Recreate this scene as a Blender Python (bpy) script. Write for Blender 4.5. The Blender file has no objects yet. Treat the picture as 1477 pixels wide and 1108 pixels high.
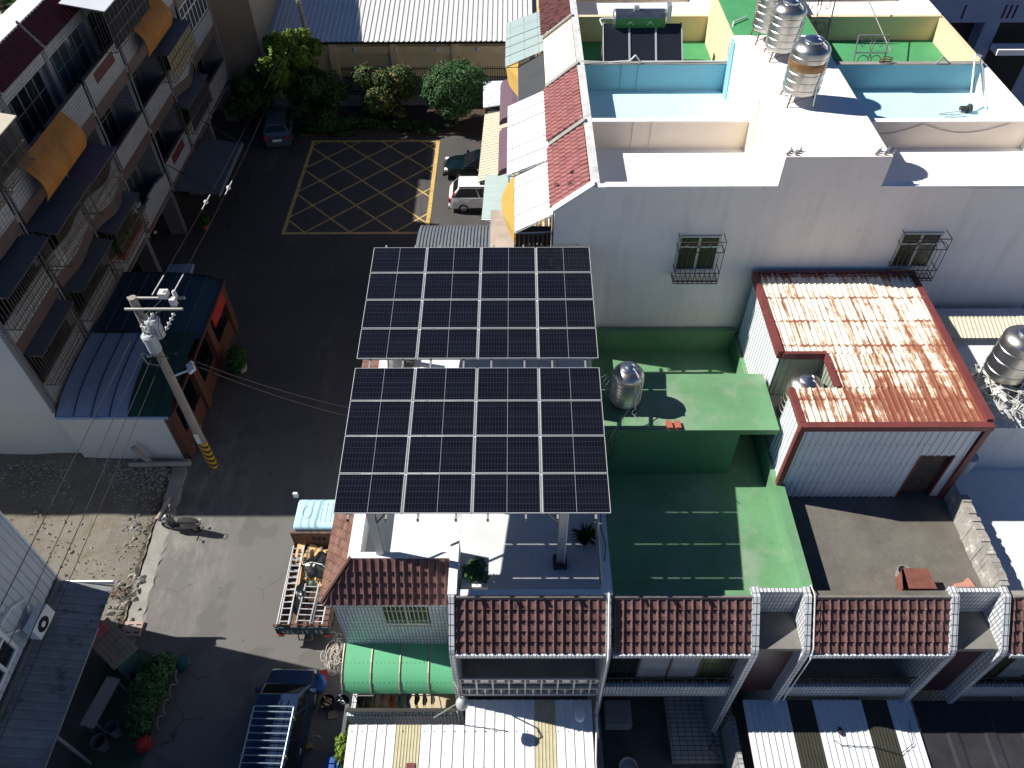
import bpy, bmesh, math, random
from mathutils import Vector, Matrix
R = math.radians
rnd = random.Random(7)
S = bpy.context.scene
COL = S.collection

# ------------------------------------------------------------------ camera
FOC, PIT, ROL, YAW, CH = 1118.27, R(47.577), R(.477), R(.498), 28.0
_cp, _sp = math.cos(PIT), math.sin(PIT)
R0 = Matrix(((1, 0, 0), (0, -_sp, -_cp), (0, _cp, -_sp)))
Rr = Matrix(((math.cos(ROL), math.sin(ROL), 0), (-math.sin(ROL), math.cos(ROL), 0), (0, 0, 1)))
Ry = Matrix(((math.cos(YAW), math.sin(YAW), 0), (-math.sin(YAW), math.cos(YAW), 0), (0, 0, 1)))
RC = Rr @ R0 @ Ry          # rows: right, down, forward
CAM = Vector((0, 0, CH))
def _ray(u, v): return RC.transposed() @ Vector(((u - 738.5) / FOC, (v - 554) / FOC, 1))
def pz(u, v, Z=0.):
    d = _ray(u, v); return CAM + d * ((Z - CH) / d.z)
def py(u, v, Y):
    d = _ray(u, v); return CAM + d * (Y / d.y)
def px(u, v, X):
    d = _ray(u, v); return CAM + d * (X / d.x)

cam = bpy.data.cameras.new('camera'); camo = bpy.data.objects.new('camera', cam); COL.objects.link(camo)
cam.sensor_fit = 'HORIZONTAL'; cam.sensor_width = 36; cam.lens = 36 * FOC / 1477
cam.clip_start = .1; cam.clip_end = 2000
camo.matrix_world = Matrix.Translation(CAM) @ Matrix((RC[0], -RC[1], -RC[2])).transposed().to_4x4()
S.camera = camo

# ------------------------------------------------------------------ light
KX, KY = 1.07, -.235          # ground shadow per metre of height
sdir = Vector((-KX, -KY, 1)).normalized()
sun = bpy.data.lights.new('sun', 'SUN'); sun.energy = 5.0; sun.angle = R(.5); sun.color = (1, .955, .88)
suno = bpy.data.objects.new('sun', sun); COL.objects.link(suno)
suno.rotation_euler = sdir.to_track_quat('Z', 'Y').to_euler(); suno.location = (0, 0, 60)
W = bpy.data.worlds.new('World'); S.world = W; W.use_nodes = True
nt = W.node_tree; bg = nt.nodes['Background']; sky = nt.nodes.new('ShaderNodeTexSky'); sky.sky_type = 'NISHITA'
sky.sun_disc = False; sky.sun_elevation = math.asin(sdir.z); sky.sun_rotation = math.atan2(sdir.x, sdir.y)
sky.air_density = .7; sky.dust_density = 0; sky.ozone_density = 10
S.cycles.diffuse_bounces = 4
nt.links.new(sky.outputs[0], bg.inputs[0]); bg.inputs[1].default_value = .05
S.view_settings.view_transform = 'Standard'; S.view_settings.look = 'None'
S.view_settings.exposure = .6; S.view_settings.gamma = 1

# ------------------------------------------------------------------ materials
MATS = {}
def _nt(name):
    m = bpy.data.materials.new(name); m.use_nodes = True; MATS[name] = m
    t = m.node_tree; return m, t, t.nodes['Principled BSDF']
def N(t, typ, **kw):
    n = t.nodes.new('ShaderNode' + typ)
    for k, v in kw.items():
        if k.startswith('i_'):
            k = k[2:]; n.inputs[int(k) if k.isdigit() else k.replace('_', ' ')].default_value = v
        else: setattr(n, k, v)
    return n
def L(t, a, b): t.links.new(a, b)
def c4(c): return (c[0], c[1], c[2], 1)
def mixc(t, fac, a, b, blend='MIX'):
    n = t.nodes.new('ShaderNodeMix'); n.data_type = 'RGBA'; n.blend_type = blend
    for i, s in ((0, fac), (6, a), (7, b)):
        if hasattr(s, 'is_linked'): L(t, s, n.inputs[i])
        else: n.inputs[i].default_value = s if i == 0 else c4(s)
    return n.outputs[2]
def math2(t, op, a, b=None, c=None):
    n = t.nodes.new('ShaderNodeMath'); n.operation = op
    for i, s in enumerate((a, b, c)):
        if s is None: continue
        if hasattr(s, 'is_linked'): L(t, s, n.inputs[i])
        else: n.inputs[i].default_value = s
    return n.outputs[0]
def noise(t, vec, scale, detail=4, rough=.6, stretch=None):
    if stretch:
        mp = N(t, 'Mapping'); mp.inputs['Scale'].default_value = stretch; L(t, vec, mp.inputs[0]); vec = mp.outputs[0]
    n = N(t, 'TexNoise', i_Scale=scale, i_Detail=detail, i_Roughness=rough); L(t, vec, n.inputs['Vector']); return n.outputs[0]
def ramp(t, f, lo, hi):
    n = N(t, 'MapRange'); n.inputs[1].default_value = lo; n.inputs[2].default_value = hi; L(t, f, n.inputs[0]); return n.outputs[0]
def sc(c, k): return tuple(min(1, x * k) for x in c)
def mat(name, col, rough=.75, metal=0, var=.18, scale=1.2, bump=.0, bscale=30, spec=.4, stain=None, streak=None, fine=True):
    if name in MATS: return MATS[name]
    m, t, p = _nt(name)
    tc = N(t, 'TexCoord').outputs['Object']
    f = ramp(t, noise(t, tc, scale, 5), .3, .7)
    o = mixc(t, f, sc(col, 1 - var), sc(col, 1 + var))
    if fine:
        g = ramp(t, noise(t, tc, scale * 14, 3), .3, .7)
        o = mixc(t, math2(t, 'MULTIPLY', g, .35), o, sc(col, 1 - var * 1.6))
    if stain:
        sc_, lo, hi, scl = stain
        s = ramp(t, noise(t, tc, scl, 6, .7), lo, hi); o = mixc(t, s, o, sc_)
    if streak:
        sc_, lo, hi, scl = streak
        s = ramp(t, noise(t, tc, scl, 5, .65, (1, 1, .12)), lo, hi); o = mixc(t, s, o, sc_)
    L(t, o, p.inputs['Base Color'])
    p.inputs['Roughness'].default_value = rough; p.inputs['Metallic'].default_value = metal
    p.inputs['Specular IOR Level'].default_value = spec
    if bump:
        b = N(t, 'Bump', i_Strength=bump, i_Distance=.02); L(t, noise(t, tc, bscale, 4), b.inputs['Height']); L(t, b.outputs[0], p.inputs['Normal'])
    return m
def hv(t):
    """wall coordinates (along the wall, up) from position and true normal"""
    tc = N(t, 'TexCoord').outputs['Object']; g = N(t, 'NewGeometry')
    s = N(t, 'SeparateXYZ'); L(t, tc, s.inputs[0]); n = N(t, 'SeparateXYZ'); L(t, g.outputs['True Normal'], n.inputs[0])
    nx = math2(t, 'GREATER_THAN', math2(t, 'ABSOLUTE', n.outputs[0]), .6); nz = math2(t, 'GREATER_THAN', math2(t, 'ABSOLUTE', n.outputs[2]), .8)
    def lerp(a, b, f): return math2(t, 'ADD', math2(t, 'MULTIPLY', a, math2(t, 'SUBTRACT', 1., f)), math2(t, 'MULTIPLY', b, f))
    h = lerp(s.outputs[0], s.outputs[1], nx); v = lerp(s.outputs[2], s.outputs[1], nz)
    c = N(t, 'CombineXYZ'); L(t, h, c.inputs[0]); L(t, v, c.inputs[1]); return c.outputs[0], tc
def tile_mat(name, col, grout=(.1, .1, .11), w=.11, h=.23, mortar=.012, rough=.35, streak=None):
    if name in MATS: return MATS[name]
    m, t, p = _nt(name); vec, tc = hv(t)
    b = N(t, 'TexBrick', offset=0., squash=1.); L(t, vec, b.inputs['Vector'])
    for k, v in (('Scale', 1.), ('Mortar Size', mortar), ('Mortar Smooth', .1), ('Brick Width', w), ('Row Height', h), ('Bias', 0.)): b.inputs[k].default_value = v
    b.inputs['Color1'].default_value = c4(sc(col, .88)); b.inputs['Color2'].default_value = c4(sc(col, 1.08)); b.inputs['Mortar'].default_value = c4(grout)
    o = mixc(t, math2(t, 'MULTIPLY', ramp(t, noise(t, tc, .9, 5), .35, .75), .35), b.outputs[0], sc(col, .5))
    if streak: o = mixc(t, ramp(t, noise(t, tc, streak[3], 5, .65, (1, 1, .12)), streak[1], streak[2]), o, streak[0])
    L(t, o, p.inputs['Base Color']); p.inputs['Roughness'].default_value = rough
    bm_ = N(t, 'Bump', i_Strength=.3, i_Distance=.01); L(t, math2(t, 'SUBTRACT', 1., b.outputs[1]), bm_.inputs['Height']); L(t, bm_.outputs[0], p.inputs['Normal'])
    return m
def leaf_mat(name, cols):
    if name in MATS: return MATS[name]
    m, t, p = _nt(name); g = N(t, 'NewGeometry'); r = N(t, 'ValToRGB'); L(t, g.outputs['Random Per Island'], r.inputs[0])
    e = r.color_ramp.elements; e[0].color = c4(cols[0]); e[1].color = c4(cols[-1])
    for i, c in enumerate(cols[1:-1]): e.new((i + 1) / (len(cols) - 1)).color = c4(c)
    L(t, r.outputs[0], p.inputs['Base Color']); p.inputs['Roughness'].default_value = .6; p.inputs['Specular IOR Level'].default_value = .15
    p.inputs['Transmission Weight'].default_value = 0
    return m

# ------------------------------------------------------------------ mesh builder
class MB:
    def __init__(s): s.v = []; s.f = []; s.cut = []
    def add(s, vs, fs):
        o = len(s.v); s.cut.append((o, len(s.f))); s.v += [tuple(x) for x in vs]; s.f += [tuple(i + o for i in f) for f in fs]; return s
    def quad(s, *p): return s.add(p, [tuple(range(len(p)))])
    def box(s, x0, x1, y0, y1, z0, z1):
        if x0 > x1: x0, x1 = x1, x0
        if y0 > y1: y0, y1 = y1, y0
        if z0 > z1: z0, z1 = z1, z0
        return s.add([(x, y, z) for z in (z0, z1) for y in (y0, y1) for x in (x0, x1)],
                     [(0, 2, 3, 1), (4, 5, 7, 6), (0, 1, 5, 4), (2, 6, 7, 3), (0, 4, 6, 2), (1, 3, 7, 5)])
    def obox(s, c, size, rz=0, tilt=None):
        m = Matrix.Rotation(rz, 3, 'Z')
        if tilt: m = m @ Matrix.Rotation(tilt[1], 3, tilt[0])
        a, b, d = (x / 2 for x in size); c = Vector(c)
        vs = [c + m @ Vector((x, y, z)) for z in (-d, d) for y in (-b, b) for x in (-a, a)]
        return s.add(vs, [(0, 2, 3, 1), (4, 5, 7, 6), (0, 1, 5, 4), (2, 6, 7, 3), (0, 4, 6, 2), (1, 3, 7, 5)])
    def extr(s, poly, vec):
        """closed planar polygon (3D points) swept along vec"""
        n = len(poly); vec = Vector(vec); a = [Vector(p) for p in poly]; b = [p + vec for p in a]
        return s.add(a + b, [tuple(range(n - 1, -1, -1)), tuple(range(n, 2 * n))] + [(i, (i + 1) % n, n + (i + 1) % n, n + i) for i in range(n)])
    def tube(s, p0, p1, r, n=8, r1=None, cap=True):
        p0, p1 = Vector(p0), Vector(p1); d = (p1 - p0).normalized(); r1 = r if r1 is None else r1
        a = d.orthogonal().normalized(); b = d.cross(a)
        vs = [p + (a * math.cos(2 * math.pi * i / n) + b * math.sin(2 * math.pi * i / n)) * q for p, q in ((p0, r), (p1, r1)) for i in range(n)]
        fs = [(i, (i + 1) % n, n + (i + 1) % n, n + i) for i in range(n)]
        if cap: fs += [tuple(range(n - 1, -1, -1)), tuple(range(n, 2 * n))]
        return s.add(vs, fs)
    def path(s, pts, r, n=6):
        for a, b in zip(pts, pts[1:]): s.tube(a, b, r, n)
        return s
    def bar(s, p0, p1, w, h=None):
        """square bar"""
        return s.tube(p0, p1, w * .7, 4)
    def lathe(s, c, prof, n=24):
        c = Vector(c); o = []
        for r, z in prof: o += [c + Vector((r * math.cos(2 * math.pi * i / n), r * math.sin(2 * math.pi * i / n), z)) for i in range(n)]
        fs = [(k * n + i, k * n + (i + 1) % n, (k + 1) * n + (i + 1) % n, (k + 1) * n + i) for k in range(len(prof) - 1) for i in range(n)]
        return s.add(o, fs)
    def ball(s, c, r, n=10, m=6, sq=(1, 1, 1)):
        c = Vector(c); vs = []; fs = []
        for j in range(m + 1):
            a = math.pi * j / m
            for i in range(n): vs.append(c + Vector((r * sq[0] * math.sin(a) * math.cos(2 * math.pi * i / n), r * sq[1] * math.sin(a) * math.sin(2 * math.pi * i / n), r * sq[2] * math.cos(a))))
        for j in range(m):
            for i in range(n): fs.append((j * n + i, j * n + (i + 1) % n, (j + 1) * n + (i + 1) % n, (j + 1) * n + i))
        return s.add(vs, fs)
    def corr(s, o, u, v, pitch=.2, amp=.03, trap=True, nv=1, curve=None):
        """corrugated sheet: waves across u, ribs along v; curve(t)->offset along v"""
        o, u, v = Vector(o), Vector(u), Vector(v); n = u.cross(v).normalized(); n = n if n.z >= 0 and abs(n.z) > .02 else (-n if n.z < 0 else n)
        k = max(1, round(u.length / pitch)); ts = []
        prof = ((0, 0), (.62, 0), (.7, 1), (.92, 1)) if trap else ((0, 0), (.25, .5), (.5, 1), (.75, .5))
        for i in range(k):
            for a, h in prof: ts.append(((i + a) / k, h))
        ts.append((1, 0)); m = len(ts); vs = []
        for j in range(nv + 1):
            t = j / nv; off = Vector(curve(t)) if curve else Vector((0, 0, 0))
            vs += [o + u * a + v * t + off + n * (h * amp) for a, h in ts]
        return s.add(vs, [(j * m + i, j * m + i + 1, (j + 1) * m + i + 1, (j + 1) * m + i) for j in range(nv) for i in range(m - 1)])
    def tiles(s, o, u, v, nu, nv, lo=None, hi=None, amp=.06, lip=.06):
        """roof tiles: o = upper left corner, u across, v down the slope; lo/hi(t) clamp u"""
        o, u, v = Vector(o), Vector(u), Vector(v); n = u.cross(v).normalized()
        if n.z < 0: n = -n
        prof = ((0, .1), (.06, .75), (.15, 1), (.24, .75), (.3, .08), (.62, 0), (.97, .04))
        us = [((i + a) / nu, h) for i in range(nu) for a, h in prof] + [(1, .1)]; m = len(us)
        for r in range(nv):
            rows = []
            for t, lift in ((r / nv, 0), ((r + 1.1) / nv, lip), ((r + 1.1) / nv, -.02)):
                l = lo(t) if lo else 0; h_ = hi(t) if hi else 1
                rows += [o + u * min(max(a, l), h_) + v * t + n * (h * amp + lift + rnd.uniform(-.003, .003)) for a, h in us]
            s.add(rows, [(j * m + i, j * m + i + 1, (j + 1) * m + i + 1, (j + 1) * m + i) for j in range(2) for i in range(m - 1)])
        return s
    def leaves(s, blobs, n, size, rg=None, fill=.55):
        """small leaf faces spread through ellipsoid clumps"""
        rg = rg or rnd; tot = sum(b[1][0] * b[1][1] * b[1][2] for b in blobs) ** 1
        for c, rad in blobs:
            k = int(n * rad[0] * rad[1] * rad[2] / tot) + 1
            for _ in range(k):
                d = Vector((rg.gauss(0, 1), rg.gauss(0, 1), rg.gauss(0, 1))).normalized()
                q = fill + (1 - fill) * rg.random() ** .6
                q *= 1 + .18 * math.sin(d.x * 5 + c[0] * 3) * math.cos(d.y * 6 + d.z * 4)
                p = Vector(c) + Vector((d.x * rad[0], d.y * rad[1], d.z * rad[2])) * q
                nn = (d + Vector((rg.gauss(0, .55), rg.gauss(0, .55), rg.gauss(0, .55) + .35))).normalized()
                a = nn.orthogonal().normalized(); b = nn.cross(a); th = rg.random() * 6.28
                a, b = a * math.cos(th) + b * math.sin(th), b * math.cos(th) - a * math.sin(th)
                l = size * rg.uniform(.45, 1.5)
                s.add([p - a * l, p - b * l * .42, p + a * l + nn * l * .15, p + b * l * .42], [(0, 1, 2, 3)])
        return s

def smooth(o, ang=40):
    me = o.data
    for p in me.polygons: p.use_smooth = True
    try: me.set_sharp_from_angle(angle=R(ang))
    except Exception: pass
def obj(name, mb, m, parent=None, sm=False, bevel=0, label=None, local=False):
    me = bpy.data.meshes.new(name); me.from_pydata(mb.v, [], mb.f); me.validate(); me.update()
    o = bpy.data.objects.new(name, me); COL.objects.link(o)
    me.materials.append(MATS[m] if isinstance(m, str) else m)
    if parent is not None:
        o.parent = parent
        if not local and parent.parent is None: o.matrix_parent_inverse = Matrix.Translation(-Vector(parent.get('_loc', (0, 0, 0))))
    if sm: smooth(o, sm if sm is not True else 40)
    if bevel:
        b = o.modifiers.new('bevel', 'BEVEL'); b.width = bevel; b.segments = 2; b.limit_method = 'ANGLE'; b.angle_limit = R(35)
    if label: o['label'] = label
    return o
def objs(name, mb, m, parent=None, **kw):
    """every separate shape of the builder becomes a part of its own"""
    cuts = mb.cut + [(len(mb.v), len(mb.f))]; r = []
    for (v0, f0), (v1, f1) in zip(cuts, cuts[1:]):
        q = MB(); q.v = mb.v[v0:v1]; q.f = [tuple(i - v0 for i in f) for f in mb.f[f0:f1]]; r.append(obj(name, q, m, parent, **kw))
    return r
def tag(o, label, cat, group=None, kind=None):
    o['label'] = label
    if cat: o['category'] = cat
    if group: o['group'] = group
    if kind: o['kind'] = kind
    return o
def thing(name, label, cat, loc=(0, 0, 0), group=None):
    o = bpy.data.objects.new(name, None); COL.objects.link(o); o.location = loc; o.empty_display_size = .2
    o['_loc'] = tuple(loc)
    return tag(o, label, cat, group)
def solo(name, mb, m, label, cat, group=None, sm=False, bevel=0):
    return tag(obj(name, mb, m, None, sm, bevel), label, cat, group)
def struct(name, mb, m, label=None, kind='structure'):
    o = obj(name, mb, m); o['kind'] = kind
    if label: o['label'] = label
    return o
def kids(o): return list(o.children)
def dup(o, loc, label, rz=None, parent=None):
    c = o.copy(); COL.objects.link(c)
    if parent is None:
        c.location = loc; c['_loc'] = tuple(loc); c['label'] = label
        if rz is not None: c.rotation_euler = (0, 0, rz)
    else: c.parent = parent; c.matrix_parent_inverse = o.matrix_parent_inverse
    for ch in kids(o): dup(ch, None, None, None, c)
    return c
# ------------------------------------------------------------------ palette
tile_mat('white_tile', (.62, .64, .66), grout=(.06, .06, .07))
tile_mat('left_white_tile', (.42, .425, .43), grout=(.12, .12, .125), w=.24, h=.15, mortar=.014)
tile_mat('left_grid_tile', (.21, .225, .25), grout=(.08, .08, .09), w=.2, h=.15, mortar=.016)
tile_mat('brown_tile', (.13, .082, .07), grout=(.12, .09, .08), w=.24, h=.07, mortar=.006)
tile_mat('maroon_tile', (.05, .014, .018), grout=(.025, .01, .012), w=.1, h=.23, mortar=.006)
mat('roof_tile_maroon', (.128, .063, .059), .6, var=.42, scale=3.5, stain=((.24, .14, .12), .58, .75, 5), streak=((.05, .04, .035), .6, .85, 3))
mat('roof_tile_red', (.3, .105, .1), .55, var=.25, scale=2.2, stain=((.42, .27, .25), .58, .78, 4))
mat('roof_tile_dark', (.1, .018, .018), .6, var=.25, scale=2)
mat('white_wall', (.72, .71, .7), .85, var=.06, scale=.5, streak=((.52, .5, .48), .62, .95, 1.6))
mat('gable_paint', (.9, .825, .755), .85, var=.05, scale=.4, streak=((.62, .57, .52), .52, .95, 1.5), stain=((.6, .55, .5), .64, .82, 1.1))
mat('end_wall_paint', (.6, .62, .63), .85, var=.05, scale=.4, streak=((.45, .45, .45), .66, 1, 1.))
mat('white_floor', (.84, .83, .82), .8, var=.04, scale=.6, stain=((.5, .46, .42), .66, .82, .8))
mat('white_render', (.8, .79, .77), .85, var=.05, scale=.7, stain=((.5, .47, .44), .7, .9, 1.2))
mat('beige_wall', (.72, .62, .52), .85, var=.05, scale=.7, streak=((.55, .47, .4), .62, 1, 1.5))
mat('yellow_wall', (.72, .57, .35), .85, var=.06, scale=.7, streak=((.55, .42, .22), .62, 1, 1.5))
mat('blue_wall', (.22, .45, .54), .8, var=.06, scale=.7, streak=((.13, .36, .48), .62, 1, 1.5))
mat('blue_floor', (.48, .74, .83), .8, var=.05, scale=.8, stain=((.55, .75, .8), .55, .8, 1.5))
mat('green_paint', (.128, .285, .143), .7, var=.16, scale=.6, stain=((.205, .295, .2), .5, .66, .55), streak=((.085, .19, .1), .62, .85, 2.2))
mat('green_wall', (.07, .2, .085), .7, var=.08, scale=.9)
mat('far_green', (.07, .3, .12), .7, var=.15, scale=.9)
mat('dark_concrete', (.135, .124, .108), .9, var=.25, scale=.9, bump=.2, stain=((.19, .175, .15), .58, .8, 2.2))
mat('recess_concrete', (.19, .18, .165), .9, var=.2, scale=1.2, bump=.2, stain=((.2, .19, .17), .6, .8, 3))
mat('ridge_grey', (.2, .17, .16), .8, var=.2, scale=4)
mat('zinc_grey', (.62, .62, .61), .7, var=.15, scale=2.5, stain=((.38, .38, .38), .52, .7, 3))
mat('concrete', (.36, .34, .31), .9, var=.18, scale=1.1, bump=.2, stain=((.2, .18, .16), .6, .85, 1.6))
mat('pale_concrete', (.29, .278, .252), .9, var=.22, scale=1.6, bump=.3, stain=((.2, .19, .175), .52, .72, 1.4))
mat('terrace_concrete', (.6, .62, .63), .8, var=.08, scale=.8, stain=((.34, .34, .33), .58, .72, .75))
mat('crumbled_render', (.33, .31, .28), .95, var=.35, scale=2, bump=.8, bscale=7, stain=((.6, .58, .52), .56, .66, 4))
mat('steel_grey', (.45, .47, .5), .45, .6, var=.08)
mat('galvanised', (.31, .3, .28), .55, .4, var=.1)
mat('stainless', (.56, .54, .5), .33, 1., var=.18, scale=3, streak=((.36, .32, .27), .5, .8, 5))
mat('rusty_steel', (.2, .1, .06), .8, .2, var=.4, scale=5)
mat('rust_stain', (.3, .17, .07), .5, .6, var=.3, scale=4)
mat('dark_metal', (.035, .033, .032), .6, .2, var=.2)
mat('brown_metal', (.09, .06, .05), .6, .2, var=.2)
mat('white_metal', (.78, .78, .76), .45, var=.05)
mat('aluminium', (.6, .61, .62), .4, .2, var=.05)
mat('window_dark', (.014, .017, .019), .1, var=.2, spec=.4)
mat('window_teal', (.045, .065, .068), .12, var=.2, spec=.7)
mat('curtain_pane', (.28, .3, .32), .25, var=.12, scale=3)
mat('olive_pane', (.05, .06, .03), .2, var=.3, scale=3)
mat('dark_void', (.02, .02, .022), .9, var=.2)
mat('black_rubber', (.014, .014, .015), .8, var=.2)
mat('wire_black', (.02, .02, .02), .6, var=.1)
mat('wire_white', (.7, .7, .68), .6, var=.1)
mat('orange_sheet', (.46, .19, .035), .6, var=.15, scale=1.5, streak=((.2, .085, .025), .5, .85, 1.5))
mat('orange_wall', (.11, .043, .03), .7, var=.12)
mat('red_paint', (.45, .03, .025), .6, var=.15)
mat('maroon_trim', (.17, .045, .042), .5, var=.2, scale=2, stain=((.3, .13, .1), .62, .8, 3))
mat('awning_green', (.12, .42, .22), .5, var=.05, scale=.9)
mat('awning_blue', (.27, .33, .43), .22, var=.06, scale=.9, spec=.6)
mat('awning_navy', (.012, .032, .055), .4, var=.2, scale=.9)
mat('awning_deep_green', (.015, .06, .035), .4, var=.2, scale=.9)
mat('glass_sheet', (.36, .45, .43), .35, var=.06, scale=.8)
mat('beige_sheet', (.66, .6, .46), .5, var=.06, scale=1, streak=((.45, .36, .25), .6, .9, 1.5))
mat('white_sheet', (.82, .82, .8), .45, var=.04, scale=1, stain=((.5, .36, .2), .72, .86, 1.6))
mat('cool_sheet', (.7, .73, .75), .4, var=.05, scale=1)
mat('yard_sheet', (.78, .8, .8), .4, var=.06, scale=1, stain=((.4, .4, .38), .66, .85, 1.2))
mat('skylight_sheet', (.5, .46, .3), .4, var=.12, scale=3)
mat('skylight_dark', (.04, .04, .03), .4, var=.15, scale=3)
mat('dark_sheet', (.1, .105, .11), .45, var=.15, scale=1)
mat('slate_sheet', (.15, .17, .19), .45, var=.12, scale=1)
mat('plum_metal', (.14, .085, .11), .5, var=.08)
mat('brown_sheet', (.4, .33, .28), .7, var=.2, scale=1.5)
mat('lean_to_sheet', (.27, .28, .29), .45, .3, var=.25, scale=1.2, stain=((.05, .045, .04), .55, .7, 1.1))
mat('warehouse_yellow', (.78, .62, .36), .85, var=.08, scale=.8, streak=((.42, .32, .16), .6, 1, 1.3))
mat('tan_wall', (.3, .235, .17), .85, var=.12, scale=.4)
mat('navy_building', (.2, .25, .38), .8, var=.08)
mat('mustard_wall', (.62, .4, .1), .7, var=.1)
mat('cream_wall', (.8, .72, .5), .8, var=.05, streak=((.6, .5, .33), .6, 1, 1.5))
mat('wood_pale', (.62, .4, .18), .7, var=.2, scale=3)
mat('wood_grey', (.3, .24, .19), .8, var=.25, scale=3)
mat('black_plastic', (.012, .013, .014), .3, var=.3, scale=4, spec=.6)
mat('terracotta', (.4, .12, .07), .8, var=.15)
mat('pink_cloth', (.6, .12, .17), .9, var=.12)
mat('blue_plastic', (.03, .1, .34), .4, var=.1)
mat('teal_cloth', (.02, .25, .32), .9, var=.1)
mat('car_navy', (.012, .03, .075), .28, .3, var=.05, spec=.6)
mat('car_dark_green', (.005, .014, .017), .15, .3, var=.05, spec=.7)
mat('car_white', (.8, .8, .8), .25, var=.02, spec=.5)
mat('car_blue_silver', (.1, .14, .19), .3, .5, var=.05)
mat('truck_blue', (.45, .68, .78), .35, var=.04)
mat('truck_rust', (.14, .08, .06), .8, var=.4, scale=5)
mat('truck_teal', (.025, .07, .09), .6, var=.2)
mat('rim_grey', (.35, .36, .37), .35, .6, var=.1)
mat('tail_red', (.5, .02, .02), .2, var=.05)
mat('lamp_clear', (.7, .72, .72), .15, var=.03)
mat('bark', (.12, .09, .065), .9, var=.3, scale=4)
mat('soil', (.07, .05, .035), .95, var=.3, scale=4)
mat('yard_green', (.05, .085, .055), .85, var=.2, scale=1.5)
mat('road_paint', (.6, .4, .13), .8, var=.15, scale=2, stain=((.12, .1, .075), .5, .75, 3))
mat('rope', (.5, .46, .4), .9, var=.15)
mat('ceramic', (.6, .6, .58), .3, var=.05)
mat('pole_concrete', (.3, .265, .23), .85, var=.12, scale=2, streak=((.22, .19, .16), .55, .9, 3))
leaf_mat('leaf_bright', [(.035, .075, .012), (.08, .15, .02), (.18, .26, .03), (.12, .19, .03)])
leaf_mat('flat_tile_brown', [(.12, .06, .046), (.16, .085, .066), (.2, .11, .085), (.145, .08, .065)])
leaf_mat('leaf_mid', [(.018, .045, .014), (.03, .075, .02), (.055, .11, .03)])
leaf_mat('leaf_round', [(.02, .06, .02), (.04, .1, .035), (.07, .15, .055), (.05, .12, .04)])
leaf_mat('leaf_flower', [(.02, .05, .015), (.04, .09, .025), (.08, .13, .04), (.25, .17, .06)])

def asphalt():
    m, t, p = _nt('asphalt'); tc = N(t, 'TexCoord').outputs['Object']
    o = mixc(t, ramp(t, noise(t, tc, .25, 5), .3, .7), (.05, .047, .046), (.068, .064, .062))
    o = mixc(t, math2(t, 'MULTIPLY', ramp(t, noise(t, tc, 14, 5, .8), .48, .7), .5), o, (.13, .122, .115))
    o = mixc(t, math2(t, 'MULTIPLY', ramp(t, noise(t, tc, .9, 6, .7, (1, .25, 1)), .56, .75), .35), o, (.2, .185, .17))
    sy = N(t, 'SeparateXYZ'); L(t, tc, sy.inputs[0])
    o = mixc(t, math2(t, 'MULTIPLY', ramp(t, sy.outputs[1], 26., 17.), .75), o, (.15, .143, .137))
    # pale dust spilled along the west edge of the street
    s = N(t, 'SeparateXYZ'); L(t, tc, s.inputs[0])
    near = math2(t, 'MULTIPLY', ramp(t, s.outputs[0], -10.8, -13.2), ramp(t, math2(t, 'ABSOLUTE', math2(t, 'SUBTRACT', s.outputs[1], 18.)), 7., 2.))
    o = mixc(t, math2(t, 'MULTIPLY', near, ramp(t, noise(t, tc, 1.4, 8, .8, (1, .4, 1)), .46, .74)), o, (.27, .25, .225))
    # cracks, tar patches and oil drips
    wob = N(t, 'VectorMath', operation='ADD'); nv = N(t, 'TexNoise', i_Scale=.8, i_Detail=4.); L(t, tc, nv.inputs['Vector']); L(t, tc, wob.inputs[0]); L(t, nv.outputs['Color'], wob.inputs[1])
    vo = N(t, 'TexVoronoi', feature='DISTANCE_TO_EDGE', i_Scale=.32); L(t, wob.outputs[0], vo.inputs['Vector'])
    cr = math2(t, 'MULTIPLY', math2(t, 'LESS_THAN', vo.outputs['Distance'], .006), ramp(t, noise(t, tc, .35, 3), .5, .6))
    o = mixc(t, math2(t, 'MULTIPLY', cr, .6), o, (.03, .028, .027))
    o = mixc(t, math2(t, 'MULTIPLY', ramp(t, noise(t, tc, .55, 2, .4), .6, .63), .28), o, (.05, .047, .045))
    o = mixc(t, math2(t, 'MULTIPLY', ramp(t, noise(t, tc, 2.6, 3, .5), .68, .74), .5), o, (.045, .04, .037))
    L(t, o, p.inputs['Base Color']); p.inputs['Roughness'].default_value = .85
    b = N(t, 'Bump', i_Strength=.35, i_Distance=.01); L(t, noise(t, tc, 60, 3), b.inputs['Height']); L(t, b.outputs[0], p.inputs['Normal'])
asphalt()
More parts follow.
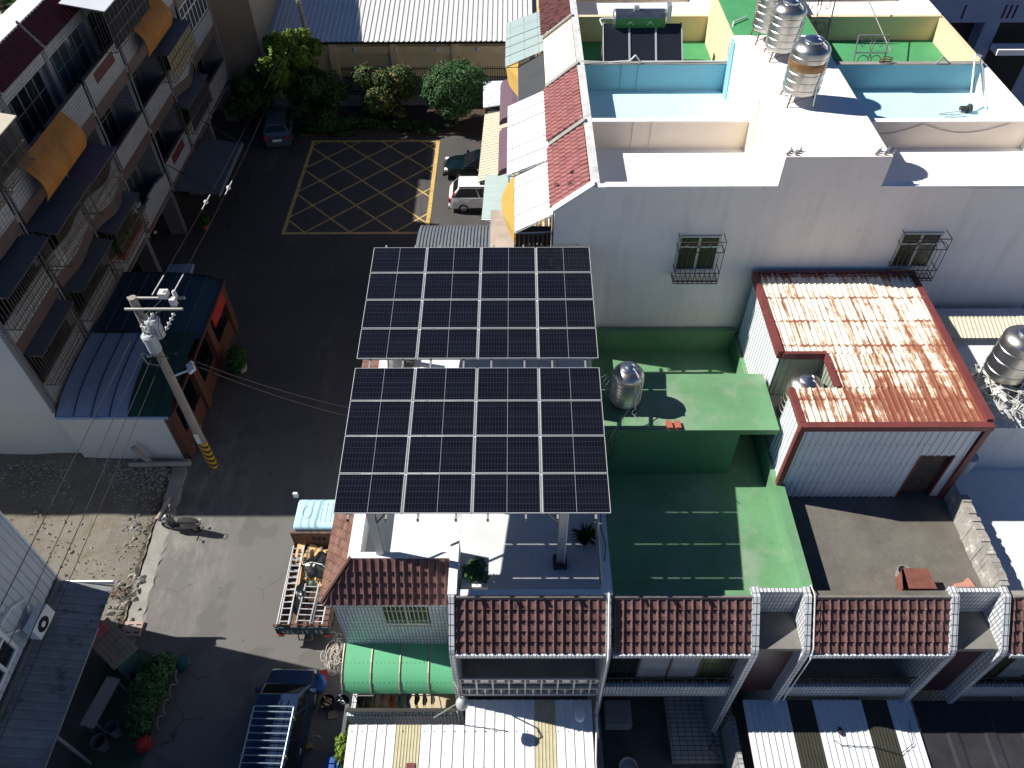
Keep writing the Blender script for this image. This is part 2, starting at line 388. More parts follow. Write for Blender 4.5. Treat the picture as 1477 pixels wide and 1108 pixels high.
def rust_roof():
    m, t, p = _nt('rusted_sheet'); tc = N(t, 'TexCoord').outputs['Object']; s = N(t, 'SeparateXYZ'); L(t, tc, s.inputs[0])
    st = noise(t, tc, 6.5, 7, .74, (1, .055, 1)); bl = noise(t, tc, 2.0, 5, .7)
    # more rust towards the low south edge
    gy = math2(t, 'MULTIPLY', ramp(t, s.outputs[1], 20.5, 14.5), ramp(t, s.outputs[0], 8., 11.5))
    band = math2(t, 'MULTIPLY', math2(t, 'MULTIPLY', math2(t, 'LESS_THAN', math2(t, 'PINGPONG', math2(t, 'ADD', s.outputs[1], .3), .55), .05), ramp(t, noise(t, tc, 6, 2), .35, .6)), .17)
    f = math2(t, 'ADD', math2(t, 'ADD', math2(t, 'MULTIPLY', st, .75), math2(t, 'MULTIPLY', bl, .35)), math2(t, 'ADD', math2(t, 'ADD', math2(t, 'MULTIPLY', gy, .125), math2(t, 'ADD', math2(t, 'MULTIPLY', ramp(t, s.outputs[1], 15.8, 15.2), .035), math2(t, 'MULTIPLY', ramp(t, s.outputs[1], 20.2, 20.7), .12))), band))
    a = ramp(t, f, .615, .7); b = ramp(t, f, .58, .65)
    o = mixc(t, b, (.8, .75, .63), (.5, .28, .16)); o = mixc(t, a, o, (.25, .085, .05))
    L(t, o, p.inputs['Base Color']); p.inputs['Roughness'].default_value = .6
rust_roof()
def solar():
    m, t, p = _nt('solar_cells'); tc = N(t, 'TexCoord').outputs['Object']; s = N(t, 'SeparateXYZ'); L(t, tc, s.inputs[0])
    x, y = s.outputs[0], s.outputs[1]
    lx = math2(t, 'LESS_THAN', math2(t, 'PINGPONG', math2(t, 'ABSOLUTE', x), .0415), .0035)
    ly = math2(t, 'LESS_THAN', math2(t, 'PINGPONG', math2(t, 'ADD', y, 1.0), .0875), .0045)
    cx = math2(t, 'LESS_THAN', math2(t, 'ABSOLUTE', x), .006)
    wn = N(t, 'TexWhiteNoise', noise_dimensions='2D'); sn = N(t, 'Vector_Math' if False else 'VectorMath', operation='SNAP')
    L(t, tc, sn.inputs[0]); sn.inputs[1].default_value = (.83, .175, 1); L(t, sn.outputs[0], wn.inputs[0])
    o = mixc(t, wn.outputs[0], (.0045, .005, .0095), (.008, .009, .016))
    o = mixc(t, math2(t, 'MULTIPLY', math2(t, 'MAXIMUM', lx, ly), .26), o, (.1, .105, .11))
    o = mixc(t, cx, o, (.26, .27, .28))
    L(t, o, p.inputs['Base Color']); p.inputs['Roughness'].default_value = .12; p.inputs['Specular IOR Level'].default_value = .3
solar()
def pole_stripe():
    m, t, p = _nt('hazard_stripes'); tc = N(t, 'TexCoord').outputs['Object']; s = N(t, 'SeparateXYZ'); L(t, tc, s.inputs[0])
    k = math2(t, 'ADD', s.outputs[2], math2(t, 'MULTIPLY', s.outputs[0], .9))
    f = math2(t, 'LESS_THAN', math2(t, 'PINGPONG', k, .16), .075)
    L(t, mixc(t, f, (.62, .38, .03), (.03, .03, .03)), p.inputs['Base Color']); p.inputs['Roughness'].default_value = .6
pole_stripe()
def dirt():
    m, t, p = _nt('dirt'); tc = N(t, 'TexCoord').outputs['Object']
    o = mixc(t, ramp(t, noise(t, tc, .5, 6, .65), .35, .65), (.15, .127, .09), (.19, .178, .155))
    o = mixc(t, ramp(t, noise(t, tc, 1.2, 6, .7), .52, .72), o, (.115, .092, .055))
    o = mixc(t, math2(t, 'MULTIPLY', ramp(t, noise(t, tc, 22, 3), .5, .7), .6), o, (.24, .225, .2))
    L(t, o, p.inputs['Base Color']); p.inputs['Roughness'].default_value = .95
    b = N(t, 'Bump', i_Strength=.7, i_Distance=.04); L(t, noise(t, tc, 12, 6, .7), b.inputs['Height']); L(t, b.outputs[0], p.inputs['Normal'])
dirt()
# ================================================================== GROUND
struct('ground', MB().quad((-400, -120, -.02), (400, -120, -.02), (400, 900, -.02), (-400, 900, -.02)), 'concrete')
struct('road', MB().quad((-24, -12, 0), (3, -12, 0), (3, 53, 0), (-24, 53, 0)), 'asphalt')
# dirt lot: gently uneven sheet
mb = MB(); nx, ny = 44, 40
for j in range(ny + 1):
    for i in range(nx + 1):
        x = -36 + (21.0) * i / nx; y = 12.8 + 8.7 * j / ny
        e = min(1, (nx - i) / 4, j / 2 + .3)
        mb.v.append((x + (.25 * math.sin(y * 2.1) + .1 * math.sin(y * 7) if i == nx else 0), y, .012 + e * (.05 + .05 * math.sin(x * 1.3 + y) + rnd.uniform(0, .035))))
mb.f = [(j * (nx + 1) + i, j * (nx + 1) + i + 1, (j + 1) * (nx + 1) + i + 1, (j + 1) * (nx + 1) + i) for j in range(ny) for i in range(nx)]
struct('dirt_lot', mb, 'dirt')
def rock(mb, p, r):
    a = [(-1, -.7, -.3), (1, -.5, -.4), (.6, .9, -.3), (-.8, .6, -.5), (.1, 0, .8), (-.5, .2, .6)]
    vs = [(p[0] + r * (x + rnd.uniform(-.4, .4)), p[1] + r * (y + rnd.uniform(-.4, .4)), p[2] + r * .7 * (z + rnd.uniform(-.3, .3))) for x, y, z in a]
    mb.add(vs, [(0, 1, 4), (1, 2, 4), (2, 5, 4), (2, 3, 5), (3, 0, 5), (0, 4, 5), (0, 3, 2, 1)])
mb = MB()
for _ in range(2600):
    x = -15.3 - abs(rnd.gauss(0, 5)); y = rnd.uniform(13, 21) if rnd.random() < .35 else 20.9 - abs(rnd.gauss(0, .9))
    if 13 < y < 21.1 and x > -30: rock(mb, (x, y, .1), rnd.uniform(.012, .05) * (1.8 if rnd.random() < .06 else 1))
mat('pebble', (.34, .325, .3), .9, var=.35, scale=6)
struct('gravel', mb, 'pebble', 'loose grey stones and rubble scattered over the dirt lot', 'stuff')
# concrete gutter strip and kerb along the street
mb = MB(); n = 70; vs = []
for k in range(n + 1):
    y = 12.4 + 18.4 * k / n; xa = -14.95 - .05 * max(0, y - 13)
    vs += [(xa + rnd.uniform(-.05, .04), y, .0), (xa + rnd.uniform(-.03, .05), y, .055), (xa + .6 + rnd.uniform(-.06, .06), y, .04), (xa + .68 + rnd.uniform(-.1, .08), y, .002)]
mb.add(vs, [(4 * k + i, 4 * k + i + 1, 4 * k + i + 5, 4 * k + i + 4) for k in range(n) for i in range(3)])
struct('pavement', mb, 'pale_concrete')
mb = MB(); n = 60; vs = []
for k in range(n + 1):
    y = 13.0 + 7.9 * k / n; xa = -15.02 - .05 * (y - 13)
    vs += [(xa - .16 + rnd.uniform(-.14, .1), y, .1), (xa - .05 + rnd.uniform(-.04, .04), y, .06), (xa + rnd.uniform(-.02, .05), y, .1)]
mb.add(vs, [(3 * k + q, 3 * k + q + 1, 3 * k + q + 4, 3 * k + q + 3) for k in range(n) for q in range(2)])
mat('gutter_soil', (.09, .075, .055), .95, var=.4, scale=2.5, stain=((.2, .175, .13), .48, .62, 2.2))
struct('gutter', mb, 'gutter_soil')
# yellow no-parking box
mb = MB(); BX0, BX1, BY0, BY1 = -13.9, -5.35, 37.8, 48.2; z = .004
def strip(a, b, w, z=z):
    a, b = Vector((a[0], a[1], z)), Vector((b[0], b[1], z)); n = (b - a).cross(Vector((0, 0, 1))).normalized() * w / 2
    mb.quad(a - n, b - n, b + n, a + n)
strip((BX0, BY0), (BX1, BY0), .2); strip((BX0, BY1), (BX1, BY1), .2); strip((BX0, BY0 - .1), (BX0, BY1 + .1), .22, z + .0008); strip((BX1, BY0 - .1), (BX1, BY1 + .1), .24, z + .0008)
def clipline(x0, y0, dx, dy):
    ts = []
    for t in ((BX0 - x0) / dx, (BX1 - x0) / dx, (BY0 - y0) / dy, (BY1 - y0) / dy):
        x, y = x0 + dx * t, y0 + dy * t
        if BX0 - .01 <= x <= BX1 + .01 and BY0 - .01 <= y <= BY1 + .01: ts.append(t)
    return min(ts), max(ts)
zz = z + .0016
for i in range(-8, 8):
    for sgn in (1, -1):
        x0 = -13.7; dx, dy = 1., sgn * 1.02; y0 = (45.05 if sgn > 0 else 47.22) + 2.75 * i
        try: a, b = clipline(x0, y0, dx, dy)
        except ValueError: continue
        if b - a > .4: strip((x0 + dx * a, y0 + dy * a), (x0 + dx * b, y0 + dy * b), .1, zz + (.0008 if sgn > 0 else 0))
struct('road_marking', mb, 'road_paint')
struct('front_yard', MB().quad((-15.2, -8, .006), (-12.55, -8, .006), (-12.75, 11.7, .006), (-15.2, 12.6, .006)), 'yard_green')
# drain cover
t = thing('drain_cover', 'pinkish concrete drain cover with slots beside the dirt lot', 'drain cover', (-14.6, 12.95, 0))
obj('slab', MB().box(-14.95, -14.25, 12.65, 13.25, .0, .112), mat('pink_slab', (.42, .3, .27), .9), t)
mb = MB()
for sx in (-14.8, -14.5):
    for sy in (12.78, 13.08): mb.box(sx, sx + .2, sy, sy + .05, .1, .1145)
objs('slot', mb, 'dark_void', t)
# ================================================================== FRONT ROW HOUSES (one per narrow lot)
YF, YB, ZT = 9.3, 20.9, 7.2
def fin(x0, x1, zlo=0., yb=10.55, drop=0):
    """tiled party wall that stands proud of the tile roof and slopes with it"""
    return MB().extr([(x0, 9.12, zlo), (x0, 9.12, 6.62), (x0, 9.2, 6.82), (x0, 10.24, 7.97), (x0, yb, 7.97), (x0, yb, zlo)], (x1 - x0, 0, 0))
def roof_front(root, x0, x1, n, matname='roof_tile_maroon'):
    mb = MB().tiles((x0, 10.3, 7.84), (x1 - x0, 0, 0), (0, -1.06, -1.15), n, 5)
    r = obj('roof', mb, matname, root, sm=50)
    obj('ridge_cap', MB().box(x0, x1, 10.24, 10.298, 7.8, 7.93), 'ridge_grey', r)
    obj('eave', MB().box(x0, x1, 9.1, 9.36, 6.5, 6.66), 'white_tile', r)
    obj('roof_deck', MB().quad((x0, 9.3, 6.62), (x1, 9.3, 6.62), (x1, 10.3, 7.75), (x0, 10.3, 7.75)), 'concrete', r)
def sliding_door(root, x0, x1, y, z0, z1, n, panes=('window_dark',), frame='brown_metal'):
    d = obj('window', MB().box(x0, x1, y - .03, y + .03, z0, z0 + .05).box(x0, x1, y - .03, y + .03, z1 - .05, z1), frame, root)
    fr = MB(); w = (x1 - x0) / n
    for i in range(n + 1): fr.box(x0 + i * w - .03, x0 + i * w + .03, y - .045, y + .032, z0 + .05, z1 - .05)
    obj('frame', fr, frame, d)
    for i in range(n):
        obj('pane', MB().box(x0 + i * w + .03, x0 + (i + 1) * w - .03, y - .012, y + .012, z0 + .05, z1 - .05), panes[i % len(panes)], d)
def balcony(root, x0, x1, iron='dark_metal', scroll=True):
    obj('balcony_slab', MB().box(x0, x1, 9.3, 11.0, 3.12, 3.36), 'concrete', root)
    obj('balcony_parapet', MB().box(x0, x1, 9.26, 9.42, 3.36, 3.98), 'white_tile', root)
    mb = MB(); n = max(4, round((x1 - x0) / .14))
    for i in range(n + 1):
        x = x0 + (x1 - x0) * i / n; mb.tube((x, 9.34, 3.98), (x, 9.34, 4.5), .012, 5)
    mb.tube((x0, 9.34, 4.5), (x1, 9.34, 4.5), .025, 6).tube((x0, 9.34, 4.1), (x1, 9.34, 4.1), .015, 6)
    if scroll:
        k = max(2, round((x1 - x0) / .62))
        for i in range(k):
            c = x0 + (x1 - x0) * (i + .5) / k
            mb.path([(c + .2 * math.cos(a), 9.32, 4.3 + .16 * math.sin(a)) for a in [j * math.pi / 6 for j in range(13)]], .014, 5)
    obj('railing', mb, iron, root)
def recess(root, x0, x1):
    obj('recess_floor', MB().box(x0, x1, 9.28, 10.398, 6.55, 6.72), 'recess_concrete', root)
    obj('recess_wall', MB().box(x0, x1, 10.4, 10.52, 6.72, 7.94), 'white_tile', root)
    obj('recess_panel', MB().box(x0, x1, 9.5, 9.6, 3.1, 6.55), 'maroon_tile', root)

# ---------------- corner house under the solar array
h1 = thing('row_house', 'corner house with hipped maroon tile roof and white terrace under the solar array', 'house', (-1.5, 15, 0), 'joined houses facing the camera')
objs('wall', MB().box(-5.66, -1.92, 11.03, YB - .02, 0, 6.9).box(-1.92, 2.42, 11.03, YB - .02, 0, 7.15), 'white_tile', h1)
objs('front_slab', MB().box(-1.75, 2.44, 10.0, 11.03, 6.5, 7.15), 'concrete', h1)
objs('terrace_floor', MB().box(-1.9, 2.45, 10.5, YB - .05, 7.15, ZT).box(-4.6, -1.9, 11.7, YB - .05, 7.149, ZT - .002), 'terrace_concrete', h1)
pb = MB().box(-1.75, 2.45, 10.3, 10.5, 7.1, 7.9).box(-4.95, -4.6, 11.5, YB, 6.9, 7.9).box(-4.6, -1.95, 11.5, 11.7, 6.9, 7.897).box(2.45, 2.68, 10.3, YB, 7.1, 8.05)
objs('parapet', pb, 'white_render', h1)
obj('pier', MB().box(-1.95, -1.7, 10.302, 12.1, 6.9, 8.0), 'white_render', h1)
roof_front(h1, -1.74, 2.5, 17)
# hipped bay
hipx = lambda t: (.95 * (1 - t)) / 3.85
mb = MB().tiles((-5.75, 11.5, 7.88), (3.85, 0, 0), (0, -.8, -1.2), 16, 4, lo=hipx)
hb = obj('bay_roof', mb, 'roof_tile_maroon', h1, sm=50)
mat('roof_side_brown', (.16, .085, .066), .8, var=.12, scale=2)
# flat interlocking tiles on the street side of the hip
mb = MB(); o = Vector((-4.9, 0, 7.88)); dv = Vector((-.95, 0, -1.2))
nrow, y1 = 7, YB
for r in range(nrow):
    t0, t1 = r / nrow, (r + 1.06) / nrow
    ya = 11.5 - .8 * t0; k = 34; st = (y1 - 10.6) / k
    for i in range(k):
        a = 10.6 + (i + (.5 if r % 2 else 0)) * st; b = a + st - .02
        a = max(a, 11.5 - .8 * min(1, (t0 + t1) / 2)); b = min(b, y1)
        if b - a < .03: continue
        nrm = Vector((-.78, 0, .62)); p0, p1 = o + dv * t0, o + dv * t1
        q = [p0 + Vector((0, a, 0)), p1 + Vector((0, a, 0)) + nrm * .045, p1 + Vector((0, b, 0)) + nrm * .045, p0 + Vector((0, b, 0))]
        mb.quad(*q); mb.quad(q[1], q[1] - nrm * .05, q[2] - nrm * .05, q[2])
mb.quad((-4.9, 11.5, 7.84), (-5.85, 10.7, 6.65), (-5.85, y1, 6.65), (-4.9, y1, 7.84))
obj('side_roof', mb, 'flat_tile_brown', h1)
obj('hip_cap', MB().tube((-4.86, 11.54, 7.9), (-5.82, 10.7, 6.72), .06, 6), 'roof_side_brown', hb)
obj('bay_eave', MB().box(-5.8, -1.92, 10.7, 11.03, 6.45, 6.62), 'white_tile', h1)
# bay window with pale iron grille
w = obj('window', MB().box(-4.15, -2.75, 11.0, 11.029, 4.7, 6.1), 'olive_pane', h1)
mb = MB()
for i in range(11): x = -4.12 + i * .134; mb.tube((x, 10.9, 4.72), (x, 10.9, 6.08), .016, 5)
for z in (4.72, 5.1, 5.75, 6.08): mb.tube((-4.15, 10.9, z), (-2.75, 10.9, z), .018, 5)
for x in (-4.15, -2.75):
    for z in (4.72, 6.08): mb.tube((x, 10.9, z), (x, 11.02, z), .018, 5)
obj('grille', mb, mat('pale_olive_metal', (.5, .52, .4), .5), w)
obj('frame', MB().box(-4.2, -2.7, 10.985, 11.0, 4.62, 4.7).box(-4.2, -2.7, 10.985, 11.0, 6.1, 6.16).box(-3.47, -3.43, 10.985, 11.0, 4.7, 6.1), 'white_metal', w)
obj('party_wall', fin(-1.92, -1.75, 0, 11.03), 'white_tile', h1)
obj('party_wall', fin(2.5, 2.66, 0, 11.0), 'white_tile', h1)
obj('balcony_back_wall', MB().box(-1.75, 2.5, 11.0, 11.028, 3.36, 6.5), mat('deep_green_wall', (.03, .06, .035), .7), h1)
sliding_door(h1, -1.2, 2.0, 10.97, 3.4, 5.7, 3)
obj('balcony_slab', MB().box(-1.75, 2.5, 9.3, 11.0, 3.12, 3.36), 'concrete', h1)
mb = MB(); x0, x1 = -1.75, 2.5
for z in (3.36, 3.82): mb.box(x0, x1, 9.24, 9.34, z, z + .05)
for z in (4.26, 4.5): mb.box(x0, x1, 9.26, 9.32, z, z + .04)
for i in range(18):
    x = x0 + (x1 - x0) * i / 17; mb.box(x - .02, x + .02, 9.25, 9.33, 3.41, 3.82)
    if i % 2 == 0: mb.box(x - .025, x + .025, 9.25, 9.33, 3.87, 4.5)
    else: mb.box(x - .12, x + .12, 9.27, 9.3, 3.58, 3.61); mb.box(x - .12, x + .12, 9.27, 9.3, 4.3, 4.5)
obj('railing', mb, mat('pale_rail', (.72, .66, .6), .7), h1)
# stair head on the roof, seen in the slot between the two halves of the array
obj('stair_head', MB().box(-2.4, 2.44, 13.9, 18.9, ZT, 9.2), 'white_render', h1)
obj('stair_head_door', MB().box(-.4, .5, 13.86, 13.898, ZT, 9.0), 'steel_grey', h1)
# ---------------- green-roofed house
h2 = thing('row_house', 'house with green painted roof terrace and green stair block', 'house', (5.4, 15, 0), 'joined houses facing the camera')
objs('wall', MB().box(2.69, 8.24, 11.03, YB - .02, 0, 7.14), 'white_tile', h2)
objs('front_slab', MB().box(2.69, 6.6, 10.0, 11.03, 6.5, 7.14).box(6.6, 8.08, 10.52, 11.03, 6.5, 7.14), 'concrete', h2)
objs('terrace_floor', MB().box(2.69, 8.06, 10.5, 20.7, 7.14, ZT), 'green_paint', h2)
objs('parapet', MB().box(2.69, 6.6, 10.3, 10.5, 7.1, 7.84).box(6.8, 8.06, 10.523, 10.6, 7.1, 7.84).box(8.06, 8.36, 10.56, YB, 7.1, 7.93).box(2.69, 8.06, 20.7, YB, 7.1, 8.2), 'green_paint', h2)
sb = MB().box(2.69, 8.06, 15.0, 17.36, 9.25, 9.45).box(2.69, 6.9, 15.0, 15.15, ZT, 9.25).box(2.69, 8.06, 17.2, 17.357, ZT, 9.25).box(6.75, 6.9, 15.15, 17.2, ZT, 9.25)
obj('stair_block', sb, 'green_wall', h2)
obj('stair_block_roof', MB().box(2.7, 8.06, 15.0, 17.36, 9.453, 9.47), 'green_paint', h2)
roof_front(h2, 2.72, 6.6, 16)
obj('party_wall', fin(6.6, 6.8), 'white_tile', h2)
obj('party_wall', fin(8.06, 8.24), 'white_tile', h2)
recess(h2, 6.8, 8.06)
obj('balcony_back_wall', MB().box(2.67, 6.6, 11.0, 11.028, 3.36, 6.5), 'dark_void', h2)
sliding_door(h2, 2.75, 6.5, 9.58, 3.5, 6.3, 4, ('window_dark', 'curtain_pane', 'curtain_pane', 'olive_pane'), mat('bronze_frame', (.08, .06, .05), .5))
balcony(h2, 2.67, 6.6)
# ---------------- dark concrete roof
h3 = thing('row_house', 'house with bare dark concrete roof terrace carrying the rusty shed', 'house', (11, 15, 0), 'joined houses facing the camera')
objs('wall', MB().box(8.26, 13.78, 11.03, YB - .02, 0, 7.13), 'white_tile', h3)
objs('front_slab', MB().box(8.26, 12.15, 10.0, 11.03, 6.5, 7.13).box(12.15, 13.6, 10.52, 11.03, 6.5, 7.13), 'concrete', h3)
objs('terrace_floor', MB().box(8.38, 13.6, 10.5, YB - .05, 7.13, ZT - .01), 'dark_concrete', h3)
mb = MB().box(8.38, 12.15, 10.3, 10.5, 7.1, 7.82).box(12.35, 13.6, 10.523, 10.62, 7.1, 7.82)
objs('front_parapet', mb, 'dark_concrete', h3)
mb = MB(); k = 22
for i in range(k):   # ragged crumbling side parapet
    y0, y1 = 10.56 + i * .138, 10.56 + (i + 1) * .138
    mb.box(13.6 + rnd.uniform(-.02, .02), 13.86 + rnd.uniform(-.02, .02), y0, y1, 7.1, 8.05 + rnd.uniform(-.035, .035))
mb.box(13.63, 13.83, 13.6, YB, 7.1, 7.75)
obj('side_parapet', mb, 'crumbled_render', h3)
roof_front(h3, 8.27, 12.15, 16)
obj('party_wall', fin(12.15, 12.35), 'white_tile', h3)
obj('party_wall', fin(13.6, 13.78), 'white_tile', h3)
recess(h3, 12.35, 13.6)
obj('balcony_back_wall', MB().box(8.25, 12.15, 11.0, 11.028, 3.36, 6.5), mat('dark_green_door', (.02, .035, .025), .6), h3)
sliding_door(h3, 8.6, 11.0, 10.95, 3.4, 5.9, 3)
balcony(h3, 8.25, 12.15)
# ---------------- bluish white roof at the frame edge
h4 = thing('row_house', 'house with worn white roof terrace at the right edge beyond the crumbling parapet', 'house', (17, 15, 0), 'joined houses facing the camera')
objs('wall', MB().box(13.88, 20.2, 11.03, YB - .02, 0, 7.12), 'white_tile', h4)
objs('front_slab', MB().box(13.8, 17.6, 10.0, 11.03, 6.5, 7.12).box(17.6, 20.2, 10.52, 11.03, 6.5, 7.12), 'concrete', h4)
mat('worn_white_wall', (.66, .66, .66), .85, var=.1, scale=.6, streak=((.33, .3, .27), .55, .8, 1.1))
mat('worn_white_floor', (.72, .72, .72), .8, var=.1, scale=.7, stain=((.3, .28, .26), .6, .72, .7))
objs('terrace_floor', MB().box(13.88, 20.2, 10.5, 20.7, 7.12, ZT - .03).box(13.88, 20.2, 10.501, 15.2, 7.13, ZT), 'worn_white_floor', h4)
obj('stair_block', MB().box(14.35, 20.2, 15.2, 20.7, ZT - .02, 9.3), 'worn_white_wall', h4)
objs('parapet', MB().box(13.88, 20.2, 10.3, 10.5, 7.1, 7.82).box(13.9, 20.2, 20.72, 20.9, 7.1, 8.2), 'pale_concrete', h4)
obj('rear_canopy', MB().corr((14.0, 19.75, 9.8), (5.2, 0, 0), (0, -.85, -.22), .14, .025), 'beige_sheet', h4)
roof_front(h4, 13.9, 17.6, 15)
obj('party_wall', fin(17.6, 17.8), 'white_tile', h4)
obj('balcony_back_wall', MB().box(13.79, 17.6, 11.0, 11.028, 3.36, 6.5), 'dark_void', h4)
sliding_door(h4, 13.95, 17.4, 9.58, 3.5, 6.3, 4, ('olive_pane', 'curtain_pane'))
balcony(h4, 13.79, 17.6)
# ground floor doors in the open court
sliding_door(h2, 3.0, 4.9, 10.98, .4, 2.5, 3)
obj('court_step', MB().box(5.2, 7.5, 8.2, 10.9, 0, .28), 'left_white_tile', h2)
obj('ground_door', MB().box(5.6, 7.4, 10.98, 11.02, .28, 2.5), 'maroon_trim', h2)
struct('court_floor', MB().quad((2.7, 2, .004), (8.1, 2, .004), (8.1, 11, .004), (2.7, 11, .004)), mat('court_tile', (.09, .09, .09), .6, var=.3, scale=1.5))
# downpipe on the seam of two tile roofs
solo('downpipe', MB().path([(2.57, 10.45, 8.1), (2.57, 10.2, 8.02), (2.57, 9.22, 6.95), (2.57, 9.05, 6.6), (2.57, 9.05, 3.2), (2.5, 9.05, 2.6)], .035, 8), 'wire_white', 'pale pipe running down the tile roof beside the green terrace', 'pipe')
solo('downpipe', MB().path([(8.3, 10.6, 7.96), (8.31, 10.25, 8.02), (8.31, 9.2, 6.9), (8.31, 9.08, 6.5), (8.31, 9.08, 3.4)], .02, 6), 'wire_white', 'thin white pipe down the tile roof beside the dark concrete terrace', 'pipe')
# ================================================================== SOLAR ARRAY
AX0, AX1 = -4.73, 2.42
HALF = [((11.0, 11.05), (15.66, 11.57)), ((16.02, 11.60), (20.74, 12.05))]
PW, PG = (AX1 - AX0 - 3 * .05) / 4, .05
ORD = ['leftmost', 'second from left', 'second from right', 'rightmost']
ROWN = ['row nearest the camera', 'second row from the camera', 'third row from the camera', 'row farthest from the camera']
first = None
for h, ((ya, za), (yb, zb)) in enumerate(HALF):
    ln = math.hypot(yb - ya, zb - za); ang = math.atan2(zb - za, yb - ya); PH = (ln - 3 * .03) / 4
    for r in range(4):
        for c in range(4):
            s = (r * (PH + .03) + PH / 2) / ln; loc = (AX0 + PW / 2 + c * (PW + PG), ya + (yb - ya) * s, za + (zb - za) * s)
            lab = 'black solar panel: %s array half, %s, %s' % (('near', 'far')[h], ROWN[r], ORD[c])
            if first is None:
                first = thing('solar_module', lab, 'solar panel', loc, 'solar panels on the roof rack'); first.rotation_euler = (ang, 0, 0)
                a, b = PW / 2, PH / 2
                obj('cell_sheet', MB().box(-a + .014, a - .014, -b + .011, b - .011, -.03, -.004), 'solar_cells', first, local=True)
                fr = MB().box(-a, a, -b, -b + .011, -.04, 0).box(-a, a, b - .011, b, -.04, 0).box(-a, -a + .014, -b + .011, b - .011, -.04, 0).box(a - .014, a, -b + .011, b - .011, -.04, 0)
                obj('frame', fr, 'aluminium', first, local=True)
            else:
                p = dup(first, loc, lab); p.rotation_euler = (ang, 0, 0)
t = thing('solar_rack', 'grey steel frame on posts carrying the solar panels above the white terrace', 'rack', (-1, 15, 7.2))
def az(y):
    (ya, za), (yb, zb) = HALF[0] if y < 15.84 else HALF[1]
    return za + (zb - za) * (y - ya) / (yb - ya)
for c in range(4):
    for q in (.22, .78):
        x = AX0 + c * (PW + PG) + PW * q
        y0, y1 = 10.86, 20.9
        mb = MB().extr([(x - .025, y0, az(y0) - .13), (x + .025, y0, az(y0) - .13), (x + .025, y0, az(y0) - .045), (x - .025, y0, az(y0) - .045)], (0, y1 - y0, az(y1) - az(y0)))
        obj('rail', mb, 'galvanised', t)
        obj('rail_cap', MB().box(x - .03, x + .03, y0 - .03, y0 - .002, az(y0) - .135, az(y0) - .04), 'black_plastic', t)
# bright seam strips and clamps under the gaps between panel columns
mb = MB()
for c in range(3):
    x = AX0 + (c + 1) * PW + c * PG + PG / 2
    for (ya, za), (yb, zb) in HALF:
        mb.extr([(x - .035, ya, za - .052), (x + .035, ya, za - .052), (x + .035, ya, za - .044), (x - .035, ya, za - .044)], (0, yb - ya, zb - za))
obj('seam_strip', mb, 'white_metal', t)
for y in (11.7, 15.4, 16.3, 20.1):
    obj('cross_beam', MB().box(AX0 + .15, AX1 - .1, y - .06, y + .06, az(y) - .32, az(y) - .135), 'steel_grey', t)
for x in (-4.0, 1.28):
    for y in (11.7, 15.84, 20.1):
        zt = az(y) - .32; zb_ = ZT if y < 13 or y > 19 else ZT
        mb = MB().box(x - .11, x + .11, y - .1, y - .085, zb_, zt).box(x - .11, x + .11, y + .085, y + .1, zb_, zt).box(x - .012, x + .012, y - .085, y + .085, zb_, zt)
        obj('post', mb, 'steel_grey', t)
        obj('post_base', MB().box(x - .2, x + .2, y - .2, y + .2, ZT, ZT + .22), mat('dark_block', (.05, .05, .05), .8), t)
for x, dx in ((-4.0, .95), (1.28, -.95)):
    for y in (11.7, 15.84):
        obj('brace', MB().tube((x, y, 9.3), (x + dx, y, az(y) - .34), .035, 6), 'galvanised', t)
        obj('brace', MB().tube((x, y + .06, 9.2), (x, y + 1.5, az(y + 1.5) - .2), .035, 6), 'galvanised', t)
mb = MB().path([(1.4, 11.58, 7.4), (1.4, 11.58, az(11.6) - .35)], .018, 6)
obj('conduit', mb, 'wire_white', t)
solo('pipe', MB().path([(2.36, 10.6, 8.02), (2.36, 12.9, 8.12), (2.1, 13.2, 8.15), (1.4, 13.2, 8.15)], .03, 8), 'galvanised', 'grey pipe bent along the right parapet of the white terrace', 'pipe')
solo('cable', MB().path([(2.52, 11.3, 8.08), (2.6, 11.8, 8.09), (2.5, 12.4, 8.09), (2.56, 13.4, 8.09), (2.5, 14.6, 8.1)], .014, 5), 'wire_black', 'black cable lying along the top of the terrace parapet', 'cable')
# plants on the white terrace
rg = random.Random(3)
t = thing('potted_shrub', 'bushy green shrub in a white planter in the corner of the white terrace', 'plant', (-1.2, 11.3, ZT))
obj('planter', MB().box(-1.6, -.85, 10.72, 11.1, ZT, ZT + .42).box(-1.55, -.9, 10.77, 11.05, ZT + .42, ZT + .425), 'white_render', t)
obj('foliage', MB().leaves([((-1.3, 11.15, 7.75), (.3, .3, .26)), ((-1.1, 11.3, 7.85), (.22, .24, .2)), ((-1.0, 11.0, 7.7), (.2, .2, .18))], 1500, .05, rg), 'leaf_round', t)
obj('stem', MB().tube((-1.25, 11.0, ZT + .3), (-1.2, 11.15, 7.7), .03, 6), 'bark', t)
t = thing('potted_plant', 'spiky dark plant with thin leaves beside the right parapet of the white terrace', 'plant', (2.05, 12.5, ZT))
obj('pot', MB().lathe((2.05, 12.5, ZT), [(0, 0), (.16, 0), (.21, .3), (.18, .3), (.17, .26), (0, .26)], 16), 'dark_metal', t, sm=True)
mb = MB()
for i in range(110):
    a = rg.random() * 6.28; e = rg.uniform(.1, 1.4); l = rg.uniform(.3, .6); d = Vector((math.cos(a) * math.cos(e), math.sin(a) * math.cos(e), math.sin(e)))
    s_ = d.cross(Vector((0, 0, 1))).normalized() * .012; p = Vector((2.05, 12.5, ZT + .3))
    mb.add([p - s_, p + s_, p + d * l * .6 + s_, p + d * l - Vector((0, 0, .12)), p + d * l * .6 - s_], [(0, 1, 2, 3, 4)])
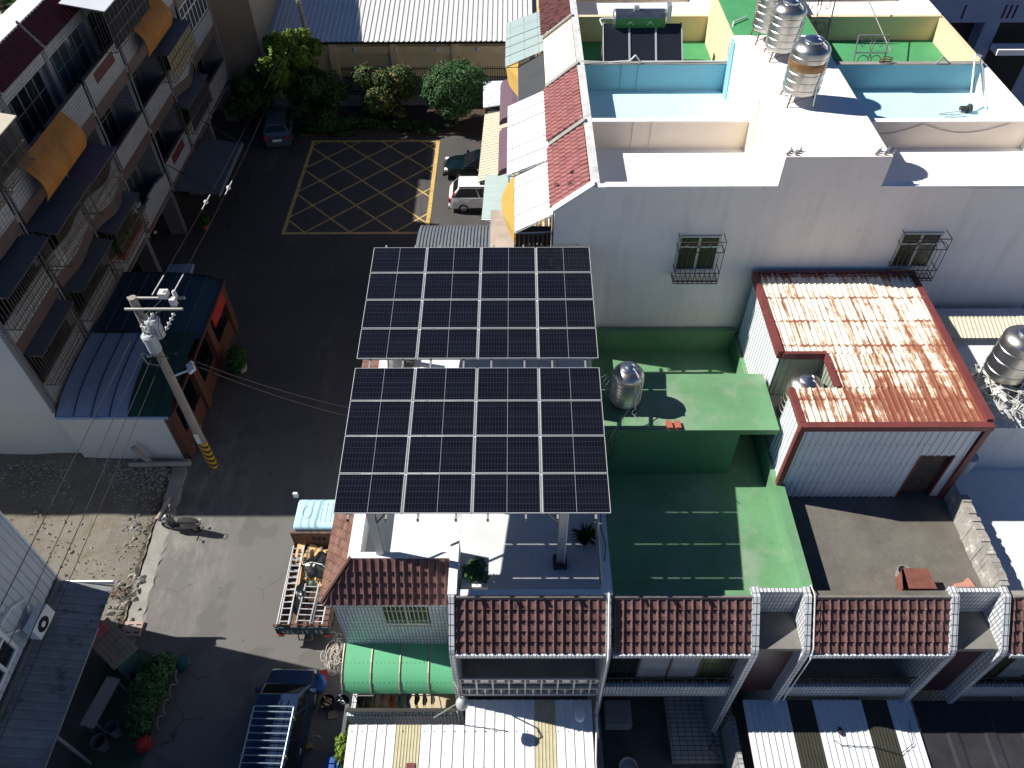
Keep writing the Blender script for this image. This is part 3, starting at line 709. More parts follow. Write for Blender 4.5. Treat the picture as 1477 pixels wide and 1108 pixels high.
obj('foliage', mb, 'leaf_mid', t)

# ================================================================== WATER TANKS
def tank(loc, r, h, label, stand=.5, rust=0, ribs=5, pipe=True, lean=0, group='stainless steel water tanks'):
    x, y, z = loc
    t = thing('water_tank', label, 'water tank', loc, group)
    zb = z + stand
    pr = [(0, 0), (r * .96, 0), (r, .04)]
    for i in range(ribs):
        c = h * (i + .6) / (ribs + .3); pr += [(r, c - .035), (r * 1.022, c - .02), (r * 1.022, c + .02), (r, c + .035)]
    pr += [(r, h), (r * .97, h + .05), (r * .82, h + .16), (r * .55, h + .24), (r * .3, h + .27)]
    obj('shell', MB().lathe((x, y, zb), pr, 36), 'stainless', t, sm=30)
    if rust: obj('rust_band', MB().lathe((x, y, zb), [(r * 1.004, h * .58), (r * 1.026, h * .6), (r * 1.026, h * .76), (r * 1.004, h * .78)], 36), 'rust_stain', t, sm=30)
    obj('lid', MB().lathe((x, y, zb), [(r * .52, h + .235), (r * .52, h + .3), (r * .48, h + .32), (r * .3, h + .345), (r * .28, h + .335), (.06, h + .37), (0, h + .37)], 28), mat('lid_steel', (.5, .55, .6), .3, 1., var=.05), t, sm=30)
    if stand > .1:
        mb = MB()
        for i in range(4):
            a = math.pi / 4 + i * math.pi / 2; q = r * .85; p = (x + q * math.cos(a), y + q * math.sin(a)); p2 = (x + q * 1.25 * math.cos(a), y + q * 1.25 * math.sin(a))
            obj('leg', MB().tube((p2[0], p2[1], z), (p[0], p[1], zb), .025, 6), 'rusty_steel', t)
            b = a + math.pi / 2; mb.tube((p[0], p[1], zb - .02), (x + q * math.cos(b), y + q * math.sin(b), zb - .02), .02, 6)
            mb.tube((p2[0], p2[1], z + stand * .3), (x + q * math.cos(b), y + q * math.sin(b), zb - .02), .014, 5)
        obj('stand', mb, 'rusty_steel', t)
    if pipe:
        obj('pipe', MB().path([(x + .1, y - .1, zb + h + .36), (x + r * .55, y - r * .6, zb + h + .2), (x + r * .7, y - r * .78, zb + h * .8), (x + r * .5, y - r * .9, zb + h * .3), (x + r * .6, y - r * .95, z + .1)], .022, 6), 'wire_white', t)
    return t
tank((3.42, 16.2, 9.47), .48, 1.12, 'steel water tank on the green stair block beside the solar array', .12, ribs=7)
tank((8.93, 16.12, 8.9), .53, 1.27, 'steel water tank showing its domed top in the notch of the rusty shed roof', .1, pipe=True)
tank((15.45, 16.9, 9.3), .62, 1.4, 'tall steel water tank on a rusty stand at the right edge beyond the rusty shed', .75, ribs=3)
t = thing('water_tank', 'dark blue plastic water tank cut by the right frame edge beside the tall steel tank', 'water tank', (16.75, 17.1, 9.3))
obj('shell', MB().lathe((16.75, 17.1, 9.3), [(0, 0), (.7, 0), (.72, .5), (.75, .52), (.72, .6), (.72, 1.4), (.6, 1.6), (0, 1.7)], 28), 'blue_plastic', t, sm=30)
# TV antenna leaning from the terrace wall
t = thing('tv_antenna', 'broken TV antenna leaning beside the steel tank on the green stair block', 'antenna', (2.75, 14.2, 7.9))
mast = [(2.75, 14.2, 7.4), (2.72, 14.6, 9.2), (3.0, 14.7, 10.0), (3.35, 14.95, 10.6)]
obj('mast', MB().path(mast, .018, 6), 'galvanised', t)
mb = MB(); a, b = Vector((2.55, 15.6, 10.95)), Vector((3.55, 14.6, 10.5)); mb.tube(a, b, .012, 5)
for i in range(13):
    p = a + (b - a) * i / 12; l = .1 + .12 * (i < 4); d = Vector((.6, .5, .62)).normalized() * l; mb.tube(p - d, p + d, .006, 4)
for i in range(6):
    p = a + Vector((-.12 + .06 * i, .05, .1 - .05 * i)); mb.tube(p - Vector((.25, .2, 0)), p + Vector((.25, .2, .02)), .006, 4)
obj('boom', mb, 'galvanised', t)
mb = MB()
for i in range(14): mb.path([(2.72, 14.3, 8.0), (2.72 + rg.uniform(-.15, .25), 14.3 + rg.uniform(-.1, .5), rg.uniform(8.2, 9.4)), (2.72 + rg.uniform(-.1, .5), 14.5 + rg.uniform(-.1, .4), rg.uniform(9.2, 10.1))], .007, 4)
obj('wires', mb, 'wire_black', t)
for i in range(2):
    x = 4.62 + i * .26
    t = solo('brick', MB().extr([(x, 15.02, 9.47), (x + .17, 15.02, 9.47), (x + .14, 15.3, 9.47), (x - .03, 15.3, 9.47)], (0, 0, .11)), 'terracotta', 'red brick lying on the edge of the green stair block, %s of two' % ('left' if i == 0 else 'right'), 'brick', 'two bricks on the stair block')
# things on the dark terrace
t = thing('metal_box', 'rusty red open metal box with a pale bucket behind it on the dark terrace', 'box', (11.3, 10.9, 7.2))
q = [(11.0, 10.62), (11.85, 10.62), (11.8, 11.15), (11.15, 11.2)]
obj('box', MB().add([(x, y, z) for z in (ZT, ZT + .5) for x, y in q], [(0, 1, 5, 4), (1, 2, 6, 5), (2, 3, 7, 6), (3, 0, 4, 7), (0, 3, 2, 1)]), mat('red_oxide', (.2, .075, .055), .7, var=.25, scale=4, stain=((.45, .22, .1), .62, .75, 3)), t)
obj('lid', MB().add([(11.15, 10.6, 7.76), (11.95, 10.6, 7.74), (11.9, 11.22, 7.76), (11.2, 11.24, 7.78), (11.15, 10.6, 7.73), (11.95, 10.6, 7.71), (11.9, 11.22, 7.73), (11.2, 11.24, 7.75)], [(0, 1, 2, 3), (4, 7, 6, 5), (0, 4, 5, 1), (1, 5, 6, 2), (2, 6, 7, 3), (3, 7, 4, 0)]), 'red_oxide', t)
solo('bucket', MB().lathe((11.35, 11.3, ZT - .01), [(0, 0), (.16, 0), (.2, .3), (.18, .3), (.15, .03), (0, .03)], 18), 'pale_concrete', 'pale bucket half hidden behind the red metal box', 'bucket', sm=True)
solo('broken_pot', MB().obox((12.95, 10.85, 7.28), (.42, .3, .16), .2).obox((13.2, 10.95, 7.3), (.08, .36, .2), .35), mat('pink_clay', (.5, .25, .19), .9), 'pinkish broken planter in the corner of the dark terrace', 'planter')

# ================================================================== RUSTY SHED
t = thing('roof_shed', 'white corrugated shed with red trim and a rusted corrugated roof', 'shed', (11, 17.5, 7.2))
SX0, SX1, SY0, SY1 = 8.22, 13.55, 14.12, 20.72
NX, NY0, NY1 = 9.62, 15.55, 16.95
def sz(y): return 10.72 + (y - SY0) * .02
def roofpart(name, x0, x1, y0, y1):
    obj(name, MB().corr((x0, y0, sz(y0) + .03), (x1 - x0, 0, 0), (0, y1 - y0, sz(y1) - sz(y0)), .19, .035), 'rusted_sheet', t)
mb = MB()
for x0, x1, y0, y1 in ((SX0, SX1, SY0, NY0), (NX, SX1, NY0, NY1), (SX0, SX1, NY1, SY1)):
    n0 = MB().corr((x0, y0, sz(y0) + .03), (x1 - x0, 0, 0), (0, y1 - y0, sz(y1) - sz(y0)), .19, .035); mb.add(n0.v, n0.f)
obj('roof', mb, 'rusted_sheet', t)
tr = MB()
tr.box(SX0 - .1, SX1 + .1, SY0 - .1, SY0 + .1, sz(SY0) - .12, sz(SY0) + .085)
tr.box(SX1 - .1, SX1 + .1, SY0 + .1, SY1 + .1, sz(SY0) - .1, sz(SY0) + .2)
tr.box(SX0 - .1, SX0 + .06, SY0 + .1, NY0, sz(SY0) - .1, sz(SY0) + .1)
tr.box(SX0 - .1, SX0 + .06, NY1, SY1 + .1, sz(SY0) - .1, sz(SY0) + .2)
tr.box(SX0 + .06, SX1 - .1, SY1, SY1 + .08, sz(SY1) - .12, sz(SY1) + .1)
tr.box(SX0 + .06, NX, NY1 - .06, NY1 + .06, sz(NY1) - .15, sz(NY1) + .1)
tr.box(NX - .06, NX + .04, NY0, NY1 - .06, sz(NY1) - .15, sz(NY1) + .1)
objs('roof_trim', tr, 'maroon_trim', t)
obj('front_wall', MB().corr((SX0 + .06, SY0, ZT - .01), (SX1 - SX0 - 1.5, 0, 0), (0, 0, 3.4), .2, .03).corr((SX1 - 1.44, SY0, 9.35), (1.3, 0, 0), (0, 0, 1.26), .2, .03), 'cool_sheet', t)
obj('front_backing', MB().box(SX0 + .05, SX1 - 1.44, SY0 + .06, SY0 + .09, ZT - .01, 10.6), 'cool_sheet', t)
for (y0, y1) in ((SY0 + .05, NY0), (NY1, SY1)):
    obj('side_wall', MB().corr((SX0, y1, 7.85), (0, y0 - y1, 0), (0, 0, 2.78), .2, .03), 'cool_sheet', t)
obj('side_wall', MB().box(SX1 - .06, SX1 - .02, SY0 + .06, SY1, ZT - .01, 10.65), 'cool_sheet', t)
obj('notch_wall', MB().corr((SX0 + .05, NY1 + .02, 7.2), (NX - SX0, 0, 0), (0, 0, 3.45), .2, .03).corr((NX + .02, NY1, 7.2), (0, NY0 - NY1, 0), (0, 0, 3.45), .2, .03).box(SX0, NX, NY0 - .05, NY0 - .02, 7.2, 10.6), mat('olive_sheet', (.3, .34, .28), .5, var=.15), t)
obj('notch_floor', MB().box(SX0, NX, NY0, NY1, 7.2, 8.9), 'concrete', t)
for x, y in ((SX0 - .03, SY0 - .03), (SX1 - .02, SY0 - .03)):
    obj('corner_trim', MB().box(x - .08, x + .09, y - .06, y + .1, ZT - .01, 10.6), 'maroon_trim', t)
obj('door', MB().box(SX1 - 1.4, SX1 - .45, SY0 + .12, SY0 + .16, ZT + .02, 9.3), mat('rusty_dark_door', (.06, .045, .04), .7, var=.4, scale=3, stain=((.2, .13, .09), .55, .75, 4)), t)
obj('door_frame', MB().box(SX1 - 1.48, SX1 - 1.4, SY0 - .04, SY0 + .1, ZT - .01, 9.35).box(SX1 - .45, SX1 - .4, SY0 - .03, SY0 + .1, ZT - .01, 9.35).box(SX1 - 1.4, SX1 - .45, SY0, SY0 + .1, 9.3, 9.35), 'maroon_trim', t)
obj('side_panel', MB().box(SX1 - .4, SX1 - .1, SY0 + .02, SY0 + .05, ZT - .01, 9.35), 'cool_sheet', t)
mb = MB()
for z in (8.0, 8.95, 9.9):
    for i in range(24): mb.box(SX0 + .22 + i * .16, SX0 + .24 + i * .16, SY0 - .045, SY0 - .031, z, z + .02)
obj('screws', mb, 'dark_metal', t)['kind'] = 'stuff'
# scrap behind the shed
rg2 = random.Random(9); mb = MB()
for i in range(230):
    c = Vector((rg2.uniform(14.6, 17.2), rg2.uniform(15.5, 17.4), rg2.uniform(9.4, 9.95))); d = Vector((rg2.uniform(-1, 1), rg2.uniform(-1, 1), rg2.uniform(-.3, .3))).normalized() * rg2.uniform(.15, .7)
    if rg2.random() < .4: mb.obox(c, (abs(d.x) + .05, .12, .02), rg2.random() * 3, ('X', rg2.uniform(-.4, .4)))
    else: mb.tube(c - d, c + d, rg2.uniform(.008, .02), 5)
o = struct('scrap_heap', mb, mat('scrap_pale', (.6, .6, .57), .6, var=.35, scale=6), 'tangled heap of pale scrap metal and rods under the tall steel tank', 'stuff'); o['category'] = 'scrap'
solo('oil_drum', MB().lathe((14.0, 14.55, 8.1), [(0, 0), (.24, 0), (.25, .3), (.26, .32), (.25, .34), (.25, .66), (.24, .66), (.23, .62), (0, .62)], 20), mat('drum_grey', (.3, .36, .42), .5), 'grey open drum standing beside the red corner post of the shed', 'drum', sm=30)
# ================================================================== WHITE ROW BEHIND (gable end faces the camera)
GY = [21.0, 25.15, 29.5, 33.95, 38.3, 42.7, 47.0]
G0, G1, SP0, SP1, GR = 1.24, 2.4, 8.2, 11.45, 18.15      # facade, parapet, spine, right edge
ZR, ZP, ZS = 13.1, 14.15, 15.22
SPEC = [  # floor, wall colour, spine top, roof tiles, label
    ('white_floor', 'beige_wall', 'white_floor', 'roof_tile_red', 'end house of the white row with blank gable wall and white roof terraces'),
    ('blue_floor', 'blue_wall', 'white_floor', 'roof_tile_red', 'row house with light blue painted roof terraces'),
    ('far_green', 'yellow_wall', 'far_green', 'cream_wall', 'row house with yellow parapets and dark green roof terraces'),
    ('white_floor', 'yellow_wall', 'white_floor', 'roof_tile_dark', 'row house with white roofs behind the solar water heater'),
    ('white_floor', 'white_render', 'white_floor', 'roof_tile_dark', 'far row house at the top frame edge with greyish roof'),
    ('white_floor', 'white_render', 'white_floor', 'roof_tile_dark', 'farthest white row house beyond the top frame edge')]
for i, (fl, wl, sp, tl, lab) in enumerate(SPEC):
    y0, y1 = GY[i], GY[i + 1]; a = .2 if i == 0 else .1
    t = thing('row_house', lab, 'house', (9, y0, 0), 'row houses with roof terraces')
    g = .22
    obj('wall', MB().box(G0 + .02, GR - .02, y0 + (g if i == 0 else .002), y1 - .002, 0, 12.9), 'white_wall', t)
    if i == 0:
        obj('gable_wall', MB().extr([(G0, y0, 0), (GR + .1, y0, 0), (GR + .1, y0, ZP - .1), (SP1, y0, ZP - .02), (SP1, y0, ZS), (SP0, y0, ZS), (SP0, y0, ZP + .02), (G1 + .05, y0, ZP + .03), (G0, y0, 13.22)], (0, .2, 0)), 'gable_paint', t)
        objs('coping', MB().box(G1 + .4, SP0 - .005, y0 - .02, y0 + .24, ZP + .025, ZP + .06).box(SP1 + .005, GR + .1, y0 - .02, y0 + .24, ZP - .02, ZP + .04), 'white_floor', t)
        obj('verge', MB().extr([(G0 - .06, y0 - .03, 13.2), (G1 + .05, y0 - .03, ZP + .05), (G1 + .05, y0 - .03, ZP + .14), (G0 - .06, y0 - .03, 13.3)], (0, .3, 0)), 'white_render', t)
    objs('terrace_floor', MB().box(G1 + .22, SP0, y0 + .2, y1 - .1, 12.9, ZR).box(SP1, GR - .1, y0 + .2, y1 - .1, 12.9, ZR), fl, t)
    # rear party wall of this unit: its camera side carries this unit's colour
    objs('party_wall', MB().box(G1 + .25, SP0 - .005, y1 - .1, y1 + .1, ZR, ZP).box(SP1 + .005, GR, y1 - .1, y1 + .1, ZR, ZP - .05), wl, t)
    if i < 2: objs('wall_cap', MB().box(G1 + .27, SP0 - .01, y1 - .13, y1 + .11, ZP + .002, ZP + .04).box(SP1 + .01, GR - .02, y1 - .13, y1 + .11, ZP - .047, ZP - .01), ('white_render', 'pale_concrete')[i], t)
    for x in (4.1, 4.75): obj('pilaster', MB().box(x, x + .06 if x > 4.5 else x + .05, y1 - .13, y1 - .1, ZR, ZP - .01), wl, t)
    obj('front_parapet', MB().box(G1 - .02, G1 + .25, y0 + (.2 if i == 0 else .1), y1 + .1, 13.0, ZP + .03), 'zinc_grey', t)
    obj('rear_parapet', MB().box(GR - .1, GR + .1, y0 + .2, y1 + .1, 12.9, ZP - .1), ('white_render', 'white_render', 'yellow_wall', 'white_render', 'white_render', 'white_render')[i], t)
    obj('stair_block', MB().box(SP0, SP1, y0 + (.202 if i == 0 else .002), y1 - .002, 12.9, ZS - .04), ('white_render', 'white_render', 'yellow_wall', 'white_render', 'white_render', 'white_render')[i], t)
    if i in (0, 1): obj('stair_block_side', MB().extr([(SP0 - .05, y1 - .95, ZR), (SP0 - .05, y1 - .12, ZR), (SP0 - .05, y1 - .12, ZS - .05), (SP0 - .05, y1 - .6, ZS - .05)], (.048, 0, 0)), ('cream_wall', 'blue_wall', 'yellow_wall', 'yellow_wall', 'white_render', 'white_render')[i], t)
    obj('stair_block_roof', MB().box(SP0 + .05, SP1 - .05, y0 + (.21 if i == 0 else .01), y1 - .01, ZS - .038, ZS), sp, t)
    # tile roof toward the car park
    if tl.startswith('roof_tile'):
        mb = MB().tiles((G1 - .05, y0 + .25, ZP - .06), (0, y1 - y0 - .45, 0), (-1.2, 0, -.9), 15, 6)
        obj('roof', mb, tl, t, sm=50)
    if i == 0:
        for yy, f, w_ in ((22.3, .2, .22), (21.85, .55, .16), (22.5, .62, .14)):
            c = Vector((G1 - .05, yy, ZP - .06)) + Vector((-1.2, 0, -.9)) * (1 - f) + Vector((-.6, 0, .8)) * .085; u_ = Vector((-.8, 0, -.6)) * .1
            obj('hole', MB().quad(c - u_ - Vector((0, w_ * .5, 0)), c + u_ - Vector((0, w_ * .3, 0)), c + u_ * .7 + Vector((0, w_ * .5, 0)), c - u_ * .3 + Vector((0, w_ * .4, 0))), 'dark_void', t)
    if not tl.startswith('roof_tile'): obj('roof', MB().extr([(G1 - .05, y0 + .2, ZP - .05), (G0 - .05, y0 + .2, 13.2), (G0 - .05, y0 + .2, 13.1), (G1 - .05, y0 + .2, ZP - .18)], (0, y1 - y0 - .3, 0)), tl, t)
    obj('roof_kerb', MB().extr([(G0 - .08, y1 - .16, 13.16), (G1, y1 - .16, ZP + .02), (G1, y1 - .16, ZP + .12), (G0 - .08, y1 - .16, 13.28)], (0, .24, 0)), 'pale_concrete', t)
    objs('facade_band', MB().box(G0 - .05, G0 + .015, y0 + .1, y1 - .1, 9.7, 10.6).box(G0 - .05, G0 + .015, y0 + .1, y1 - .1, 6.3, 7.2).box(G0 - .05, G0 + .015, y0 + .1, y1 - .1, 3.0, 3.8), 'orange_wall' if i == 9 else 'mustard_wall', t)
    for z in (4.0, 7.3, 10.7):
        w = obj('window', MB().box(G0 - .012, G0 + .014, y0 + .8, y1 - .8, z, z + 1.7), 'window_dark', t)
        obj('frame', MB().box(G0 - .04, G0 - .013, y0 + .8, y1 - .8, z - .06, z).box(G0 - .04, G0 - .013, y0 + 2.1, y0 + 2.16, z, z + 1.7), 'white_metal', w)
    if i == 0:
        for (x0, x1, z0, z1) in ((5.5, 6.75, 10.95, 12.25), (12.85, 14.05, 11.05, 12.35)):
            w = obj('window', MB().box(x0, x1, y0 - .006, y0 + .05, z0, z1), 'olive_pane', t)
            fr = MB().box(x0 - .07, x1 + .07, y0 - .05, y0 - .008, z1, z1 + .07).box(x0 - .07, x1 + .07, y0 - .08, y0 - .008, z0 - .08, z0).box(x0 - .07, x0, y0 - .05, y0 - .008, z0, z1).box(x1, x1 + .07, y0 - .05, y0 - .008, z0, z1).box((x0 + x1) / 2 - .04, (x0 + x1) / 2 + .04, y0 - .04, y0 - .008, z0, z1).box(x0, x1, y0 - .04, y0 - .008, z1 - .42, z1 - .36)
            obj('frame', fr, 'steel_grey', w)
            gm = MB(); yo = y0 - .5; xa, xb, za, zb = x0 - .12, x1 + .12, z0 - .3, z1 + .15
            for z in (za, za + .12, za + .45, zb - .42, zb):
                gm.tube((xa, yo, z), (xb, yo, z), .017, 5)
                for x in (xa, xb): gm.tube((x, yo, z), (x, y0 - .01, z), .014, 5)
            for k in range(10):
                x = xa + (xb - xa) * k / 9; gm.tube((x, yo, za), (x, yo, zb - .42 if k % 9 else zb), .012, 5)
                gm.tube((x, yo, za), (x, y0 - .01, za), .012, 5)
            for k in range(5): gm.tube((xa, yo + .1 * k, za), (xb, yo + .1 * k, za), .012, 5)
            for cx in (xa + (xb - xa) * .25, xa + (xb - xa) * .5, xa + (xb - xa) * .75):
                rr = (xb - xa) * .25
                gm.path([(cx + rr * math.cos(q), yo, zb - .42 + rr * .9 * math.sin(q)) for q in [j * math.pi / 10 for j in range(11)]], .013, 5)
            obj('window_cage', gm, 'brown_metal', w)
mat('spine_crack', (.35, .33, .3), .9)
# tanks on the white stair blocks
tank((9.38, 24.45, ZS), .6, 1.35, 'nearest steel tank on the white roof, with a brown rusty band', .42, rust=1, ribs=5)
tank((9.5, 27.7, ZS), .57, 1.3, 'middle steel tank of the three on the white roofs', .36, ribs=5)
tank((9.3, 29.1, ZS), .57, 1.3, 'farthest steel tank of the three on the white roofs', .45, ribs=5)
# solar water heater
t = thing('solar_water_heater', 'solar water heater with three dark collectors and a green banded tank', 'water heater', (5.3, 31.6, ZR))
hy = 30.6
for k in range(3):
    x0 = 3.55 + k * 1.07
    c = obj('collector', MB().extr([(x0, hy, 13.45), (x0 + 1.0, hy, 13.45), (x0 + 1.0, hy, 13.55), (x0, hy, 13.55)], (0, 1.35, 1.1)), mat('collector_blue', (.02, .024, .035), .25, var=.1), t)
    fr = MB()
    for xx in (x0 - .03, x0 + 1.0): fr.extr([(xx, hy - .02, 13.44), (xx + .03, hy - .02, 13.44), (xx + .03, hy - .02, 13.58), (xx, hy - .02, 13.58)], (0, 1.39, 1.13))
    fr.box(x0, x0 + 1, hy - .04, hy - .01, 13.43, 13.57)
    obj('frame', fr, 'aluminium', c)
mb = MB(); prof = [(.0, -1.05), (.33, -1.05), (.38, -1.0), (.38, 1.0), (.33, 1.05), (0, 1.05)]
n0 = MB().lathe((0, 0, 0), prof, 28); tc_ = Vector((5.0, 32.1, 14.78))
obj('tank', MB().add([(tc_.x + z, tc_.y + x, tc_.z + y) for x, y, z in n0.v], n0.f), 'stainless', t, sm=30)
gb = MB().lathe((0, 0, 0), [(.387, -1.0), (.387, 1.0)], 28)
fs = [f for f in gb.f if all(-.38 < gb.v[i][1] < .2 and gb.v[i][0] < 0 for i in f)]
m2 = MB(); m2.v = [(tc_.x + z, tc_.y + x, tc_.z + y) for x, y, z in gb.v]; m2.f = fs
obj('green_band', m2, mat('heater_green', (.05, .22, .06), .3), t, sm=30)
lm = MB()
for cx in (4.6, 5.4):   # white chevron marks on the band
    for s_ in (-1, 1): lm.obox((cx + s_ * .06, 31.705, 14.76), (.17, .012, .025), 0, ('Y', s_ * .7))
obj('mark', lm, 'wire_white', t)
mb = MB()
for x in (3.6, 5.1, 6.7):
    mb.tube((x, hy + 1.4, ZR), (x, hy + 1.4, 14.65), .03, 6).tube((x, 32.1, ZR), (x, 32.1, 14.38), .03, 6).tube((x, hy, ZR), (x, hy, 13.5), .03, 6).tube((x, hy + 1.4, ZR + .1), (x, 32.1, 14.35), .02, 5)
obj('support', mb, 'galvanised', t)
objs('end_box', MB().box(6.06, 6.24, 31.9, 32.3, 14.7, 15.35).box(4.75, 4.95, 32.0, 32.2, 15.155, 15.28), 'steel_grey', t)
obj('pipe', MB().path([(3.5, hy + 1.3, 14.6), (3.4, hy + 1.5, 14.75), (3.5, 32.1, 14.8), (3.95, 32.1, 14.8)], .03, 6), 'wire_white', t)
# ornamental gates left on the roofs
def gate(p0, w, h, lean, lab):
    t = thing('iron_gate', lab, 'gate', p0, 'ornamental iron gates on the roofs')
    o = Vector(p0); u = Vector((w, 0, 0)); v = Vector((.0, lean, h)); q = lambda a, b: o + u * a + v * b
    mb = MB()
    for a, b in (((0, 0), (1, 0)), ((0, 1), (1, 1)), ((0, 0), (0, 1)), ((1, 0), (1, 1)), ((0, .33), (1, .33)), ((0, .66), (1, .66))): mb.tube(q(*a), q(*b), .028, 6)
    obj('frame', mb, 'galvanised', t)
    sc_ = MB()
    for b in (.0, .33, .66):
        for cx, s_ in ((.25, 1), (.75, -1)):
            sc_.path([q(cx + s_ * (.23 - .02 * k) * math.cos(k * .55), b + .165 + (.14 - .011 * k) * math.sin(k * .55)) for k in range(13)], .016, 5)
        sc_.path([q(.5, b + .02), q(.42, b + .16), q(.5, b + .3), q(.58, b + .16), q(.5, b + .02)], .016, 5)
    obj('scrollwork', sc_, 'galvanised', t)
gate((13.3, 29.75, ZR), 1.2, 1.75, .55, 'pale scrolled iron gate leaning on the blue wall of the green terrace')
gate((12.2, 33.7, ZR), 1.25, 2.9, .45, 'tall scrolled iron gate leaning on the yellow wall at the back of the green terrace')
solo('pole', MB().tube((13.6, 34.6, 16.4), (15.1, 31.0, 13.9), .025, 6), 'galvanised', 'thin grey pole slanting down across the green roof terrace', 'pole')
t = thing('pump', 'grey water pump with white pipes in the corner of the blue terrace', 'pump', (16.9, 27.6, ZR))
obj('motor', MB().tube((16.85, 27.6, 13.25), (17.15, 27.6, 13.25), .1, 14).tube((17.15, 27.6, 13.25), (17.25, 27.6, 13.25), .16, 14), 'dark_block', t)
obj('pipe', MB().path([(17.2, 27.7, 13.4), (17.3, 28.3, 13.9), (17.6, 29.4, 14.5), (17.9, 29.45, 14.4)], .035, 8).path([(16.85, 27.5, 13.2), (16.0, 27.4, 13.15)], .03, 8).path([(16.9, 27.3, 13.2), (16.1, 27.15, 13.15)], .03, 8).path([(17.9, 29.4, 14.3), (17.95, 28.6, 13.6), (17.95, 27.8, 13.15)], .04, 8), 'wire_white', t)
t = thing('satellite_dish', 'round grey satellite dish on the parapet at the right frame edge', 'dish', (17.95, 25.1, 14.1))
n0 = MB().lathe((0, 0, 0), [(.0, .0), (.16, .02), (.3, .07), (.36, .12), (.3, .09), (.16, .04), (0, .02)], 24)
rm = Matrix.Rotation(R(70), 3, 'X') @ Matrix.Rotation(0, 3, 'Z')
obj('reflector', MB().add([tuple(rm @ Vector(v) + Vector((17.9, 25.3, 14.65))) for v in n0.v], n0.f), mat('dish_grey', (.55, .56, .54), .6), t, sm=True)
obj('arm', MB().path([(17.9, 25.3, 14.65), (17.85, 25.2, 14.1)], .03, 6), 'steel_grey', t)
solo('rope', MB().path([(SP1 + .1 + k * .3, 25.02, 14.05 - .38 * math.sin(min(1, k / 9) * math.pi) if k < 9 else 14.05 - .35 * math.sin((k - 9) / 10 * math.pi)) for k in range(20)], .012, 5), 'rope', 'thin rope sagging in two loops along the beige terrace wall', 'rope')
solo('steel_tube', MB().path([(14.6, 29.35, 14.13), (17.1, 29.35, 14.13)], .035, 6).path([(16.2, 29.35, 14.13), (16.4, 29.4, 14.4), (16.8, 29.35, 14.13)], .03, 6), 'galvanised', 'grey steel tube lying on the blue terrace wall', 'tube')
solo('cable_coil', MB().path([(14.3 + .25 * math.cos(a), 29.5 + .07 * math.sin(a), 14.14 + .01 * i) for i, a in enumerate([k * .7 for k in range(22)])], .02, 5), 'rusty_steel', 'rusty coil of wire lying on the blue terrace wall', 'coil')
mb = MB()
for (x0, n) in ((SP0 + .05, 6), (SP1 - .5, 7)):
    for k in range(n): mb.tube((x0 + k * .09, 21.1 + .12 * (k % 3), ZS), (x0 + k * .09 + rnd.uniform(-.04, .04), 21.08 + .12 * (k % 3), ZS + rnd.uniform(.12, .25)), .02, 5).ball((x0 + k * .09, 21.1 + .1 * (k % 3), ZS + .05), .05, 6, 4)
solo('rebar_stub', mb, 'pale_concrete', 'cut stubs and rubble left along the edge of the white stair block', 'rubble')
solo('cable', MB().path([(G1 + .1, 29.4, 14.3), (3.6, 29.5, 14.2), (4.4, 29.45, 14.28), (4.6, 29.45, 14.5), (4.8, 29.45, 14.25), (SP0 - .1, 29.5, 14.22), (SP0, 29.8, 15.0), (SP0 + .2, 30.5, 15.3), (9.0, 31.0, 15.3)], .03, 6), 'wire_white', 'bundle of pale pipes along the top of the blue wall', 'pipe')
# ---------------- sheets and awnings on the car park side
def sheet(lab, a, b, c, d, m, pitch=.3, amp=.02, name='awning', grp='sheet awnings on the row houses', trap=True, ribs=True, cat='awning'):
    """a,b upper edge (near, far) ; c,d lower edge (near, far)"""
    a, b, c, d = map(Vector, (a, b, c, d)); t = thing(name, lab, cat, tuple(a), grp)
    if ribs:
        mb = MB(); k = max(2, round((b - a).length / pitch)); prof = ((0, 0), (.6, 0), (.7, 1), (.92, 1)); ts = [((i + q) / k, h) for i in range(k) for q, h in prof] + [(1, 0)]
        n = (b - a).cross(c - a).normalized(); n = n if n.z > 0 else -n; m_ = len(ts)
        mb.add([a + (b - a) * s_ + n * h * amp for s_, h in ts] + [c + (d - c) * s_ + n * h * amp for s_, h in ts], [(i, i + 1, m_ + i + 1, m_ + i) for i in range(m_ - 1)])
        mb.add([a - n * .006, b - n * .006, d - n * .006, c - n * .006], [(0, 1, 2, 3)])
    else:
        n = (b - a).cross(c - a).normalized(); n = n if n.z > 0 else -n; mb = MB().extr([a, b, d, c], -n * .03)
    obj('sheet', mb, m, t)
    fr = MB()
    for p, q in ((a, c), (b, d), (c, d), ((a + b) / 2, (c + d) / 2)): fr.tube(p - Vector((0, 0, .06)), q - Vector((0, 0, .06)), .022, 5)
    for p, q in ((a, c), (b, d)): fr.tube(q - Vector((0, 0, .06)), (p.x, p.y, p.z - .7), .018, 5)
    obj('frame', fr, 'steel_grey', t)
    if ribs and pitch > .19 and name == 'awning':
        sm_ = MB(); k = max(3, round((b - a).length / .8)); n2 = n
        for i in range(1, k): sm_.tube(a + (b - a) * i / k + n * .016, c + (d - c) * i / k + n * .016, .012, 4)
        obj('seam', sm_, 'steel_grey', t)
        sm_ = MB()
        for f in (.12, .5, .88):
            for i in range(int((b - a).length / .22)): p = (a + (b - a) * (i + .5) / int((b - a).length / .22)).lerp(c + (d - c) * (i + .5) / int((b - a).length / .22), f) + n * .02; sm_.box(p.x - .015, p.x + .015, p.y - .015, p.y + .015, p.z - .01, p.z + .012)
        obj('screws', sm_, 'steel_grey', t)['kind'] = 'stuff'
    return t
X0 = G0 - .05
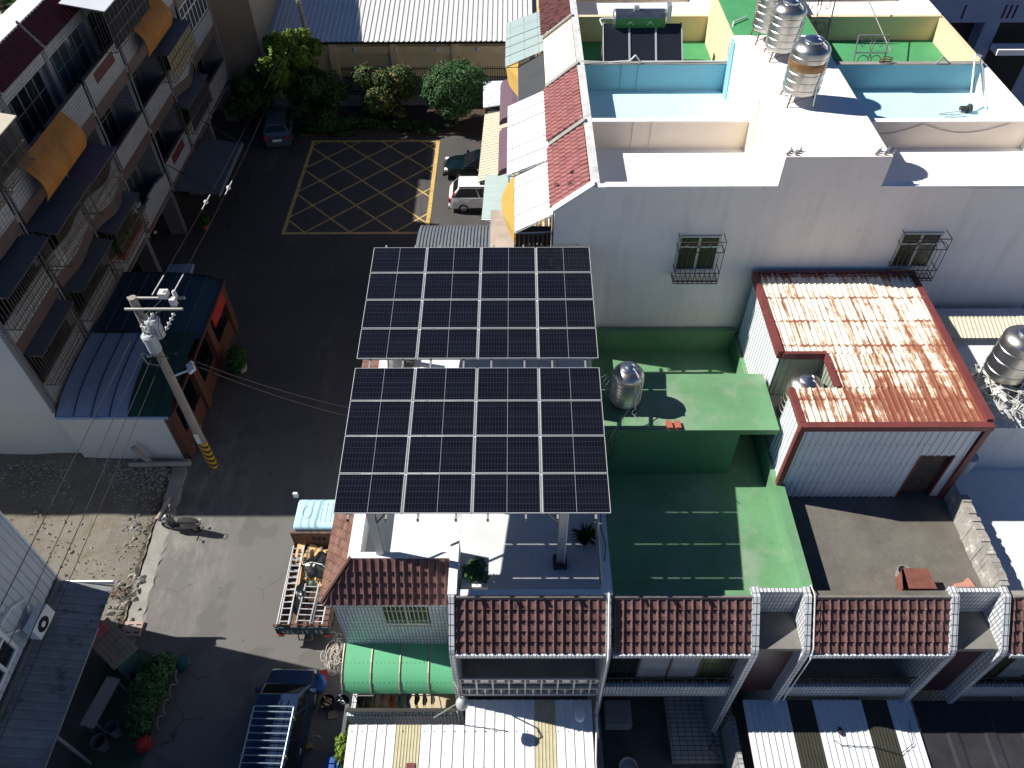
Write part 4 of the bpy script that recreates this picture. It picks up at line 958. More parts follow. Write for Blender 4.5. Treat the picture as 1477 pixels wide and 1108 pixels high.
sheet('nearest white sheet awning under the broken red roof tiles', (X0, 21.1, 13.1), (X0, 24.4, 13.1), (-.05, 20.9, 12.55), (-.05, 24.2, 12.55), 'white_sheet', .55, .02)
sheet('longer white sheet awning with screw rows under the red tile roof', (X0, 24.3, 13.18), (X0, 29.4, 13.15), (-.32, 24.1, 12.65), (-.32, 29.0, 12.65), 'white_sheet', .2, .015)
sheet('dark grey ribbed awning below the cream roof slope', (X0, 29.6, 12.9), (X0, 33.2, 12.9), (.1, 29.3, 12.4), (.1, 33.0, 12.4), 'dark_sheet', .12, .02)
sheet('translucent pale green awning at the top of the frame beside the dark roof slope', (X0, 33.2, 13.0), (X0, 37.4, 13.0), (-.45, 32.8, 12.5), (-.45, 37.2, 12.5), 'glass_sheet', .7, .02)
# barred balcony below the nearest sheet
t = thing('balcony_cage', 'dark barred balcony at the end of the row under the nearest white sheet', 'balcony cage', (.6, 21, 9.5))
mb = MB()
for k in range(9):
    x = -.05 + k * (G0 + .0) / 8; mb.tube((x, 21.05, 9.6), (x, 21.05, 12.4), .02, 5)
for z in (9.6, 10.5, 11.4, 12.35): mb.tube((-.05, 21.05, z), (G0, 21.05, z), .025, 5)
for k in range(22):
    y = 21.05 + k * .19; mb.tube((-.05, y, 9.6), (-.05, y, 12.4), .018, 5)
for z in (9.6, 10.5, 11.4, 12.35): mb.tube((-.05, 21.05, z), (-.05, 25.0, z), .025, 5)
obj('bars', mb, 'brown_metal', t)
obj('floor', MB().box(-.1, G0 - .06, 21.03, 25.0, 9.4, 9.58), 'concrete', t)
mb = MB()
for k in range(4):
    for j in range(12): mb.box(.42 + k * .14, .47 + k * .14, 21.3, 21.34, 9.8 + j * .17, 9.88 + j * .17)
obj('louvre', mb, 'wire_white', t)
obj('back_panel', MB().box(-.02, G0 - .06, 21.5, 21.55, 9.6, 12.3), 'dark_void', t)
# mustard curved shades
def shade(y0, y1, x0, z0, bulge, drop, lab, m='mustard_wall'):
    t = thing('curved_shade', lab, 'awning', (x0, y0, z0), 'curved shades on the row houses')
    mb = MB(); k = 14; vs = []
    for i in range(k + 1):
        a = i / k; w = math.sin(a * math.pi) * bulge
        vs += [(x0 - w, y0 + (y1 - y0) * a, z0), (x0 - w * .8, y0 + (y1 - y0) * a, z0 - drop)]
    mb.add(vs, [(2 * i, 2 * i + 2, 2 * i + 3, 2 * i + 1) for i in range(k)])
    mb.add([(x0, y0, z0)] + [vs[2 * i] for i in range(k + 1)] + [(x0, y1, z0)], [tuple(range(k + 3))])
    obj('panel', mb, m, t)
shade(21.9, 26.0, .05, 11.6, .6, .5, 'mustard curved shade beside the nearest white sheet')
shade(33.0, 36.5, .1, 11.9, .6, .9, 'mustard curved shade under the pale green awning')
# lower roofs
sheet('beige corrugated lean-to roof over the parked white car', (.1, 39.0, 3.4), (.1, 46.2, 3.4), (-2.2, 38.6, 3.0), (-2.0, 46.2, 3.0), 'beige_sheet', .28, .04, 'lean_to_roof', cat='roof')
sheet('glassy pale green sheet roof in front of the parked white car', (.25, 33.6, 3.9), (.25, 38.0, 3.9), (-1.85, 34.6, 3.3), (-1.75, 38.8, 3.3), 'glass_sheet', .9, .015, 'lean_to_roof', cat='roof')
sheet('pale grey sheet roof beside the round tree', (-.3, 46.6, 3.6), (-.3, 49.6, 3.6), (-2.1, 46.8, 3.2), (-2.2, 50.3, 3.2), 'cool_sheet', .8, .02, 'lean_to_roof', cat='roof')
def plum(y0, y1, lab):
    t = thing('plum_awning', lab, 'awning', (0, y0, 6.6), 'plum metal awnings on the row houses')
    mb = MB(); P = [(X0, 6.9), (-.2, 6.75), (-.75, 6.55), (-.9, 6.35), (-.92, 6.15)]
    vs = [(x, y, z) for y in (y0, y1) for x, z in P]; n = len(P)
    mb.add(vs, [(i, i + 1, n + i + 1, n + i) for i in range(n - 1)] + [(0, 1, 2, 3, 4), (9, 8, 7, 6, 5)])
    obj('hood', mb, 'plum_metal', t)
    gm = MB()
    for k in range(6):
        y = y0 - 2.2 + k * .4; gm.tube((-.35, y, 5.4), (-.35, y, 6.9), .025, 5)
    for z in (5.4, 5.9, 6.4, 6.9): gm.tube((-.35, y0 - 2.2, z), (-.35, y0 - .1, z), .025, 5)
    obj('side_bars', gm, 'dark_metal', t)
plum(39.2, 43.6, 'farther plum metal awning beside the pale grey sheet roof')
plum(34.2, 38.2, 'nearer plum metal awning above the beige lean-to roof')
t = thing('carport', 'dark grey carport roof of arched ribs behind the solar array', 'carport', (-4, 33, 0))
CX0, CX1, CY0, CY1 = -5.2, -1.35, 29.5, 34.8
mb = MB(); k = 22; vs = []; K = []
for i in range(k):
    for q, h in ((0, 0), (.55, 0), (.68, 1), (.9, 1)): K.append(((i + q) / k, h))
K.append((1, 0)); nv = 10
for j in range(nv + 1):
    s_ = j / nv; y = CY0 + (CY1 - CY0) * s_; z = 2.7 + .55 * math.sin(s_ * math.pi) ** .8
    vs += [(CX0 + (CX1 - CX0) * q, y, z + h * .05) for q, h in K]
m_ = len(K); mb.add(vs, [(j * m_ + i, j * m_ + i + 1, (j + 1) * m_ + i + 1, (j + 1) * m_ + i) for j in range(nv) for i in range(m_ - 1)])
obj('roof', mb, 'slate_sheet', t)
for x in (CX0 + .1, CX1 - .1):
    for y in (CY0, CY1): obj('post', MB().box(x - .05, x + .05, y - .05, y + .05, 0, 2.7), 'steel_grey', t)
sheet('flat brown weathered roof beside the arched carport', (1.1, 29.0, 4.6), (1.1, 33.4, 4.6), (-1.3, 29.0, 4.4), (-1.3, 33.8, 4.4), 'brown_sheet', 1.2, .015, 'lean_to_roof', cat='roof')
# building beyond the row, top right
t = thing('concrete_building', 'bluish shaded building with slot openings beyond the yellow parapet, top right', 'building', (27, 43, 0))
obj('wall', MB().box(19.0, 36, 42.8, 50, 0, 11.6), 'navy_building', t)
obj('fascia', MB().box(19.0, 36, 42.0, 42.798, 10.42, 11.62), 'navy_building', t)
obj('roof', MB().box(18.9, 36, 41.9, 50, 11.63, 11.75), 'white_floor', t)
for x in (23.5, 25.62, 25.9, 26.18, 28.4): obj('slot', MB().box(x, x + .1, 41.985, 42.02, 10.62, 11.32), 'dark_void', t)
for x in (19.2, 22.3, 26.05): obj('opening', MB().box(x, x + (2.4 if x < 22 else 2.55), 42.77, 42.81, 6.2, 10.4), 'dark_void', t)
for x in (21.7, 24.95): obj('column', MB().box(x, x + .8, 42.02, 42.77, 0, 10.41), 'navy_building', t)
obj('ledge', MB().box(25.8, 36, 41.2, 42.01, 9.0, 9.3), 'white_floor', t)
# ================================================================== LEFT ROW (four storeys, tiled, in shade)
XW, XB, XT, XE = -20.9, -19.6, -20.7, -21.3     # wall, balcony front, eave, ridge parapet
LY = [21.3, 25.4, 29.5, 33.7, 38.1, 42.2, 46.2, 51.3]
FL = [3.45, 6.75, 10.2]                          # balcony floors of storeys 2..4
RT = [4.4, 7.72, 11.4]                           # top of the balcony fronts
LB = [2.9, 6.15, 9.5]                            # underside of the bands
LAB = ['end unit of the brown and white tiled row, next to the pale blank end wall',
       'tiled row house with a beige roofed cage on its top balcony',
       'tiled row house with an orange sheet under its top balcony and a planted cage lower',
       'tiled row house with a stepped lowest balcony front and an open dark red roof bay',
       'tiled row house with dark red inset panels and a pale roofed cage at the top',
       'tiled row house with a straw screened cage on its third storey',
       'far end unit of the tiled row with glazed balconies beside the tan tower wall']
def bulge(y, y0, y1, amt):
    s_ = (y - y0) / (y1 - y0)
    return amt * (1 - math.cos(min(1, s_ * 2.2) * math.pi)) / 2 if s_ < .455 else amt * (1 + math.cos((s_ - .455) / .545 * math.pi)) / 2
def front(root, y0, y1, f, amt):
    k = 16 if amt else 1; zs = [LB[f], LB[f] + (.62 if f != 0 else .25), RT[f]]
    ys = [y0 + (y1 - y0) * i / k for i in range(k + 1)]; xs = [XB + bulge(y, y0, y1, amt) if amt else XB for y in ys]
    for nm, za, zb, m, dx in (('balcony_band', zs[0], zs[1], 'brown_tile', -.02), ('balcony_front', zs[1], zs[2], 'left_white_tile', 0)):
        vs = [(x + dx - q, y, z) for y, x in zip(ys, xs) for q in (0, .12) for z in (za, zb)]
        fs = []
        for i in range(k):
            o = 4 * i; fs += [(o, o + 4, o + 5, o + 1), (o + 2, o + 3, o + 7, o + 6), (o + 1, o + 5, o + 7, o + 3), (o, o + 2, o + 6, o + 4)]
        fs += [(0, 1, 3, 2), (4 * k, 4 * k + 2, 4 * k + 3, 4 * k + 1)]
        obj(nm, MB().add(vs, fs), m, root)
    vs = [(x + (.02 if j else -.16), y, z) for y, x in zip(ys, xs) for j in (0, 1) for z in (RT[f] + .003, RT[f] + .06)]
    fs = []
    for i in range(k):
        o = 4 * i; fs += [(o + 2, o + 6, o + 7, o + 3), (o + 1, o + 3, o + 7, o + 5), (o, o + 1, o + 5, o + 4)]
    obj('coping', MB().add(vs, fs), 'brown_tile', root)
def cage(root, y0, y1, z0, z1, depth, roof='dark_sheet', step=.16, lattice=0, back=None, xf=XB):
    xo = xf + depth; mb = MB(); n = round((y1 - y0) / step)
    for i in range(n + 1): y = y0 + (y1 - y0) * i / n; mb.tube((xo, y, z0), (xo, y, z1), .013 if not lattice else .016, 4, cap=False)
    for z in (z0, (z0 + z1) / 2, z1) if not lattice else [z0 + (z1 - z0) * j / 3 for j in range(4)]: mb.tube((xo, y0, z), (xo, y1, z), .022, 4)
    for y in (y0, y1):
        for i in range(5): x = xf - .05 + (depth + .05) * i / 4; mb.tube((x, y, z0), (x, y, z1), .014, 4, cap=False)
        for z in (z0, z1): mb.tube((xf - .05, y, z), (xo, y, z), .022, 4)
    for i in range(1, 3): x = xf + depth * i / 3; mb.tube((x, y0, z0), (x, y1, z0), .018, 4)
    if not lattice:
        for i in range(int((y1 - y0) / .7)):
            c = y0 + .35 + i * .7; mb.path([(xo, c - .25, z0 + .03), (xo, c, z0 + .3), (xo, c + .25, z0 + .03)], .014, 4)
    c = obj('cage', mb, 'grille_brown', root)
    obj('cage_roof', MB().extr([(XW + .02, y0 - .05, z1 + .42), (xo + .12, y0 - .05, z1 + .05), (xo + .12, y0 - .05, z1 + .01), (XW + .02, y0 - .05, z1 + .38)], (0, y1 - y0 + .1, 0)), roof, c)
    if back: obj('screen', MB().box(xo - .05, xo - .03, y0 + .05, y1 - .05, z0 + .1, z1 - .05), back, c)
mat('grille_brown', (.17, .14, .11), .6, .2, var=.15)
mat('straw_screen', (.3, .25, .13), .9, var=.25, scale=6)
mat('balcony_inside', (.1, .11, .13), .7, var=.2)
for i, lab in enumerate(LAB):
    y0, y1 = LY[i], LY[i + 1]
    t = thing('row_house', lab, 'house', (-24, (y0 + y1) / 2, 0), 'tiled houses along the left side of the street')
    e = .25 if i == 0 else .002; xb = -38 if i == 0 else -24.4
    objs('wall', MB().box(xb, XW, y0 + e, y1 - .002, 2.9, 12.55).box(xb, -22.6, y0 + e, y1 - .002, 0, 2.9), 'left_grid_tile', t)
    obj('terrace_floor', MB().box(xb, XE - .31, y0 + e, y1 - .002, 12.55, 12.8), 'white_floor', t)
    objs('balcony_slab', MB().box(-22.6, XB - .13, y0 + .01, y1 - .01, 2.72, 2.898).box(XW + .002, XB - .15, y0 + .01, y1 - .01, 6.3, 6.6).box(XW + .002, XB - .15, y0 + .01, y1 - .01, 9.7, 10.05), 'concrete', t)
    # set-back pillars between the units
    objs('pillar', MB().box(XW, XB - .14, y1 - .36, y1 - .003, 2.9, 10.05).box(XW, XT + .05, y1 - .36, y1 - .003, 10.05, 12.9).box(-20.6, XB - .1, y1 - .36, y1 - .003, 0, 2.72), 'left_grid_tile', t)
    obj('downpipe', MB().tube((XB + .05, y1 - .09, 2.8), (XB + .05, y1 - .09, 11.3), .028, 6), 'concrete', t)
    # eave band and dark red tile mansard
    obj('eave_band', MB().box(XT - .1, XT + .02, y0 + .01, y1 - .002, 12.5, 12.98), 'left_white_tile', t)
    obj('roof', MB().tiles((XE, y1 - .12, 14.0), (0, -(y1 - y0 - .2), 0), (XT - XE + .05, 0, -1.0), 14, 5), 'roof_tile_dark', t, sm=50)
    obj('roof_parapet', MB().box(XE - .3, XE + .03, y0 + .002, y1 - .002, 12.5, 14.05), 'white_wall', t)
    obj('roof_kerb', MB().extr([(XE - .02, y1 - .1, 14.0), (XT + .06, y1 - .1, 12.9), (XT + .06, y1 - .1, 13.06), (XE - .02, y1 - .1, 14.16)], (0, .16, 0)), 'pale_concrete', t)
    for f in range(3):
        z0 = FL[f] + .1; z1 = z0 + 2.25
        w = obj('window', MB().box(XW + .003, XW + .03, y0 + .5, y1 - .8, z0, z1), 'window_teal' if (i + f) % 2 else 'window_dark', t)
        fr = MB(); n = 4
        for k in range(n + 1): y = y0 + .5 + (y1 - y0 - 1.3) * k / n; fr.box(XW + .031, XW + .06, y - .035, y + .035, z0, z1)
        fr.box(XW + .031, XW + .055, y0 + .5, y1 - .8, z1 - .06, z1).box(XW + .031, XW + .055, y0 + .5, y1 - .8, z0 + 1.3, z0 + 1.34)
        obj('frame', fr, 'window_frame_grey' if 'window_frame_grey' in MATS else mat('window_frame_grey', (.16, .18, .19), .5), w)
        amt = {(2, 1): .42, (5, 1): .35, (1, 1): .2}.get((i, f), 0)
        if not (i == 3 and f == 0): front(t, y0 + .22, y1 - .18, f, amt)
    # arcade wall on the ground floor
    obj('shop_front', MB().box(-22.6, -22.57, y0 + .4, y1 - .5, .05, 2.6), 'brown_sheet' if i % 2 else 'steel_grey', t)
    if i == 0:
        obj('end_wall', MB().box(-38, XW + .0, y0, y0 + .22, 0, 14.05).box(XW, XB - .02, y0, y0 + .22, 0, 10.9), 'end_wall_paint', t)
        obj('corner_edge', MB().box(XB - .14, XB + .06, y0 - .02, y0 + .21, 2.9, 11.4), 'left_grid_tile', t)
        cage(t, y0 + .4, y1 - .5, 4.25, 5.95, .55); cage(t, y0 + .3, y1 - .2, 7.5, 9.1, .75); cage(t, y0 + .2, y1 - .2, 11.3, 13.2, .5, 'beige_sheet')
    if i == 1:
        cage(t, y0 + .2, y1 - .3, 4.25, 5.95, .7); cage(t, y0 + .1, y1 - .3, 7.45, 9.1, 1.0, step=.12)
        cage(t, y0 - .1, y0 + 1.9, 11.4, 13.2, .5, 'beige_sheet', step=.11)
    if i == 2:
        cage(t, y0 + .3, y1 - .6, 4.2, 5.9, .65, step=.13)
        mb = MB().leaves([((-19.35, y0 + .9 + k * .62, 4.6 + .15 * (k % 2)), (.2, .3, .3)) for k in range(5)], 700, .09, rg); obj('cage_plants', mb, 'leaf_flower', t)
        obj('planter', MB().box(-19.5, -19.1, y0 + .5, y1 - .8, 4.2, 4.4), 'terracotta', t)
        cage(t, y0 - .2, y1 - 1.5, 7.45, 9.0, 1.0, 'plum_metal', step=.12)
    if i == 3:   # stepped front
        obj('balcony_band', MB().box(XB - .14, XB - .02, y0 + .22, y1 - .18, 2.9, 3.15), 'brown_tile', t)
        for k in range(6): obj('balcony_front', MB().box(XB - .12, XB, y0 + .22 + k * .66, y0 + .22 + (k + 1) * .66 - .002, 3.15, RT[0] - .12 * abs(k - 2.5)), 'left_white_tile', t)
    if i in (3, 4):
        f = 2 if i == 3 else 0
        obj('inset_panel', MB().box(XB + .001, XB + .012, y0 + 1.1, y1 - .9, RT[f] - .62, RT[f] - .12), 'roof_tile_dark', t)
    if i == 4: cage(t, y0 - 1.4, y1 - .4, 11.4, 13.3, .55, 'cool_sheet', step=.5, lattice=1, back='dark_void')
    if i == 5:
        cage(t, y0 - .8, y1 - .5, 7.6, 9.1, .7, 'dark_sheet', step=.45, lattice=1, back='straw_screen')
        cage(t, y0 - .5, y1 - .5, 4.3, 5.9, .7, 'dark_sheet', step=.3, back='dark_void')
    if i == 6:
        for f in (1, 2):
            fr = MB(); za, zb = RT[f] + .08, RT[f] + 1.75
            for k in range(8): y = y0 + .3 + (y1 - y0 - .6) * k / 7; fr.box(XB - .06, XB - .02, y - .03, y + .03, za, zb)
            for z in (za, za + 1.1, zb): fr.box(XB - .058, XB - .022, y0 + .3, y1 - .3, z - .03, z + .03)
            g = obj('balcony_glazing', fr, 'white_metal', t)
            obj('pane', MB().box(XB - .045, XB - .035, y0 + .3, y1 - .3, za + .03, zb - .03), 'window_teal', g)
def orange(y0, y1, lab):
    t = thing('orange_sheet', lab, 'sheet awning', (XB, y0, 11.2), 'orange corrugated sheets hung from the balconies')
    mb = MB(); k = round((y1 - y0) / .16); nv = 9; vs = []
    P = [(.06 + .62 * math.sin(s_ / nv * 2.3) ** 1.1, 11.48 - 1.35 * (s_ / nv) - .32 * (s_ / nv) ** 2) for s_ in range(nv + 1)]
    for dx, z in P: vs += [(XB + dx + .035 * h, y0 + (y1 - y0) * (i + q) / k, z + .02 * h) for i in range(k) for q, h in ((0, 0), (.3, .7), (.5, 1), (.7, .7))] + [(XB + dx, y1, z)]
    m_ = 4 * k + 1; mb.add(vs, [(j * m_ + i, j * m_ + i + 1, (j + 1) * m_ + i + 1, (j + 1) * m_ + i) for j in range(nv) for i in range(m_ - 1)])
    obj('sheet', mb, 'orange_sheet', t)
    fr = MB()
    for y in (y0, (y0 + y1) / 2, y1): fr.path([(XB + dx - .04, y, z - .03) for dx, z in P], .02, 4)
    obj('frame', fr, 'brown_metal', t)
orange(26.75, 31.0, 'larger orange corrugated sheet hanging from a top balcony of the left row')
orange(39.6, 43.7, 'farther orange corrugated sheet with a seam, hanging near the straw screened cage')
# air conditioner on a balcony of the row
def aircon(p, lab, d=(1, 0), s=1.):
    t = thing('air_conditioner', lab, 'air conditioner', p); x, y, z = p; w, dp, h = .42 * s, .3 * s, .58 * s
    ax = Vector((d[0], d[1], 0)).normalized(); ay = Vector((-ax.y, ax.x, 0)); up = Vector((0, 0, 1)); c = Vector(p)
    vs = [c + ay * a * w + ax * b * dp / 2 + up * q * h for q in (0, 1) for a, b in ((-1, -1), (1, -1), (1, 1), (-1, 1))]
    obj('body', MB().add(vs, [(3, 2, 1, 0), (4, 5, 6, 7), (0, 1, 5, 4), (1, 2, 6, 5), (2, 3, 7, 6), (3, 0, 4, 7)]), 'white_metal', t, bevel=.02)
    f = MB(); cc = c + ax * (dp / 2 + .006) + up * h * .5 - ay * w * .15; n = 20; r = h * .4
    f.add([cc + (ay * math.cos(k * 6.2832 / n) + up * math.sin(k * 6.2832 / n)) * r for k in range(n)], [tuple(range(n))])
    obj('fan', f, 'dark_void', t)
    f = MB(); cc = cc + ax * .006; f.add([cc + (ay * math.cos(k * 6.2832 / n) + up * math.sin(k * 6.2832 / n)) * r * .38 for k in range(n)], [tuple(range(n))])
    obj('fan_hub', f, 'white_metal', t)
aircon((-20.1, 34.4, 3.7), 'white air conditioner on the stepped balcony of the left row')
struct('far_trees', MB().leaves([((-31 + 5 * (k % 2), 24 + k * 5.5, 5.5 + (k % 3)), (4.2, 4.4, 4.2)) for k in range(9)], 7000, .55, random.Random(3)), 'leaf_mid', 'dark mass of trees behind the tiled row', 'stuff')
# low dark canopy over the arcade at the far end, on the street
t = thing('canopy', 'dark low canopy over the pavement at the far end of the tiled row', 'canopy', (-18, 43, 2.7))
obj('roof', MB().extr([(-19.7, 38.1, 2.85), (-17.15, 38.1, 2.55), (-17.15, 38.1, 2.5), (-19.7, 38.1, 2.8)], (0, 5.6, 0)), 'dark_sheet', t)
for y in (38.3, 40.9, 43.5): obj('post', MB().tube((-17.25, y, 0), (-17.25, y, 2.5), .05, 8), 'dark_metal', t)
obj('edge', MB().box(-17.16, -17.05, 38.1, 43.7, 2.36, 2.6), 'slate_sheet', t)
for y in (38.2, 43.6): obj('stay', MB().tube((-19.5, y, 4.4), (-17.2, y, 2.6), .03, 5), 'dark_metal', t)
# roofs behind the parapet
t = thing('tan_tower', 'tall plain tan building standing behind the far end of the tiled row', 'building', (-22, 54, 0))
obj('wall', MB().box(-34, -17.45, 52.6, 62, 0, 10.3), 'tan_wall', t)
obj('roof', MB().box(-34.1, -17.35, 52.5, 62.1, 10.3, 10.42), 'concrete', t)

# ================================================================== ANNEX WITH CURVED AWNINGS
t = thing('carport', 'one-storey annex with blue and dark teal arched sheet roof behind the utility pole', 'carport', (-17, 25, 0))
AXL, AXR = -19.45, -14.6
def arch(y0, y1, name, m, x0=AXL, x1=AXR, nseam=4, along='y'):
    mb = MB(); k = 18
    P = [(x0 + (x1 - x0) * s_ / k, 3.05 + .55 * (1 - (s_ / k) ** 4) - .25 * max(0, s_ / k - .85)) for s_ in range(k + 1)]
    vs = [(x, y, z) for y in (y0, y1) for x, z in P]; n = k + 1
    mb.add(vs, [(i, i + 1, n + i + 1, n + i) for i in range(k)])
    r = obj(name, mb, m, t, sm=True)
    sm_ = MB()
    for j in range(nseam + 1):
        y = y0 + (y1 - y0) * j / nseam
        for (xa, za), (xb, zb) in zip(P, P[1:]): sm_.box(xa, xb, y - .02, y + .02, min(za, zb) + .004, max(za, zb) + .022)
    obj('seam', sm_, 'dark_metal', r)
def arch2(x0, x1, name, m, n):
    """arched along the street side: falls toward the camera"""
    mb = MB(); k = 16; ya, yb = 20.98, 25.55
    P = [(yb + (ya - yb) * s_ / k, 3.05 + .5 * (1 - (s_ / k) ** 4)) for s_ in range(k + 1)]
    vs = [(x, y, z) for x in (x0, x1) for y, z in P]; q = k + 1
    mb.add(vs, [(i, i + 1, q + i + 1, q + i) for i in range(k)]); r = obj(name, mb, m, t, sm=True)
    sm_ = MB()
    for j in range(n + 1):
        x = x0 + (x1 - x0) * j / n; sm_.path([(x, y, z + .01) for y, z in P], .025, 4)
    obj('seam', sm_, 'dark_metal', r)
arch2(AXL, -16.4, 'blue_roof', 'awning_blue', 4); arch2(-16.37, AXR, 'green_roof', 'awning_deep_green', 3)
arch(25.58, 29.8, 'teal_roof', 'awning_navy', nseam=1)
sm_ = MB()
for j in range(1, 7): x = AXL + (AXR - AXL) * j / 7; sm_.box(x - .012, x + .012, 25.6, 29.78, 3.08 + .55 * (1 - (j / 7) ** 4), 3.1 + .55 * (1 - (j / 7) ** 4))
obj('seam', sm_, 'dark_sheet', t)
obj('fascia', MB().box(AXL, AXR - .1, 20.93, 20.975, 2.92, 3.06), mat('fascia_blue', (.25, .38, .6), .4), t)
obj('side_wall', MB().box(AXL, -15.0, 21.05, 21.25, 0, 2.95), 'end_wall_paint', t)
obj('rear_wall', MB().box(AXL, AXR - .1, 29.6, 29.78, 0, 3.0), 'concrete', t)
for y in (21.05, 24.0, 26.6, 29.3): obj('pillar', MB().box(-14.9, -14.62, y, y + .5, 0, 3.05), 'orange_wall', t)
obj('gutter', MB().box(AXR - .02, AXR + .1, 21.0, 29.8, 2.98, 3.08), 'orange_wall', t)
obj('sign', MB().box(-14.61, -14.56, 27.3, 29.2, 2.2, 2.85), 'red_paint', t)
obj('street_screen', MB().box(-14.82, -14.76, 21.6, 29.3, .0, 1.0), 'orange_wall', t)
for x0, z0, a in ((-17.2, .25, 0.), (-16.4, .28, .03)): solo('pipe_section', MB().tube((x0, 20.55, z0), (x0 + 1.9, 20.6, z0 - .02), .11, 10), 'concrete', 'grey pipe section lying along the foot of the pale end wall, %s' % ('left one' if x0 < -17 else 'right one'), 'pipe', 'pipes along the end wall')
solo('broken_post', MB().tube((-16.25, 20.7, .0), (-16.75, 20.75, 1.25), .12, 10), 'concrete', 'short grey post leaning against the pale end wall', 'post')
rgp = random.Random(21)
x, y = -13.75, 26.6
t = thing('potted_plant', 'round dark bush in a pot beside the red sign of the annex', 'plant', (x, y, 0))
obj('pot', MB().lathe((x, y, 0), [(0, 0), (.3, 0), (.38, .4), (.34, .4), (.3, .35), (0, .35)], 16), 'concrete', t, sm=True)
obj('foliage', MB().leaves([((x, y, .8), (.55, .7, .5)), ((x - .2, y + .5, .6), (.4, .5, .35)), ((x + .1, y - .5, .6), (.3, .4, .3))], 1300, .08, rgp), 'leaf_mid', t)

# ================================================================== UTILITY POLE AND WIRES
ux, uy = -13.56, 20.66
t = thing('utility_pole', 'concrete utility pole with two transformers and black and yellow striped base', 'utility pole', (ux, uy, 0))
obj('shaft', MB().tube((ux, uy, 0), (ux, uy, 9.95), .2, 18, r1=.145), 'pole_concrete', t, sm=50)
obj('striped_sleeve', MB().tube((ux, uy, .02), (ux, uy, 1.75), .212, 18, r1=.205), 'hazard_stripes', t, sm=50)
obj('notice', MB().box(ux - .1, ux + .1, uy - .207, uy - .2, 1.85, 2.5), 'cool_sheet', t)
for dy, z in ((-.22, 9.6), (.2, 9.75)): obj('crossarm', MB().tube((ux - .3, uy + dy, z), (ux + 1.75, uy + dy, z), .055, 8), 'galvanised', t)
obj('brace', MB().tube((ux + .1, uy - .18, 9.0), (ux + 1.0, uy - .2, 9.55), .025, 5).tube((ux + .1, uy + .1, 9.0), (ux + .9, uy + .15, 9.7), .025, 5), 'galvanised', t)
for k, (dx, dy, z) in enumerate(((.52, -.3, 8.35), (.3, -.55, 7.85))):
    c = (ux + dx, uy + dy, z)
    tr_ = obj('transformer', MB().lathe(c, [(0, 0), (.2, 0), (.24, .04), (.24, .72), (.27, .74), (.27, .79), (.2, .86), (0, .9)], 22), 'transformer_grey' if 'transformer_grey' in MATS else mat('transformer_grey', (.42, .46, .48), .4), t, sm=30)
    b = MB()
    for q in (-.1, .1): b.lathe((c[0] + q, c[1], c[2] + .85), [(.05, 0), (.03, .05), (.055, .08), (.03, .12), (.05, .16), (.02, .25), (0, .26)], 10)
    obj('bushing', b, 'ceramic', tr_)
    obj('hanger', MB().box(min(ux, c[0]), max(ux, c[0]), c[1] - .03, c[1] + .03, z + .4, z + .48).box(ux - .03, ux + .03, min(uy, c[1]), max(uy, c[1]), z + .401, z + .479), 'steel_grey', tr_)
def insul(a, b, n=4):
    a, b = Vector(a), Vector(b); mb = MB()
    for i in range(n):
        p = a + (b - a) * (i + .5) / n; d = (b - a).normalized() * .03; mb.tube(p - d, p + d, .085, 10, r1=.05)
    mb.tube(a, b, .018, 5); return mb
for a, b in (((ux + 1.45, uy - .3, 9.5), (ux + 1.25, uy - .95, 9.25)), ((ux + .7, uy - .3, 9.5), (ux + .5, uy - .95, 9.25)), ((ux + 1.45, uy + .2, 9.8), (ux + 1.45, uy + .2, 10.1)), ((ux + 1.1, uy + .2, 9.8), (ux + 1.1, uy + .2, 10.1))): obj('insulator', insul(a, b), 'ceramic', t)
obj('switch_box', MB().box(ux + .9, ux + 1.2, uy + .05, uy + .35, 9.82, 10.05).box(ux + 1.3, ux + 1.5, uy - .1, uy + .1, 9.6, 9.9), 'ceramic', t)
rgw = random.Random(5); mb = MB()
for i in range(9): mb.path([(ux + rgw.uniform(0, 1.5), uy - rgw.uniform(.1, .4), 9.6), (ux + rgw.uniform(.2, 1), uy - rgw.uniform(.3, .7), rgw.uniform(8.6, 9.2)), (ux + rgw.uniform(.1, .6), uy - rgw.uniform(.2, .6), rgw.uniform(7.2, 8.4))], .012, 4)
obj('leads', mb, 'wire_black', t)
obj('bracket', MB().tube((ux - .5, uy - .25, 7.4), (ux + .4, uy - .2, 7.1), .03, 5).obox((ux - .1, uy - .22, 7.3), (.5, .1, .1), .3).path([(ux - .5, uy - .3, 7.4), (ux - .35, uy - .4, 7.0), (ux, uy - .3, 6.8)], .02, 5), 'galvanised', t)
obj('floodlight', MB().tube((ux + .15, uy, 5.9), (ux + .75, uy + .1, 6.1), .04, 6).obox((ux + .9, uy + .12, 6.25), (.28, .5, .12), .5, ('Y', -.5)), 'cool_sheet', t)
fx, fy = -14.0, 52.4
t = thing('utility_pole', 'plain concrete pole rising out of the trees in front of the warehouse', 'utility pole', (fx, fy, 0))
obj('shaft', MB().tube((fx + .25, fy, 0), (fx - .15, fy, 7.6), .17, 14, r1=.13), 'pole_concrete', t, sm=50)
obj('cap', MB().tube((fx - .16, fy, 7.5), (fx - .16, fy, 7.75), .15, 12), 'concrete', t)
obj('bracket', MB().tube((fx - .15, fy - .1, 6.9), (fx - .5, fy - .2, 6.6), .03, 5).box(fx - .2, fx + .1, fy - .24, fy - .14, 6.85, 6.95), 'steel_grey', t)
def cat(a, b, sag, n=14):
    a, b = Vector(a), Vector(b); return [a + (b - a) * i / n - Vector((0, 0, sag * 4 * (i / n) * (1 - i / n))) for i in range(n + 1)]
